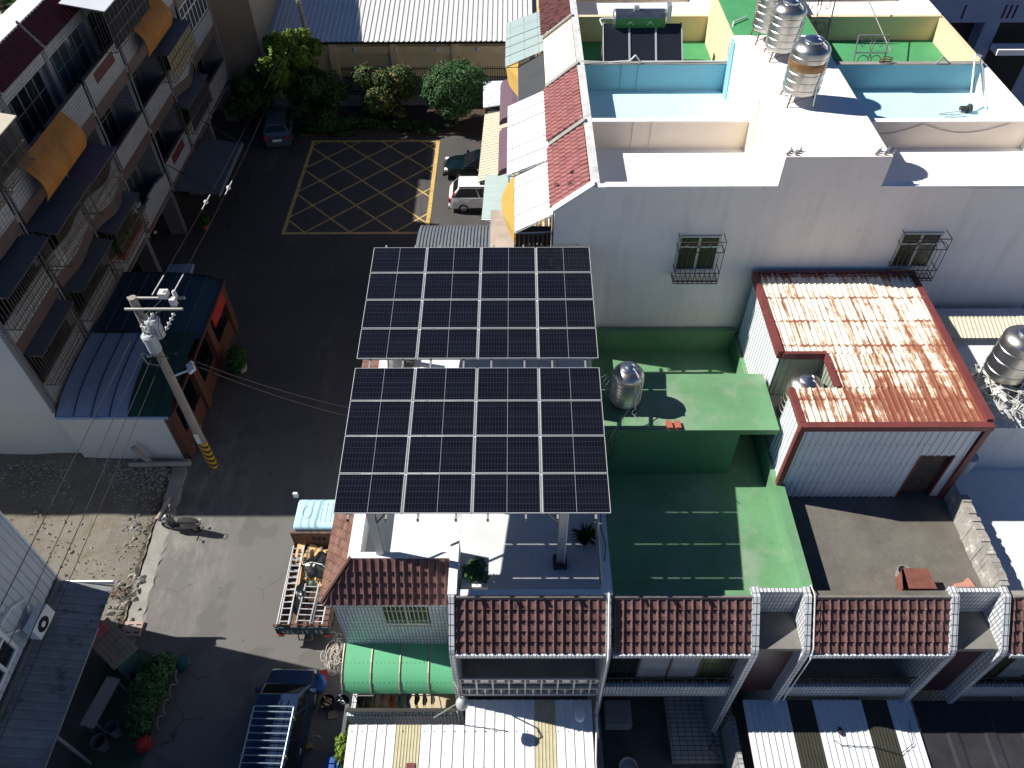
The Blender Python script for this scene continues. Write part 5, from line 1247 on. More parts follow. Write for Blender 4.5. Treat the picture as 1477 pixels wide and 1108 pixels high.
for k, (a, b) in enumerate((((ux + .6, uy + .25, 9.85), (fx - .3, fy - .2, 7.0)), ((ux + 1.35, uy + .25, 9.9), (fx + .1, fy - .2, 6.9)))):
    t = thing('overhead_wire', 'overhead wire from the pole crossarm to the far pole, %s of two' % ('left' if k == 0 else 'right'), 'wire', a, 'overhead wires along the street')
    pts = cat(a, b, .5, 24)
    obj('wire', MB().path(pts, .008, 5), mat('wire_brown', (.035, .03, .028), .8, spec=.1), t)
    s_ = MB()
    for i0 in (0, 5 + k): s_.path([pts[i0] + (pts[i0 + 1] - pts[i0]) * q for q in (0, 1.0)], .022, 6)
    s_.ball(pts[5 + k] + (pts[6 + k] - pts[5 + k]) * .5, .1, 8, 6)
    obj('sleeve', s_, 'wire_white', t)
wl = ['outermost', 'second', 'third', 'innermost']
for k, (xa, xb, za, zb) in enumerate(((-14.1, -15.3, 8.2, 8.4), (-13.75, -14.6, 7.8, 8.0), (-13.6, -14.1, 7.4, 7.8), (-13.45, -14.0, 7.0, 7.2))):
    solo('overhead_wire', MB().path(cat((xa, uy - .2, za), (xb, -12, zb), .5, 20), .011 if k % 2 else .014, 5), 'wire_black', '%s of the four thin wires running from the pole toward the camera, from the left' % wl[k], 'wire', 'thin wires above the dirt lot')
for k, (za, yb, zb) in enumerate(((7.55, 16.3, 8.9), (7.35, 16.0, 8.8))):
    solo('service_wire', MB().path(cat((ux + .1, uy, za), (-5.0, yb, zb), .35, 14), .009, 5), 'wire_brown', '%s of two wires crossing the street to the solar array house' % ('upper' if k == 0 else 'lower'), 'wire', 'service wires across the street')
# ================================================================== LOWER LEFT WORKSHOP
WX, WY = -16.2, 13.35
mat('workshop_sheet', (.5, .54, .57), .45, var=.06, scale=.8, stain=((.3, .32, .33), .68, .85, 1.5))
t = thing('workshop', 'pale ribbed sheet metal building with a white window, at the lower left edge', 'building', (-22, 5, 0))
obj('wall', MB().corr((WX, WY, 0), (0, -26, 0), (0, 0, 9.4), .3, .03), 'workshop_sheet', t)
obj('end_wall', MB().box(-34, WX - .05, WY - .06, WY, 0, 9.35), 'workshop_sheet', t)
obj('roof', MB().corr((WX + .25, WY + .12, 9.42), (0, -26, 0), (-18, 0, .5), .3, .04), 'workshop_sheet', t)
obj('corner_trim', MB().box(WX - .1, WX + .05, WY - .04, WY + .04, 0, 9.4), 'cool_sheet', t)
obj('skirt_trim', MB().box(WX + .04, WX + .12, WY - 14, WY - .1, 3.2, 3.42), 'dark_sheet', t)
w = obj('window', MB().box(WX + .04, WX + .07, 9.05, 10.5, 4.0, 5.5), 'window_dark', t)
fr = MB()
for y in (9.0, 9.75, 10.5): fr.box(WX + .05, WX + .14, y - .06, y + .06, 3.95, 5.55)
for z in (3.95, 4.8, 5.5): fr.box(WX + .051, WX + .135, 9.0, 10.5, z - .05, z + .05)
obj('frame', fr, 'white_metal', w)
aircon((WX + .42, 11.45, 3.55), 'white air conditioner on the workshop wall above the ribbed lean-to roof', (1, -.1), 1.15)
solo('pipe', MB().path([(WX + .1, 11.6, 4.0), (WX + .1, 11.9, 4.6), (WX + .12, 11.3, 5.1), (WX + .12, 10.7, 5.2)], .04, 6).path([(WX + .1, 11.0, 4.2), (WX + .1, 10.3, 5.1)], .035, 6), 'cool_sheet', 'pair of pale pipes bent up the workshop wall beside the air conditioner', 'pipe')
t = thing('lean_to', 'weathered grey ribbed lean-to roof along the workshop wall', 'lean-to', (-15.5, 8, 0))
obj('roof', MB().corr((WX + .08, 13.3, 3.2), (0, -15, 0), (1.75, 0, -.35), .28, .035), 'lean_to_sheet', t)
obj('fascia', MB().box(WX + .05, WX + 1.9, 13.3, 13.36, 2.92, 3.12), 'white_sheet', t)
obj('gutter', MB().tube((WX + 1.84, 11.7, 2.83), (WX + 1.84, -1.5, 2.83), .035, 6), 'galvanised', t)
for y in (8.2, 5, 2): obj('post', MB().box(WX + 1.7, WX + 1.78, y - .04, y + .04, 0, 2.82), 'steel_grey', t)
t = thing('shed_box', 'wooden slatted kennel-like cabinet with a pink cloth beside the lean-to', 'cabinet', (-14.6, 11.7, 0))
c = Vector((-14.45, 11.75, 0)); a = R(-38)
obj('body', MB().obox(c + Vector((0, 0, .75)), (1.7, .75, 1.5), a), mat('teal_board', (.05, .13, .12), .7), t)
mb = MB()
for k in range(6): mb.obox(c + Vector((0, 0, 1.53 + .0)) + Matrix.Rotation(a, 3, 'Z') @ Vector((0, -.4 + k * .165, 0)), (1.9, .155, .04), a)
obj('top', mb, 'wood_grey', t)
solo('pink_cloth', MB().obox(c + Vector((-.62, .45, 1.58)), (.5, .62, .05), a).obox(c + Vector((-.98, .6, 1.4)), (.06, .6, .4), a), 'pink_cloth', 'pink cloth draped over the corner of the slatted cabinet', 'cloth')
t = thing('workbench', 'long grey table with a wavy edge standing under the lean-to gutter', 'table', (-14.35, 9.9, 0))
obj('top', MB().obox((-14.35, 9.9, .98), (.5, 1.7, .06), R(-12)), 'steel_grey', t)
for dx, dy in ((-.2, -.7), (.2, -.7), (-.2, .7), (.2, .7)): obj('leg', MB().tube((-14.35 + dx + dy * .21, 9.9 + dy, 0), (-14.35 + dx + dy * .21, 9.9 + dy, .95), .03, 6), 'steel_grey', t)
mat('ceramic_dim', (.16, .16, .155), .5)
for k, (x, y, z, r, lab) in enumerate(((-13.75, 11.0, .0, .2, 'small grey bucket beside the slatted cabinet'), (-13.9, 9.2, .0, .22, 'upper of two pale grey tubs beside the long grey table'), (-14.2, 8.75, 0., .26, 'lower of two pale grey tubs beside the long grey table'))):
    solo('bucket', MB().lathe((x, y, z), [(0, 0), (r * .8, 0), (r, .55), (r * .92, .55), (r * .75, .05), (0, .05)], 18), 'ceramic_dim', lab, 'bucket', sm=True)
rg4 = random.Random(8)
t = thing('bush', 'dark green bush with yellowish tips along the front yard edge', 'bush', (-12.9, 10.4, 0))
obj('foliage', MB().leaves([((-12.75, 11.2, .75), (.55, .5, .6)), ((-12.9, 10.5, .85), (.6, .6, .65)), ((-13.0, 9.8, .75), (.55, .5, .55)), ((-12.95, 9.3, .6), (.45, .45, .45)), ((-12.6, 10.8, 1.1), (.35, .3, .3))], 4200, .085, rg4), 'leaf_round', t)
obj('stem', MB().tube((-12.8, 11.1, 0), (-12.75, 11.2, .7), .05, 6).tube((-12.95, 10.2, 0), (-12.9, 10.4, .8), .05, 6).tube((-13, 9.5, 0), (-13, 9.6, .6), .04, 6), 'bark', t)
for k, (x, y, c_, lab) in enumerate(((-12.25, 11.55, mat('teal_pot', (.02, .1, .1), .5), 'dark teal round pot at the street end of the bush'), (-12.75, 8.75, 'red_paint', 'bright red-orange round pot at the near end of the bush'))):
    t = thing('flower_pot', lab, 'pot', (x, y, 0)); obj('shell', MB().lathe((x, y, 0), [(0, 0), (.18, 0), (.27, .16), (.29, .3), (.24, .42), (.12, .48), (0, .49)], 20), c_, t, sm=True); obj('rim', MB().lathe((x, y, .4), [(.25, 0), (.26, .02), (.24, .04)], 18), 'dark_metal', t)
for k in range(4):
    x, y = -12.3 - .05 * k, 11.15 - .55 * k
    solo('edging_hoop', MB().path([(x + .0, y + .24 * math.cos(q), .42 * math.sin(q)) for q in [j * math.pi / 8 for j in range(9)]], .016, 6), 'concrete', 'pale hoop edging in front of the bush, %s from the street end' % ('first', 'second', 'third', 'fourth')[k], 'hoop', 'hoop edging along the bush')
# rubble and a broken pipe on the lot
solo('broken_pipe', MB().tube((-15.12, 17.75, .16), (-14.95, 18.85, .16), .085, 10), mat('pink_concrete', (.4, .32, .28), .9), 'short pinkish broken pipe lying across the gutter edge', 'pipe')
mb = MB()
for i in range(60): rock(mb, (-15.2 + rg4.gauss(0, .3) , rg4.uniform(12.9, 15.2), .1), rg4.uniform(.05, .16))
o = struct('rubble', mb, mat('pale_rubble', (.28, .262, .235), .9, var=.25), 'pale broken stones scattered along the gutter near the drain cover', 'stuff')
mb = MB()
for i in range(26): p = Vector((-15.75 + rg4.gauss(0, .18), 14.3 + rg4.gauss(0, .15), .25 + abs(rg4.gauss(0, .12)))); mb.tube(p, p + Vector((rg4.uniform(-.3, .3), rg4.uniform(-.2, .2), rg4.uniform(-.3, .1))), .012, 4)
solo('broken_branch', mb, 'rusty_steel', 'brown tangle of dry twigs on the lot beside the corner of the lean-to roof', 'twigs')
mb = MB()
for i in range(34): rock(mb, (-16.0 + rg4.gauss(0, .3), 17.3 + rg4.gauss(0, .45), .07), rg4.uniform(.05, .15))
struct('broken_concrete', mb, 'pale_rubble', 'pale broken concrete lumps beside the gutter in the dirt lot', 'stuff')
# ================================================================== WAREHOUSE, FENCE, TREES
t = thing('warehouse', 'long yellow-walled warehouse with a pale ribbed metal roof across the top', 'warehouse', (-9, 60, 0))
obj('wall', MB().box(-19.5, 1.0, 54.6, 70, 0, 4.0), 'warehouse_yellow', t)
for k in range(5): x = -17.6 + k * 4.35; obj('pilaster', MB().box(x, x + .5, 54.3, 54.598, 0, 4.02), 'warehouse_yellow', t)
obj('beam', MB().box(-19.5, 1.0, 54.42, 54.597, 3.2, 3.75), 'warehouse_yellow', t)
obj('gutter', MB().box(-19.6, 1.1, 54.2, 54.41, 4.0, 4.14), 'dark_metal', t)
obj('roof', MB().corr((-20, 54.15, 4.2), (21.2, 0, 0), (0, 20, 3.0), .36, .06), 'warehouse_sheet' if 'warehouse_sheet' in MATS else mat('warehouse_sheet', (.66, .66, .64), .4, var=.05), t)
obj('gable', MB().box(-19.52, -19.505, 54.6, 70, 4.0, 4.3), 'cool_sheet', t)
for k in range(5): obj('lamp', MB().ball((-11.4 + k * 2.9, 54.35, 3.55), .14, 8, 6), 'lamp_clear', t)
t = thing('iron_fence', 'rusty brown iron bar fence on grey boards in front of the yellow warehouse', 'fence', (-6, 53, 0))
mb = MB()
for k in range(75): x = -12.2 + k * .165; mb.box(x - .022, x + .022, 52.95, 52.985, .9, 3.0)
obj('bars', mb, 'brown_metal', t)['kind'] = 'stuff'
for z in (1.15, 2.2, 2.8): obj('rail', MB().box(-12.3, .2, 52.93, 52.947, z, z + .07), 'brown_metal', t)
obj('board', MB().corr((-12.3, 53.15, .0), (12.4, 0, 0), (0, 0, 2.15), .22, .03), 'steel_grey', t)
obj('base', MB().box(-12.3, .2, 52.9, 53.1, 0, .9), 'concrete', t)
rg5 = random.Random(14)
def tree(name, lab, x, y, h, blobs, n, size, m, cat='tree', limbs=5):
    t = thing(name, lab, cat, (x, y, 0))
    tr_ = MB().tube((x, y, 0), (x + .05, y, h * .5), .16, 10, r1=.1)
    for b, r_ in blobs[:limbs]: tr_.tube((x + .04, y, h * rg5.uniform(.3, .48)), (b[0] * .8 + x * .2, b[1] * .8 + y * .2, b[2] * .9), .06, 6, r1=.02)
    obj('trunk', tr_, 'bark', t)
    obj('crown', MB().leaves(blobs, n, size, rg5, .5), m, t)
def clump(x, y, z, rx, ry, rz, k, s=.5):
    o = []
    for i in range(k):
        d = Vector((rg5.gauss(0, 1), rg5.gauss(0, 1), rg5.gauss(0, 1))).normalized() * rg5.uniform(.4, .98)
        q = rg5.uniform(.45, 1.2) * s * .82
        o.append(((x + d.x * rx, y + d.y * ry, z + d.z * rz), (rx * q, ry * q, rz * q)))
    return o
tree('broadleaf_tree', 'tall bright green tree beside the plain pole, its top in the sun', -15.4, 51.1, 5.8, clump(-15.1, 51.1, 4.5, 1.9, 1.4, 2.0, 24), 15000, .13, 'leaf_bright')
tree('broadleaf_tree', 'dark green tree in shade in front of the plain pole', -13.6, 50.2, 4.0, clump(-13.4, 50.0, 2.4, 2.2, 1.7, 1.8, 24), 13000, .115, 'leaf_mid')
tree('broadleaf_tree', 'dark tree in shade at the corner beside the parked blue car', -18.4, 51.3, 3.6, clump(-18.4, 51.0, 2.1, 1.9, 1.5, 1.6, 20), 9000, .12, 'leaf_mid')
tree('flowering_tree', 'middle tree with pale orange tips in front of the iron fence', -8.9, 50.9, 3.7, clump(-8.9, 50.7, 2.3, 2.0, 1.6, 1.6, 24), 13000, .12, 'leaf_flower')
tree('round_tree', 'rounded clipped tree in the sun at the right end of the iron fence', -4.2, 50.4, 4.4, [((-4.2, 50.3, 2.75), (1.95, 1.8, 1.75)), ((-3.3, 50.5, 2.9), (1.5, 1.5, 1.4)), ((-5.1, 50.3, 2.7), (1.3, 1.4, 1.35)), ((-4.6, 49.6, 3.4), (.9, .8, .8)), ((-3.4, 49.6, 2.2), (.9, .8, .8)), ((-4.4, 49.3, 1.7), (1.0, .8, .7)), ((-2.9, 50.2, 2.6), (.7, .8, .7))], 20000, .1, 'leaf_round')
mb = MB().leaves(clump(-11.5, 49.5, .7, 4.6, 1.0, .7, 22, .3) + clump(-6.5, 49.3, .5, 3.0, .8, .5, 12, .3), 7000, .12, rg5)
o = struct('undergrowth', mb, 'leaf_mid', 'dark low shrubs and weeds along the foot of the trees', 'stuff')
struct('planting_bed', MB().box(-14.9, -2.2, 48.9, 52.9, -.01, .14), 'soil')
solo('paint_patch', MB().extr([(-14.9, 49.0, .02), (-14.2, 48.95, .02), (-14.0, 49.4, .02), (-14.35, 49.25, .02), (-14.5, 49.5, .02)], (0, 0, .02)), mat('cream_paper', (.6, .5, .35), .8), 'pale crumpled sheet lying in the sun beside the parked blue car', 'litter')
solo('stay_rod', MB().tube((.1, 47.5, 5.2), (-2.0, 47.0, 3.4), .035, 6), 'white_metal', 'pale stay rod over the pale grey sheet roof', 'rod')
# ================================================================== VEHICLES (built along local +x, nose forward)
def loft(sections):
    mb = MB(); n = len(sections[0])
    for s_ in sections: mb.v += [tuple(p) for p in s_]
    mb.f = [(k * n + i, k * n + (i + 1) % n, (k + 1) * n + (i + 1) % n, (k + 1) * n + i) for k in range(len(sections) - 1) for i in range(n)]
    mb.f += [tuple(range(n - 1, -1, -1)), tuple(range((len(sections) - 1) * n, len(sections) * n))]
    return mb
def body_sec(x, zt, hw, zb=.22, crown=.03):
    return [(x, -hw * .82, zb), (x, hw * .82, zb), (x, hw, zb + .12), (x, hw, zt - .22), (x, hw * .96, zt - .04), (x, hw * .6, zt + crown * .7), (x, 0, zt + crown), (x, -hw * .6, zt + crown * .7), (x, -hw * .96, zt - .04), (x, -hw, zt - .22), (x, -hw, zb + .12)]
def wheel(root, x, y, r=.33, w=.2):
    n0 = MB().lathe((0, 0, 0), [(r * .62, -w / 2), (r * .95, -w / 2), (r, -w * .35), (r, w * .35), (r * .95, w / 2), (r * .62, w / 2)], 24)
    wl_ = obj('wheel', MB().add([(x + a, y + c, r + b) for a, b, c in n0.v], n0.f), 'black_rubber', root, sm=40, local=True)
    s_ = 1 if y > 0 else -1; mb = MB(); yo = y + s_ * w * .38
    n0 = MB().lathe((0, 0, 0), [(0, 0), (r * .16, .0), (r * .18, -.02), (r * .52, -.05), (r * .6, 0), (r * .66, 0), (r * .66, -.06)], 24)
    mb.add([(x + a, yo + s_ * c, r + b) for a, b, c in n0.v], n0.f)
    for k in range(6):
        a = k * math.pi / 3; mb.tube((x + r * .1 * math.cos(a), yo, r + r * .1 * math.sin(a)), (x + r * .6 * math.cos(a), yo, r + r * .6 * math.sin(a)), .035, 4)
    obj('rim', mb, 'rim_grey', wl_, local=True)
def carcab(root, base, top, m, zb, zt, pillars=(.5,)):
    """glasshouse: base/top = (x_rear, x_front, half width)"""
    (a, b, hw), (c, d, tw) = base, top; zr = zt - .05
    secs = [[(a, -hw, zb), (b, -hw, zb), (b, hw, zb), (a, hw, zb)], [(c, -tw, zr), (d, -tw, zr), (d, tw, zr), (c, tw, zr)]]
    mb = MB(); v = secs[0] + secs[1]; mb.add(v, [(0, 1, 5, 4), (1, 2, 6, 5), (2, 3, 7, 6), (3, 0, 4, 7)])
    n = 6; rf = []
    for i in range(n + 1):
        x = c + (d - c) * i / n; k = .05 * math.sin(math.pi * i / n) ** .5
        rf += [(x, tw * q, zr + k * (1 - abs(q) ** 3)) for q in (-1, -.6, 0, .6, 1)]
    mb.add(rf, [(i * 5 + j, i * 5 + j + 1, (i + 1) * 5 + j + 1, (i + 1) * 5 + j) for i in range(n) for j in range(4)])
    obj('cabin', mb, m, root, local=True, sm=50, bevel=.045)
    def q4(p, e, name, x0=.06, x1=.94, y0=.1, y1=.9):
        P = [Vector(v_) for v_ in p]; f = lambda s_, t_: P[0].lerp(P[1], s_).lerp(P[3].lerp(P[2], s_), t_); nrm = (P[1] - P[0]).cross(P[3] - P[0]).normalized() * e
        obj(name, MB().quad(f(x0, y0) + nrm, f(x1, y0) + nrm, f(x1, y1) + nrm, f(x0, y1) + nrm), 'windscreen_glass' if name == 'windscreen' else 'window_dark', root, local=True)
    V = v
    q4((V[1], V[2], V[6], V[5]), .008, 'windscreen'); q4((V[3], V[0], V[4], V[7]), .008, 'rear_window', y0=.22)
    cuts = [.04] + list(pillars) + [.96]
    for s0, s1 in zip(cuts, cuts[1:]):
        q4((V[0], V[1], V[5], V[4]), .008, 'side_window', s0 + .012, s1 - .012)
        q4((V[2], V[3], V[7], V[6]), .008, 'side_window', 1 - s1 + .012, 1 - s0 - .012)
def car(name, lab, loc, rz, m, cat_, st, base, top, zb, zt, wb, hw, lights=True, pillars=(.35, .7), plate=False):
    t = thing(name, lab, cat_, loc); t.rotation_euler = (0, 0, rz)
    obj('body', loft([body_sec(*s_) for s_ in st]), m, t, sm=45, local=True)
    carcab(t, base, top, m, zb, zt, pillars)
    for x in wb:
        for y in (-hw + .1, hw - .1):
            wheel(t, x, y)
    xr, xf = st[0][0], st[-1][0]
    mb = MB().box(xr - .05, xr + .12, -hw * .9, hw * .9, .3, .52); obj('bumper', mb, m, t, local=True, bevel=.03)
    mb = MB().box(xf - .12, xf + .05, -hw * .85, hw * .85, .28, .5); obj('bumper', mb, m, t, local=True, bevel=.03)
    for s_ in (-1, 1):
        obj('tail_light', MB().box(xr - .02, xr + .16, s_ * hw * .8 - .1, s_ * hw * .8 + .1, .72, 1.0), 'tail_red', t, local=True, bevel=.02)
        obj('headlight', MB().box(xf - .22, xf + .015, s_ * hw * .74 - .15, s_ * hw * .74 + .15, .6, .74), 'lamp_clear', t, local=True, bevel=.02)
        obj('mirror', MB().box(base[1] - .35, base[1] - .2, s_ * (hw + .02), s_ * (hw + .2), zb, zb + .14), m, t, local=True, bevel=.02)
        mb = MB()
        for x in (base[0] + .9, base[0] + 1.75): mb.box(x, x + .18, s_ * hw - .01, s_ * hw + .025, zb - .2, zb - .16)
        obj('door_handle', mb, 'white_metal', t, local=True)
    if plate: obj('plate', MB().box(xr - .075, xr - .051, -.3, .3, .62, .8), 'lamp_clear', t, local=True)
    return t
mat('windscreen_glass', (.012, .013, .014), .6, var=.2, spec=.0)
suv = [(-2.22, .98, .8), (-2.05, 1.08, .88), (-1.0, 1.08, .9), (.8, 1.06, .9), (1.25, 1.03, .89), (1.95, .94, .84), (2.2, .78, .74)]
sed = [(-2.3, .82, .7), (-2.1, .93, .82), (-1.4, .95, .85), (.8, .93, .86), (1.7, .86, .82), (2.15, .74, .74), (2.28, .6, .66)]
t = car('white_car', 'white sport utility car parked with its tail out from under the sheet roofs', (-1.85, 40.65, 0), 0, 'car_white', 'car', suv, (-2.12, 1.3, .85), (-1.6, .35, .64), 1.04, 1.7, (-1.35, 1.3), .9, pillars=(.52,))
obj('cladding', MB().box(-1.0, .95, -.915, -.88, .22, .4).box(-2.28, -2.1, -.8, .8, .26, .44), 'dark_metal', t, local=True)
obj('brake_light', MB().extr([(-2.12, -.84, 1.0), (-2.2, -.84, .8), (-2.02, -.88, .8), (-1.84, -.8, 1.38), (-1.92, -.72, 1.4)], (0, .05, 0)), 'tail_red', t, local=True)
obj('sunroof', MB().box(-.35, .3, -.4, .4, 1.7, 1.712), 'window_dark', t, local=True)
for y in (-.62, .62): obj('roof_rail', MB().tube((-1.6, y, 1.69), (.3, y, 1.69), .025, 6), 'dark_metal', t, local=True)
t = car('dark_sedan', 'dark green sedan parked nose out beside the white car', (-2.3, 44.2, 0), math.pi, 'car_dark_green', 'car', sed, (-1.75, 1.1, .8), (-1.05, .25, .6), .94, 1.42, (-1.35, 1.35), .85)
obj('grille', MB().box(2.2, 2.3, -.35, .35, .5, .62), 'dark_metal', t, local=True)
obj('front_bumper', MB().box(2.2, 2.42, -.78, .78, .26, .48), 'black_rubber', t, local=True, bevel=.05)
t = car('blue_car', 'blue grey hatchback with red tail lights parked in shade by the trees', (-16.35, 49.35, 0), R(98), 'car_blue_silver', 'car', suv, (-2.1, 1.25, .84), (-1.7, .3, .64), 1.06, 1.62, (-1.35, 1.3), .9, plate=True)
# navy van with a roof rack
van = [(-2.3, 1.15, .78), (-2.2, 1.2, .84), (0, 1.2, .85), (1.35, 1.15, .85), (1.75, 1.05, .83), (2.3, .92, .78), (2.42, .7, .72)]
t = car('van', 'dark navy van carrying a grey roof rack, at the bottom of the street', (-8.0, 8.72, 0), R(89), 'car_navy', 'van', van, (-2.25, 1.75, .82), (-2.15, 1.1, .68), 1.15, 1.93, (-1.5, 1.5), .85, pillars=(.3, .55, .8))
mb = MB(); x0, x1 = -2.1, .62
for y in (-.66, .66): mb.tube((x0, y, 2.1), (x1, y, 2.1), .026, 6)
mb.tube((x1, -.66, 2.12), (x1, .66, 2.12), .022, 6)
for k in range(12): x = x0 + .08 + k * .225; mb.tube((x, -.66, 2.1), (x, .66, 2.1), .02, 6)
obj('roof_rack', mb, mat('rack_blue_grey', (.3, .38, .42), .4, .4), t, local=True)
mb = MB()
for x in (-1.9, -.9, .3):
    for y in (-.69, .69): mb.box(x - .03, x + .03, y - .03, y + .03, 1.8, 2.1)
obj('rack_foot', mb, 'galvanised', t, local=True)
for y in (-.35, -.12, .12, .35): obj('roof_rib', MB().box(-2.0, .9, y - .012, y + .012, 1.925, 1.94), 'car_navy', t, local=True)
# blue-cabbed flatbed truck
t = thing('flatbed_truck', 'flatbed truck with a pale blue cab loaded with ladders and timber', 'truck', (-7.85, 15.0, 0)); t.rotation_euler = (0, 0, R(90))
cabp = [(1.15, .55), (1.15, 2.02), (1.25, 2.1), (2.35, 2.1), (2.5, 2.0), (2.95, 1.25), (3.0, .55)]
obj('cab', MB().extr([(x, -.85, z) for x, z in cabp], (0, 1.7, 0)), 'truck_blue', t, local=True, bevel=.06)
mb = MB()
for y in (-.55, -.35, -.15): mb.box(1.4, 2.3, y - .02, y + .02, 2.1, 2.118)
mb.path([(1.5 + .18 * math.cos(a) * 1.6 + .35, .4 + .18 * math.sin(a), 2.112) for a in [k * math.pi / 8 for k in range(17)]], .014, 5)
obj('roof_ridge', mb, 'truck_blue', t, local=True)
obj('windscreen', MB().quad((2.52, -.74, 1.98), (2.92, -.74, 1.32), (2.92, .74, 1.32), (2.52, .74, 1.98)), 'window_dark', t, local=True)
for s_ in (-1, 1):
    obj('side_window', MB().quad((1.5, s_ * .856, 1.4), (2.7, s_ * .856, 1.4), (2.4, s_ * .856, 1.95), (1.5, s_ * .856, 1.95)), 'window_dark', t, local=True)
    obj('mirror', MB().box(2.78, 2.9, s_ * 1.1 - .1, s_ * 1.1 + .1, 1.7, 1.98), 'lamp_clear', t, local=True, bevel=.03)
    obj('mirror_arm', MB().tube((2.75, s_ * .85, 1.7), (2.84, s_ * 1.1, 1.85), .015, 5), 'dark_metal', t, local=True)
obj('headboard', MB().box(.98, 1.06, -.95, .95, .85, 1.95), 'truck_rust', t, local=True)
obj('headboard_slot', MB().box(.972, .978, .02, .16, 1.45, 1.7).box(.972, .978, -.18, -.04, 1.45, 1.7).box(.972, .978, -.38, -.24, 1.45, 1.7), 'dark_void', t, local=True)
obj('bed', MB().box(-2.5, .98, -.95, .95, .72, .85), 'truck_rust', t, local=True)
for s_ in (-1, 1): obj('side_board', MB().box(-2.5, .98, s_ * .95 - .03, s_ * .95 + .03, .851, 1.22), 'truck_rust', t, local=True)
obj('tailgate', MB().box(-2.56, -2.502, -.98, .98, .72, 1.2), 'truck_teal', t, local=True)
obj('chassis', MB().box(-2.4, 2.6, -.4, .4, .45, .71), 'dark_metal', t, local=True)
for s_ in (-1, 1): obj('tail_light', MB().box(-2.6, -2.561, s_ * .84 - .1, s_ * .84 + .1, .62, .76), 'tail_red', t, local=True)
obj('rear_guard', MB().path([(-2.5, -.25, .6), (-2.6, -.25, .35), (-2.6, .25, .35), (-2.5, .25, .6)], .025, 6), 'galvanised', t, local=True)
for x in (-1.7, 2.1):
    for y in (-.75, .75): wheel(t, x, y, .33, .22)
mb = MB().path([(-2.5, -1.0, 1.42), (-2.5, 1.0, 1.42)], .022, 6)
for y in (-1.0, -.4, .4, 1.0): mb.tube((-2.5, y, 1.2), (-2.5, y, 1.42), .018, 5)
obj('rear_rail', mb, 'rusty_steel', t, local=True)
# lettering on the tailgate: KEL-17 13 in stroke letters
GL = {'K': [((0, 0), (0, 1)), ((0, .45), (.6, 1)), ((.15, .55), (.6, 0))], 'E': [((0, 0), (0, 1)), ((0, 1), (.55, 1)), ((0, .5), (.45, .5)), ((0, 0), (.55, 0))],
      'L': [((0, 0), (0, 1)), ((0, 0), (.55, 0))], '-': [((.1, .5), (.5, .5))], '1': [((.3, 0), (.3, 1)), ((.1, .8), (.3, 1))],
      '7': [((0, 1), (.6, 1)), ((.6, 1), (.2, 0))], '3': [((0, 1), (.55, 1)), ((.55, 1), (.25, .55)), ((.25, .55), (.55, .35)), ((.55, .35), (.4, 0)), ((.4, 0), (0, .05))], ' ': []}
mb = MB(); pen = .74
for ch in 'KEL-17 13':
    for (a0, b0), (a1, b1) in GL[ch]: mb.tube((-2.566, pen - a0 * .17, .84 + b0 * .22), (-2.566, pen - a1 * .17, .84 + b1 * .22), .014, 5)
    pen -= .17
obj('lettering', mb, 'lamp_clear', t, local=True)
# the load (each piece rests in the bed)
def W_(x, y, z): return Vector((-7.85 - y, 15.0 + x, z))     # truck frame -> world
def ladder(name, lab, a, b, w, n, z=0):
    a, b = Vector(a), Vector(b); d = (b - a).normalized(); s_ = d.cross(Vector((0, 0, 1))).normalized() * w / 2
    t = thing(name, lab, 'ladder', tuple((a + b) / 2), 'aluminium ladders on the truck')
    for k in (-1, 1):
        mb = MB(); p, q = a + s_ * k, b + s_ * k; u = s_.normalized() * .018; h = Vector((0, 0, .035))
        mb.add([p - u - h, p + u - h, p + u + h, p - u + h, q - u - h, q + u - h, q + u + h, q - u + h], [(0, 1, 2, 3), (7, 6, 5, 4), (0, 4, 5, 1), (1, 5, 6, 2), (2, 6, 7, 3), (3, 7, 4, 0)])
        obj('side_rail', mb, 'aluminium', t)
    mb = MB()
    for i in range(n): c = a + (b - a) * (i + .5) / n; mb.tube(c - s_, c + s_, .02, 6)
    obj('rungs', mb, 'aluminium', t)
ladder('ladder', 'longest ladder along the street side of the truck bed', W_(-2.55, .62, 1.52), W_(.75, .66, 1.42), .42, 13)
ladder('ladder', 'second long ladder lying under the street side one', W_(-2.5, .6, 1.38), W_(.4, .7, 1.3), .36, 11)
ladder('ladder', 'short ladder at the rear of the truck beside the black bag', W_(-2.5, -.1, 1.5), W_(-.9, -.16, 1.45), .5, 7)
ladder('ladder', 'short ladder half hidden by the roof edge at the rear of the truck', W_(-2.5, -.6, 1.42), W_(-1.2, -.62, 1.4), .36, 6)
rg6 = random.Random(4)
t = thing('timber_stack', 'stack of pale yellow boards in the truck bed behind the cab', 'timber', tuple(W_(-.3, -.1, .86)))
for k in range(9):
    y = -.85 + (k % 5) * .33; z = .9 + .09 * (k // 5); obj('board', MB().obox(W_(-.35 + rg6.uniform(-.2, .2), y + .1, z), (.26, 2.0 + rg6.uniform(-.3, .3), .07), rg6.uniform(-.06, .06)), 'wood_pale', t)
for k in range(4): obj('board', MB().obox(W_(.3 + .1 * k, -.4 + .35 * k, 1.1 + .03 * k), (.3, .9, .06), rg6.uniform(-.5, .5)), 'wood_pale', t)
solo('tube_trestle', MB().path([W_(-.9, .25, 1.25), W_(.75, .3, 1.32)], .035, 6).path([W_(-.9, -.25, 1.25), W_(.75, -.2, 1.32)], .035, 6).path([W_(.2, .3, 1.3), W_(.2, -.22, 1.3)], .03, 6).path([W_(-.5, .27, 1.27), W_(-.5, -.24, 1.27)], .03, 6), 'steel_grey', 'grey tube frame lying on the boards in the truck', 'frame')
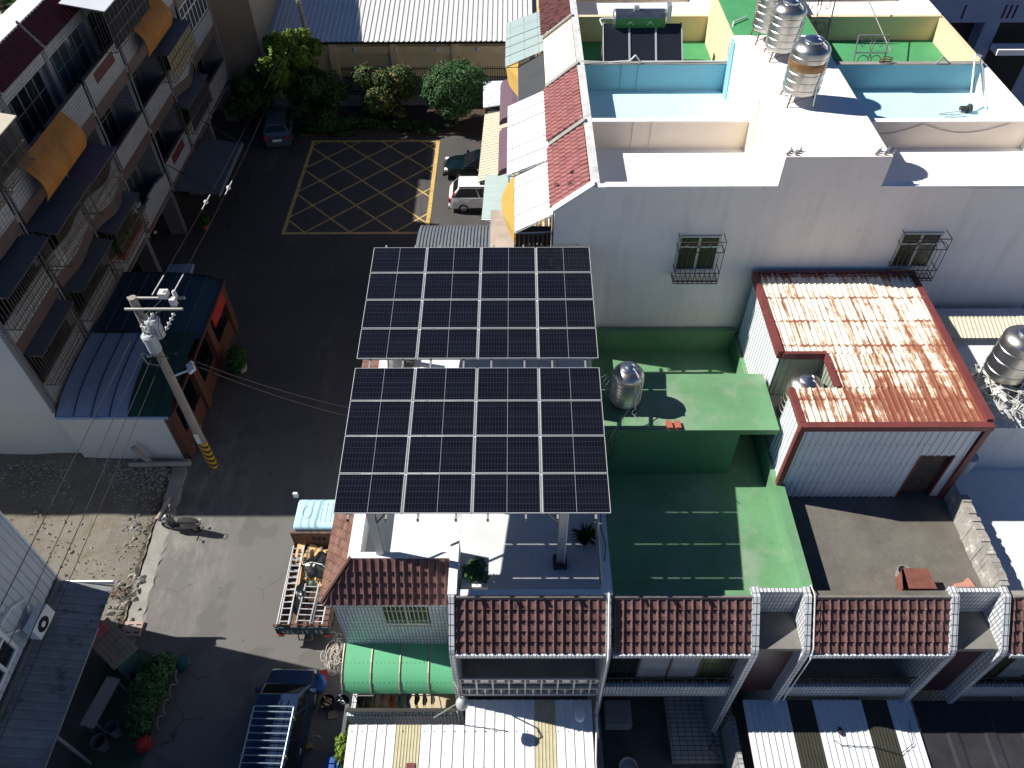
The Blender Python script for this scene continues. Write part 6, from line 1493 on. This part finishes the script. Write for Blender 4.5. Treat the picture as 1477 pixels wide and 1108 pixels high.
def bag(p, r, lab, seed):
    g = random.Random(seed); mb = MB().ball(p, 1, 26, 16, r); off = [g.uniform(0, 6) for _ in range(4)]
    mb.v = [tuple(Vector(p) + (Vector(v) - Vector(p)) * (1 + .16 * math.sin(7 * v[0] * 1.7 + off[0] + v[2] * 9) + .12 * math.sin(11 * v[1] + off[1] + v[0] * 6))) for v in mb.v]
    solo('tarp_bundle', mb, 'black_plastic', lab, 'tarp', 'black plastic bundles on the truck', sm=25)
bag(W_(-.2, -.3, 1.5), (.48, .52, .3), 'large shiny black plastic bundle tied on the boards', 1)
bag(W_(-1.35, .22, 1.25), (.27, .62, .28), 'smaller black plastic bundle between two ladders on the truck', 2)
solo('strap', MB().path([W_(-.15, .3, 1.55), W_(-.22, -.1, 1.86), W_(-.3, -.5, 1.82), W_(-.5, -.9, 1.2)], .02, 6), 'wire_white', 'white strap tied over the large black bundle', 'strap')
solo('gas_bottle', MB().lathe(W_(-.85, -.12, 1.0), [(0, 0), (.11, 0), (.13, .3), (.1, .45), (.05, .5), (0, .52)], 14), mat('bottle_green', (.12, .17, .13), .5), 'small greenish bottle standing between bundle and ladder on the truck', 'bottle', sm=True)

# ------------------------------------------------------------------ scooters
def scooter(lab, loc, rz, m='black_plastic', seatm='dark_metal'):
    t = thing('scooter', lab, 'scooter', loc, 'parked scooters'); t.rotation_euler = (0, 0, rz)
    for x in (-.6, .62):
        n0 = MB().lathe((0, 0, 0), [(.13, -.05), (.22, -.055), (.25, -.03), (.25, .03), (.22, .055), (.13, .05)], 18); w_ = obj('wheel', MB().add([(x + a, c, .25 + b) for a, b, c in n0.v], n0.f), 'black_rubber', t, sm=40, local=True)
        n0 = MB().lathe((0, 0, 0), [(0, -.03), (.13, -.04), (.13, .04), (0, .03)], 14); obj('rim', MB().add([(x + a, c, .25 + b) for a, b, c in n0.v], n0.f), 'rim_grey', w_, local=True)
    sec = lambda x, z0, z1, w: [(x, -w * .7, z0), (x, w * .7, z0), (x, w, (z0 + z1) / 2), (x, w * .75, z1), (x, -w * .75, z1), (x, -w, (z0 + z1) / 2)]
    obj('body', loft([sec(-.92, .62, .74, .07), (sec(-.7, .42, .8, .15)), sec(-.35, .32, .78, .17), sec(-.1, .25, .62, .15), sec(.0, .22, .32, .16), sec(.35, .22, .3, .16)]), m, t, sm=50, local=True)
    obj('apron', loft([[(.3, -.17, .25), (.38, -.17, .25), (.38, .17, .25), (.3, .17, .25)], [(.4, -.2, .65), (.5, -.16, .62), (.5, .16, .62), (.4, .2, .65)], [(.36, -.12, .95), (.46, -.09, .95), (.46, .09, .95), (.36, .12, .95)]]), m, t, sm=50, local=True)
    obj('fender', loft([sec(.42, .42, .5, .07), sec(.6, .5, .56, .08), sec(.82, .4, .46, .06)]), m, t, sm=50, local=True)
    obj('seat', loft([sec(-.85, .8, .86, .1), sec(-.6, .79, .9, .15), sec(-.25, .76, .86, .15), sec(.0, .68, .78, .1)]), seatm, t, sm=50, local=True)
    obj('handlebar', MB().path([(.3, -.34, .98), (.38, -.1, 1.03), (.38, .1, 1.03), (.3, .34, .98)], .022, 6).tube((.42, 0, .9), (.38, 0, 1.03), .05, 8).tube((.62, 0, .25), (.42, 0, .9), .035, 6), 'dark_metal', t, local=True)
    for s_ in (-1, 1):
        obj('mirror', MB().tube((.36, s_ * .2, 1.03), (.34, s_ * .3, 1.24), .008, 5).obox((.33, s_ * .32, 1.27), (.02, .12, .08)), 'steel_grey', t, local=True)
    obj('headlight', MB().ball((.47, 0, .93), .08, 10, 6), 'lamp_clear', t, sm=True, local=True)
    obj('tail_light', MB().box(-.95, -.9, -.07, .07, .64, .72), 'tail_red', t, local=True)
    obj('plate', MB().box(-.97, -.955, -.11, .11, .42, .56), 'lamp_clear', t, local=True)
    obj('rack', MB().path([(-.85, .12, .82), (-1.0, .1, .86), (-1.0, -.1, .86), (-.85, -.12, .82)], .014, 5), 'galvanised', t, local=True)
    return t
scooter('grey and black scooter parked in the sun beside the concrete gutter', (-13.95, 17.35, 0), R(172), 'steel_scooter' if 'steel_scooter' in MATS else mat('steel_scooter', (.13, .133, .137), .3, .3), 'black_rubber')
p = pz(226, 338); scooter('farther dark scooter under the arcade of the tiled row, white plate showing', (p.x - .6, p.y, 0), R(150))
p = pz(208, 396); scooter('nearer dark scooter under the arcade of the tiled row, close to the annex', (p.x - .3, p.y, 0), R(160))
# ================================================================== FRONT YARDS, PATIO AND SMALL THINGS
t = thing('awning', 'green curved sheet awning under the barred window of the corner house', 'awning', (-3.8, 10.3, 3))
P = [(11.02, 3.14), (10.75, 3.12), (10.4, 3.06), (10.1, 2.96), (9.85, 2.8), (9.7, 2.6), (9.64, 2.4)]
x0, x1 = -5.72, -1.95; mb = MB(); n = len(P)
mb.add([(x, y, z) for x in (x0, x1) for y, z in P], [(i, i + 1, n + i + 1, n + i) for i in range(n - 1)]); obj('sheet', mb, 'awning_green', t, sm=60)
mb = MB()
for k in range(5):
    x = x0 + (x1 - x0) * k / 4
    for (ya, za), (yb, zb) in zip(P, P[1:]): mb.tube((x, ya, za + .012), (x, yb, zb + .012), .03, 5)
obj('rib', mb, mat('awning_rib', (.4, .33, .25), .5, .3), t)
mb = MB()
for k in range(26):
    x = x0 + .1 + k * .142
    for i in (2, 4): mb.box(x, x + .02, P[i][0] - .01, P[i][0] + .01, P[i][1] + .004, P[i][1] + .014)
obj('rivets', mb, 'dark_metal', t)['kind'] = 'stuff'
t = thing('patio_wall', 'low tiled patio wall with a row of balusters below the green awning', 'wall', (-3.6, 9.4, 0))
obj('wall', MB().box(-5.55, -1.95, 9.02, 9.2, 0, 2.15).box(-5.55, -5.4, 9.2, 11.0, 0, 1.6), 'white_tile', t)
mb = MB()
for k in range(17): c = (-5.42 + k * .212, 9.11, 2.15); mb.lathe(c, [(.05, 0), (.03, .03), (.06, .12), (.03, .2), (.05, .24)], 10)
obj('baluster', mb, 'ceramic', t)
obj('rail', MB().box(-5.55, -1.95, 9.05, 9.17, 2.39, 2.44), 'dark_metal', t)
obj('floor', MB().box(-5.35, -1.95, 9.2, 11.0, 0.01, .12), mat('patio_floor', (.5, .42, .28), .7), t)
t = thing('drying_rack', 'clothes rail under the green awning', 'clothes rail', (-4.3, 9.9, 0))
obj('rail', MB().tube((-5.4, 9.75, 1.95), (-2.6, 9.75, 1.95), .02, 6), 'galvanised', t)
for x in (-5.4, -2.6): obj('post', MB().tube((x, 9.75, .12), (x, 9.75, 1.95), .02, 6), 'galvanised', t)
CL = [('black', (.02, .02, .022)), ('dark grey', (.06, .06, .065)), ('black and white', (.3, .3, .3)), ('pinkish white', (.6, .45, .45)), ('orange red', (.5, .1, .03)), ('teal', (.02, .18, .22)), ('bright blue', (.02, .16, .42)), ('dark', (.03, .03, .035)), ('grey', (.25, .25, .27)), ('cream', (.6, .5, .36))]
rg7 = random.Random(6)
for k, (nm, c_) in enumerate(CL):
    x = -5.3 + k * .27; y = 9.75 + rg7.uniform(-.03, .03); m_ = mat('cloth_' + nm.replace(' ', '_'), c_, .9, var=.2)
    h = rg7.uniform(.5, .85); mb = MB(); N_ = 10; vs = []
    for i in range(N_ + 1):
        s_ = i / N_; yy = y - .24 + .48 * s_
        for j in range(5): f = j / 4; vs.append((x + .03 * math.sin(s_ * 9 + k) * f + (.012 if j else 0), yy * 1 + (.08 * (s_ - .5)) * f, 1.97 - h * f - .08 * abs(s_ - .5) * (1 - f)))
    q = [(i * 5 + j, i * 5 + j + 1, (i + 1) * 5 + j + 1, (i + 1) * 5 + j) for i in range(N_) for j in range(4)]; mb.add(vs, q); mb.add([(a + .05, b, c) for a, b, c in vs], q)
    solo('garment', mb, m_, '%s garment hanging on the clothes rail under the green awning' % nm, 'clothing', 'laundry under the green awning', sm=True)
t = thing('street_lamp', 'grey dome street lamp on an arm at the corner of the green awning', 'street lamp', (-1.75, 9.0, 4.8))
obj('arm', MB().path([(-1.84, 9.1, 4.6), (-1.84, 8.9, 5.3), (-1.72, 8.65, 5.3), (-1.64, 8.5, 5.05)], .025, 6), 'galvanised', t)
obj('shade', MB().lathe((-1.62, 8.45, 4.72), [(.16, 0), (.19, .03), (.19, .14), (.15, .26), (.07, .34), (0, .36)], 20), mat('lamp_grey', (.42, .44, .44), .4), t, sm=30)
obj('stay', MB().tube((-2.6, 8.6, 3.2), (-1.8, 8.6, 4.4), .02, 5), 'galvanised', t)
def yard_roof(lab, secs, y0f, y1, z0, z1, m, skylights=(), skm='skylight_sheet', pitch=.32, posts=True):
    t = thing('yard_roof', lab, 'roof', (secs[0][0], y1, z1), 'front yard roofs')
    xs = []
    for x0, x1, ya in secs:
        cur = x0
        for a, b in sorted(skylights):
            if a >= x0 and b <= x1: xs.append((cur, a, ya, 0)); xs.append((a, b, ya, 1)); cur = b
        xs.append((cur, x1, ya, 0))
    zf = lambda y: z0 + (z1 - z0) * (y0f - y) / (y0f - y1)
    for kind, nm, mm in ((0, 'sheet', m), (1, 'skylight', skm)):
        mb = MB(); sc_ = MB()
        for x0, x1, ya, k in xs:
            if k != kind or x1 - x0 < .05: continue
            n0 = MB().corr((x0, ya, zf(ya) + .008 * kind), (x1 - x0, 0, 0), (0, y1 - ya, zf(y1) - zf(ya)), pitch if kind == 0 else .1, .03 if kind == 0 else .015); mb.add(n0.v, n0.f)
        if mb.v: obj(nm, mb, mm, t)
    mb = MB(); X0, X1 = secs[0][0], secs[-1][1]; n = round((X1 - X0) / pitch)
    for y in (8.25, 7.2, 6.1):
        for i in range(n): x = X0 + .1 + i * pitch; mb.box(x, x + .03, y, y + .03, zf(y) + .002, zf(y) + .018)
    obj('screws', mb, 'dark_metal', t)['kind'] = 'stuff'
    obj('purlin', MB().box(X0 + .05, X1 - .05, y1 + .1, y1 + .18, z1 - .12, z1 - .03).box(X0 + .05, X1 - .05, 8.3, 8.38, zf(8.34) - .12, zf(8.34) - .03), 'steel_grey', t)
    if posts:
        for x in (X0 + .1, X1 - .1): obj('post', MB().box(x - .05, x + .05, y1 + .1, y1 + .2, 0, z1 - .12), 'steel_grey', t)
    return t
r1 = yard_roof('white ribbed yard roof with two beige skylight strips in front of the corner house', [(-5.25, -1.62, 8.46), (-1.62, 2.35, 9.22)], 9.25, 3.2, 3.02, 2.72, 'yard_sheet', [(-3.75, -3.0), (.55, 1.2)])
r2 = yard_roof('bluish white ribbed yard roof with two dark skylight strips in front of the third house', [(7.15, 12.45, 9.22)], 9.25, 3.2, 3.02, 2.72, 'cool_sheet', [(8.55, 9.35), (10.9, 11.7)], 'skylight_dark', .2)
r3 = yard_roof('dark sheet yard roof in the lower right corner', [(12.52, 19.5, 9.2)], 9.25, 3.2, 3.0, 2.7, mat('dark_poly', (.035, .035, .04), .35, var=.3, scale=1), (), pitch=1.1)
solo('clip_screws', MB().box(-3.35, -3.1, 6.95, 7.35, 2.96, 2.975), 'maroon_trim', 'small rusty patch lying on the white yard roof beside the skylight strip', 'patch')
solo('crumpled_sheet', MB().ball((1.95, 8.75, 3.12), 1, 14, 8, (.18, .26, .12)), 'white_metal', 'crumpled white plastic lying on the white yard roof by the house wall', 'plastic')
solo('vent_flap', MB().ball((9.98, 8.25, 3.06), 1, 10, 6, (.07, .14, .05)), 'dark_void', 'small dark tar blob on the bluish yard roof', 'patch')
solo('cable', MB().path([(9.7, 8.0, 3.05), (9.9, 7.85, 3.03), (10.9, 7.8, 3.04), (11.6, 7.6, 3.04), (12.1, 7.9, 3.05), (12.2, 8.6, 3.06)], .012, 5), 'wire_black', 'dark cable lying across the bluish yard roof', 'cable')
solo('pipe', MB().path([(2.45, 8.7, 3.0), (2.45, 8.2, 2.95), (2.38, 7.4, 2.9), (2.38, 4, 2.8)], .03, 6).path([(2.5, 9.1, 3.3), (2.48, 8.4, 3.1), (2.55, 8.2, 2.6)], .025, 6), 'wire_white', 'white pipe along the right edge of the white yard roof', 'pipe')
t = thing('boundary_wall', 'low tiled wall with a green base between the open court and the bluish yard roof', 'wall', (7.0, 7, 0))
obj('wall', MB().box(6.95, 7.12, 2, 9.1, 0, 1.9), 'left_white_tile', t); obj('base', MB().box(6.9, 6.949, 2, 9.1, 0, .5), 'green_wall', t)
t = thing('boundary_wall', 'low tiled wall between the white yard roof and the open court', 'wall', (2.6, 7, 0))
obj('wall', MB().box(2.5, 2.68, 2, 9.1, 0, 1.9), 'left_white_tile', t)
obj('cap', MB().box(2.47, 2.71, 2, 9.1, 1.9, 1.96), 'pale_concrete', t)
# open court contents, in deep shade
solo('basin', MB().box(3.0, 3.9, 9.2, 10.0, .3, .85).box(3.05, 3.85, 9.25, 9.95, .86, .865), 'steel_grey', 'dim grey wash basin against the side wall of the open court', 'basin')
solo('tub', MB().lathe((3.7, 8.0, 0), [(0, 0), (.25, 0), (.32, .35), (.28, .35), (.24, .05), (0, .05)], 18), 'ceramic', 'pale round tub on the floor of the open court', 'tub', sm=True)
solo('twig_pile', MB().path([(6.6, 9.4, .32), (6.7, 8.9, .35), (6.5, 8.6, .33), (6.8, 8.3, .32)], .02, 5).path([(6.6, 8.8, .34), (6.9, 8.6, .33)], .015, 5), 'rusty_steel', 'small brown twigs on the tiled step of the open court', 'twigs')
# street side objects in front of the corner house
p = pz(485, 945, .2); mb = MB(); rg8 = random.Random(2)
for i in range(34):
    a = rg8.random() * 6.28; r = rg8.uniform(.15, .4); c = Vector((p.x + rg8.gauss(0, .12), p.y + rg8.gauss(0, .18), rg8.uniform(.05, .4)))
    mb.path([c + Vector((r * .6 * math.cos(a + k * .5), r * 1.2 * math.sin(a + k * .5), .03 * math.sin(k))) for k in range(9)], .014, 4)
solo('rope_heap', mb, 'rope', 'tangled heap of pale rope beside the corner of the green awning', 'rope')
p = pz(462, 985, .2)
t = thing('plastic_bag', 'blue and red plastic bag on the road beside the van', 'bag', (p.x, p.y, 0))
mb = MB().ball((p.x, p.y, .22), 1, 14, 8, (.27, .36, .22)); mb.v = [(a, b, c + .05 * math.sin(9 * a + 7 * b)) for a, b, c in mb.v]; obj('bag', mb, 'blue_plastic', t, sm=True)
obj('flap', MB().obox((p.x + .15, p.y + .2, .36), (.24, .4, .05), .3, ('X', .3)), 'red_paint', t)
p = pz(480, 1013, .25)
for k, (dx, lab) in enumerate(((-.18, 'left'), (.36, 'right'))):
    t = thing('crate', 'dark round basket of tools on the road beside the van, %s of two' % lab, 'basket', (p.x + dx, p.y, 0), 'two tool baskets')
    c = (p.x + dx, p.y, 0); obj('basket', MB().lathe(c, [(0, .02), (.2, .0), (.27, .3), (.25, .3), (.19, .05), (0, .06)], 18), 'black_plastic', t, sm=True)
    mb = MB()
    for i in range(9): q = Vector((c[0] + rg8.uniform(-.14, .14), c[1] + rg8.uniform(-.14, .14), .2)); mb.tube(q, q + Vector((rg8.uniform(-.12, .12), rg8.uniform(-.12, .12), .22)), .022, 5)
    obj('tools', mb, ('wood_pale', 'steel_grey')[k], t)
p = pz(480, 1031, .05); solo('cardboard', MB().obox((p.x, p.y, .04), (.34, .26, .06), .2), 'wood_grey', 'brownish flat carton on the road below the tool baskets', 'carton')
p = pz(456, 1071, .3)
t = thing('angle_grinder_stand', 'small stand with a pale wheel ring on the shaded road beside the van', 'stand', (p.x, p.y, 0))
obj('ring', MB().path([(p.x + .22 * math.cos(a), p.y + .16 * math.sin(a), .35 + .16 * math.sin(a)) for a in [k * math.pi / 9 for k in range(19)]], .02, 6).tube((p.x - .2, p.y - .05, .3), (p.x + .2, p.y + .1, .42), .012, 5), 'galvanised', t)
obj('base', MB().obox((p.x - .28, p.y - .05, .1), (.3, .14, .12), .3), mat('brass_ochre', (.4, .24, .05), .5), t)
obj('handle', MB().tube((p.x - .1, p.y, .3), (p.x - .15, p.y + .28, .6), .015, 5), 'galvanised', t)
p = pz(505, 1080, .8)
t = thing('bush', 'small bright green bush at the left edge of the white yard roof', 'bush', (p.x, p.y, 0))
obj('foliage', MB().leaves([((p.x - .1, p.y, 1.0), (.35, .6, .5))], 700, .08, rg8), 'leaf_bright', t); obj('stem', MB().tube((p.x, p.y, 0), (p.x, p.y, .9), .03, 6), 'bark', t)
p = pz(480, 1104, .6); solo('barrel', MB().lathe((p.x, p.y, 0), [(0, 0), (.24, 0), (.27, .1), (.27, .7), (.24, .8), (0, .82)], 20), 'blue_plastic', 'blue plastic barrel at the bottom edge beside the white yard roof', 'barrel', sm=30)
p = pz(500, 1050, .6); solo('sheet_bundle', MB().obox((p.x + .05, p.y, .7), (.12, 1.1, 1.2), 0), 'dark_sheet', 'dark upright sheet leaning at the left side of the white yard roof', 'panel')
p = pz(262, 395, .3)
t = thing('cargo_cart', 'low cart with a pale blue tarp on the dark street beyond the annex', 'cart', (p.x, p.y, 0))
obj('tarp', MB().obox((p.x, p.y, .55), (1.4, .9, .25), .05), mat('tarp_blue', (.22, .28, .42), .6), t, bevel=.08)
obj('body', MB().obox((p.x, p.y, .3), (1.2, .7, .2), .05), 'dark_metal', t)
p = pz(295, 325, .2)
t = thing('potted_plant', 'small plant in a terracotta pot on the dark street by the arcade', 'plant', (p.x, p.y, 0))
obj('pot', MB().lathe((p.x, p.y, 0), [(0, 0), (.2, 0), (.26, .3), (.22, .3), (0, .26)], 16), 'terracotta', t, sm=True); obj('foliage', MB().leaves([((p.x, p.y, .55), (.35, .35, .3))], 260, .1, rg8), 'leaf_mid', t)
for o in bpy.data.objects:
    if '_loc' in o: del o['_loc']
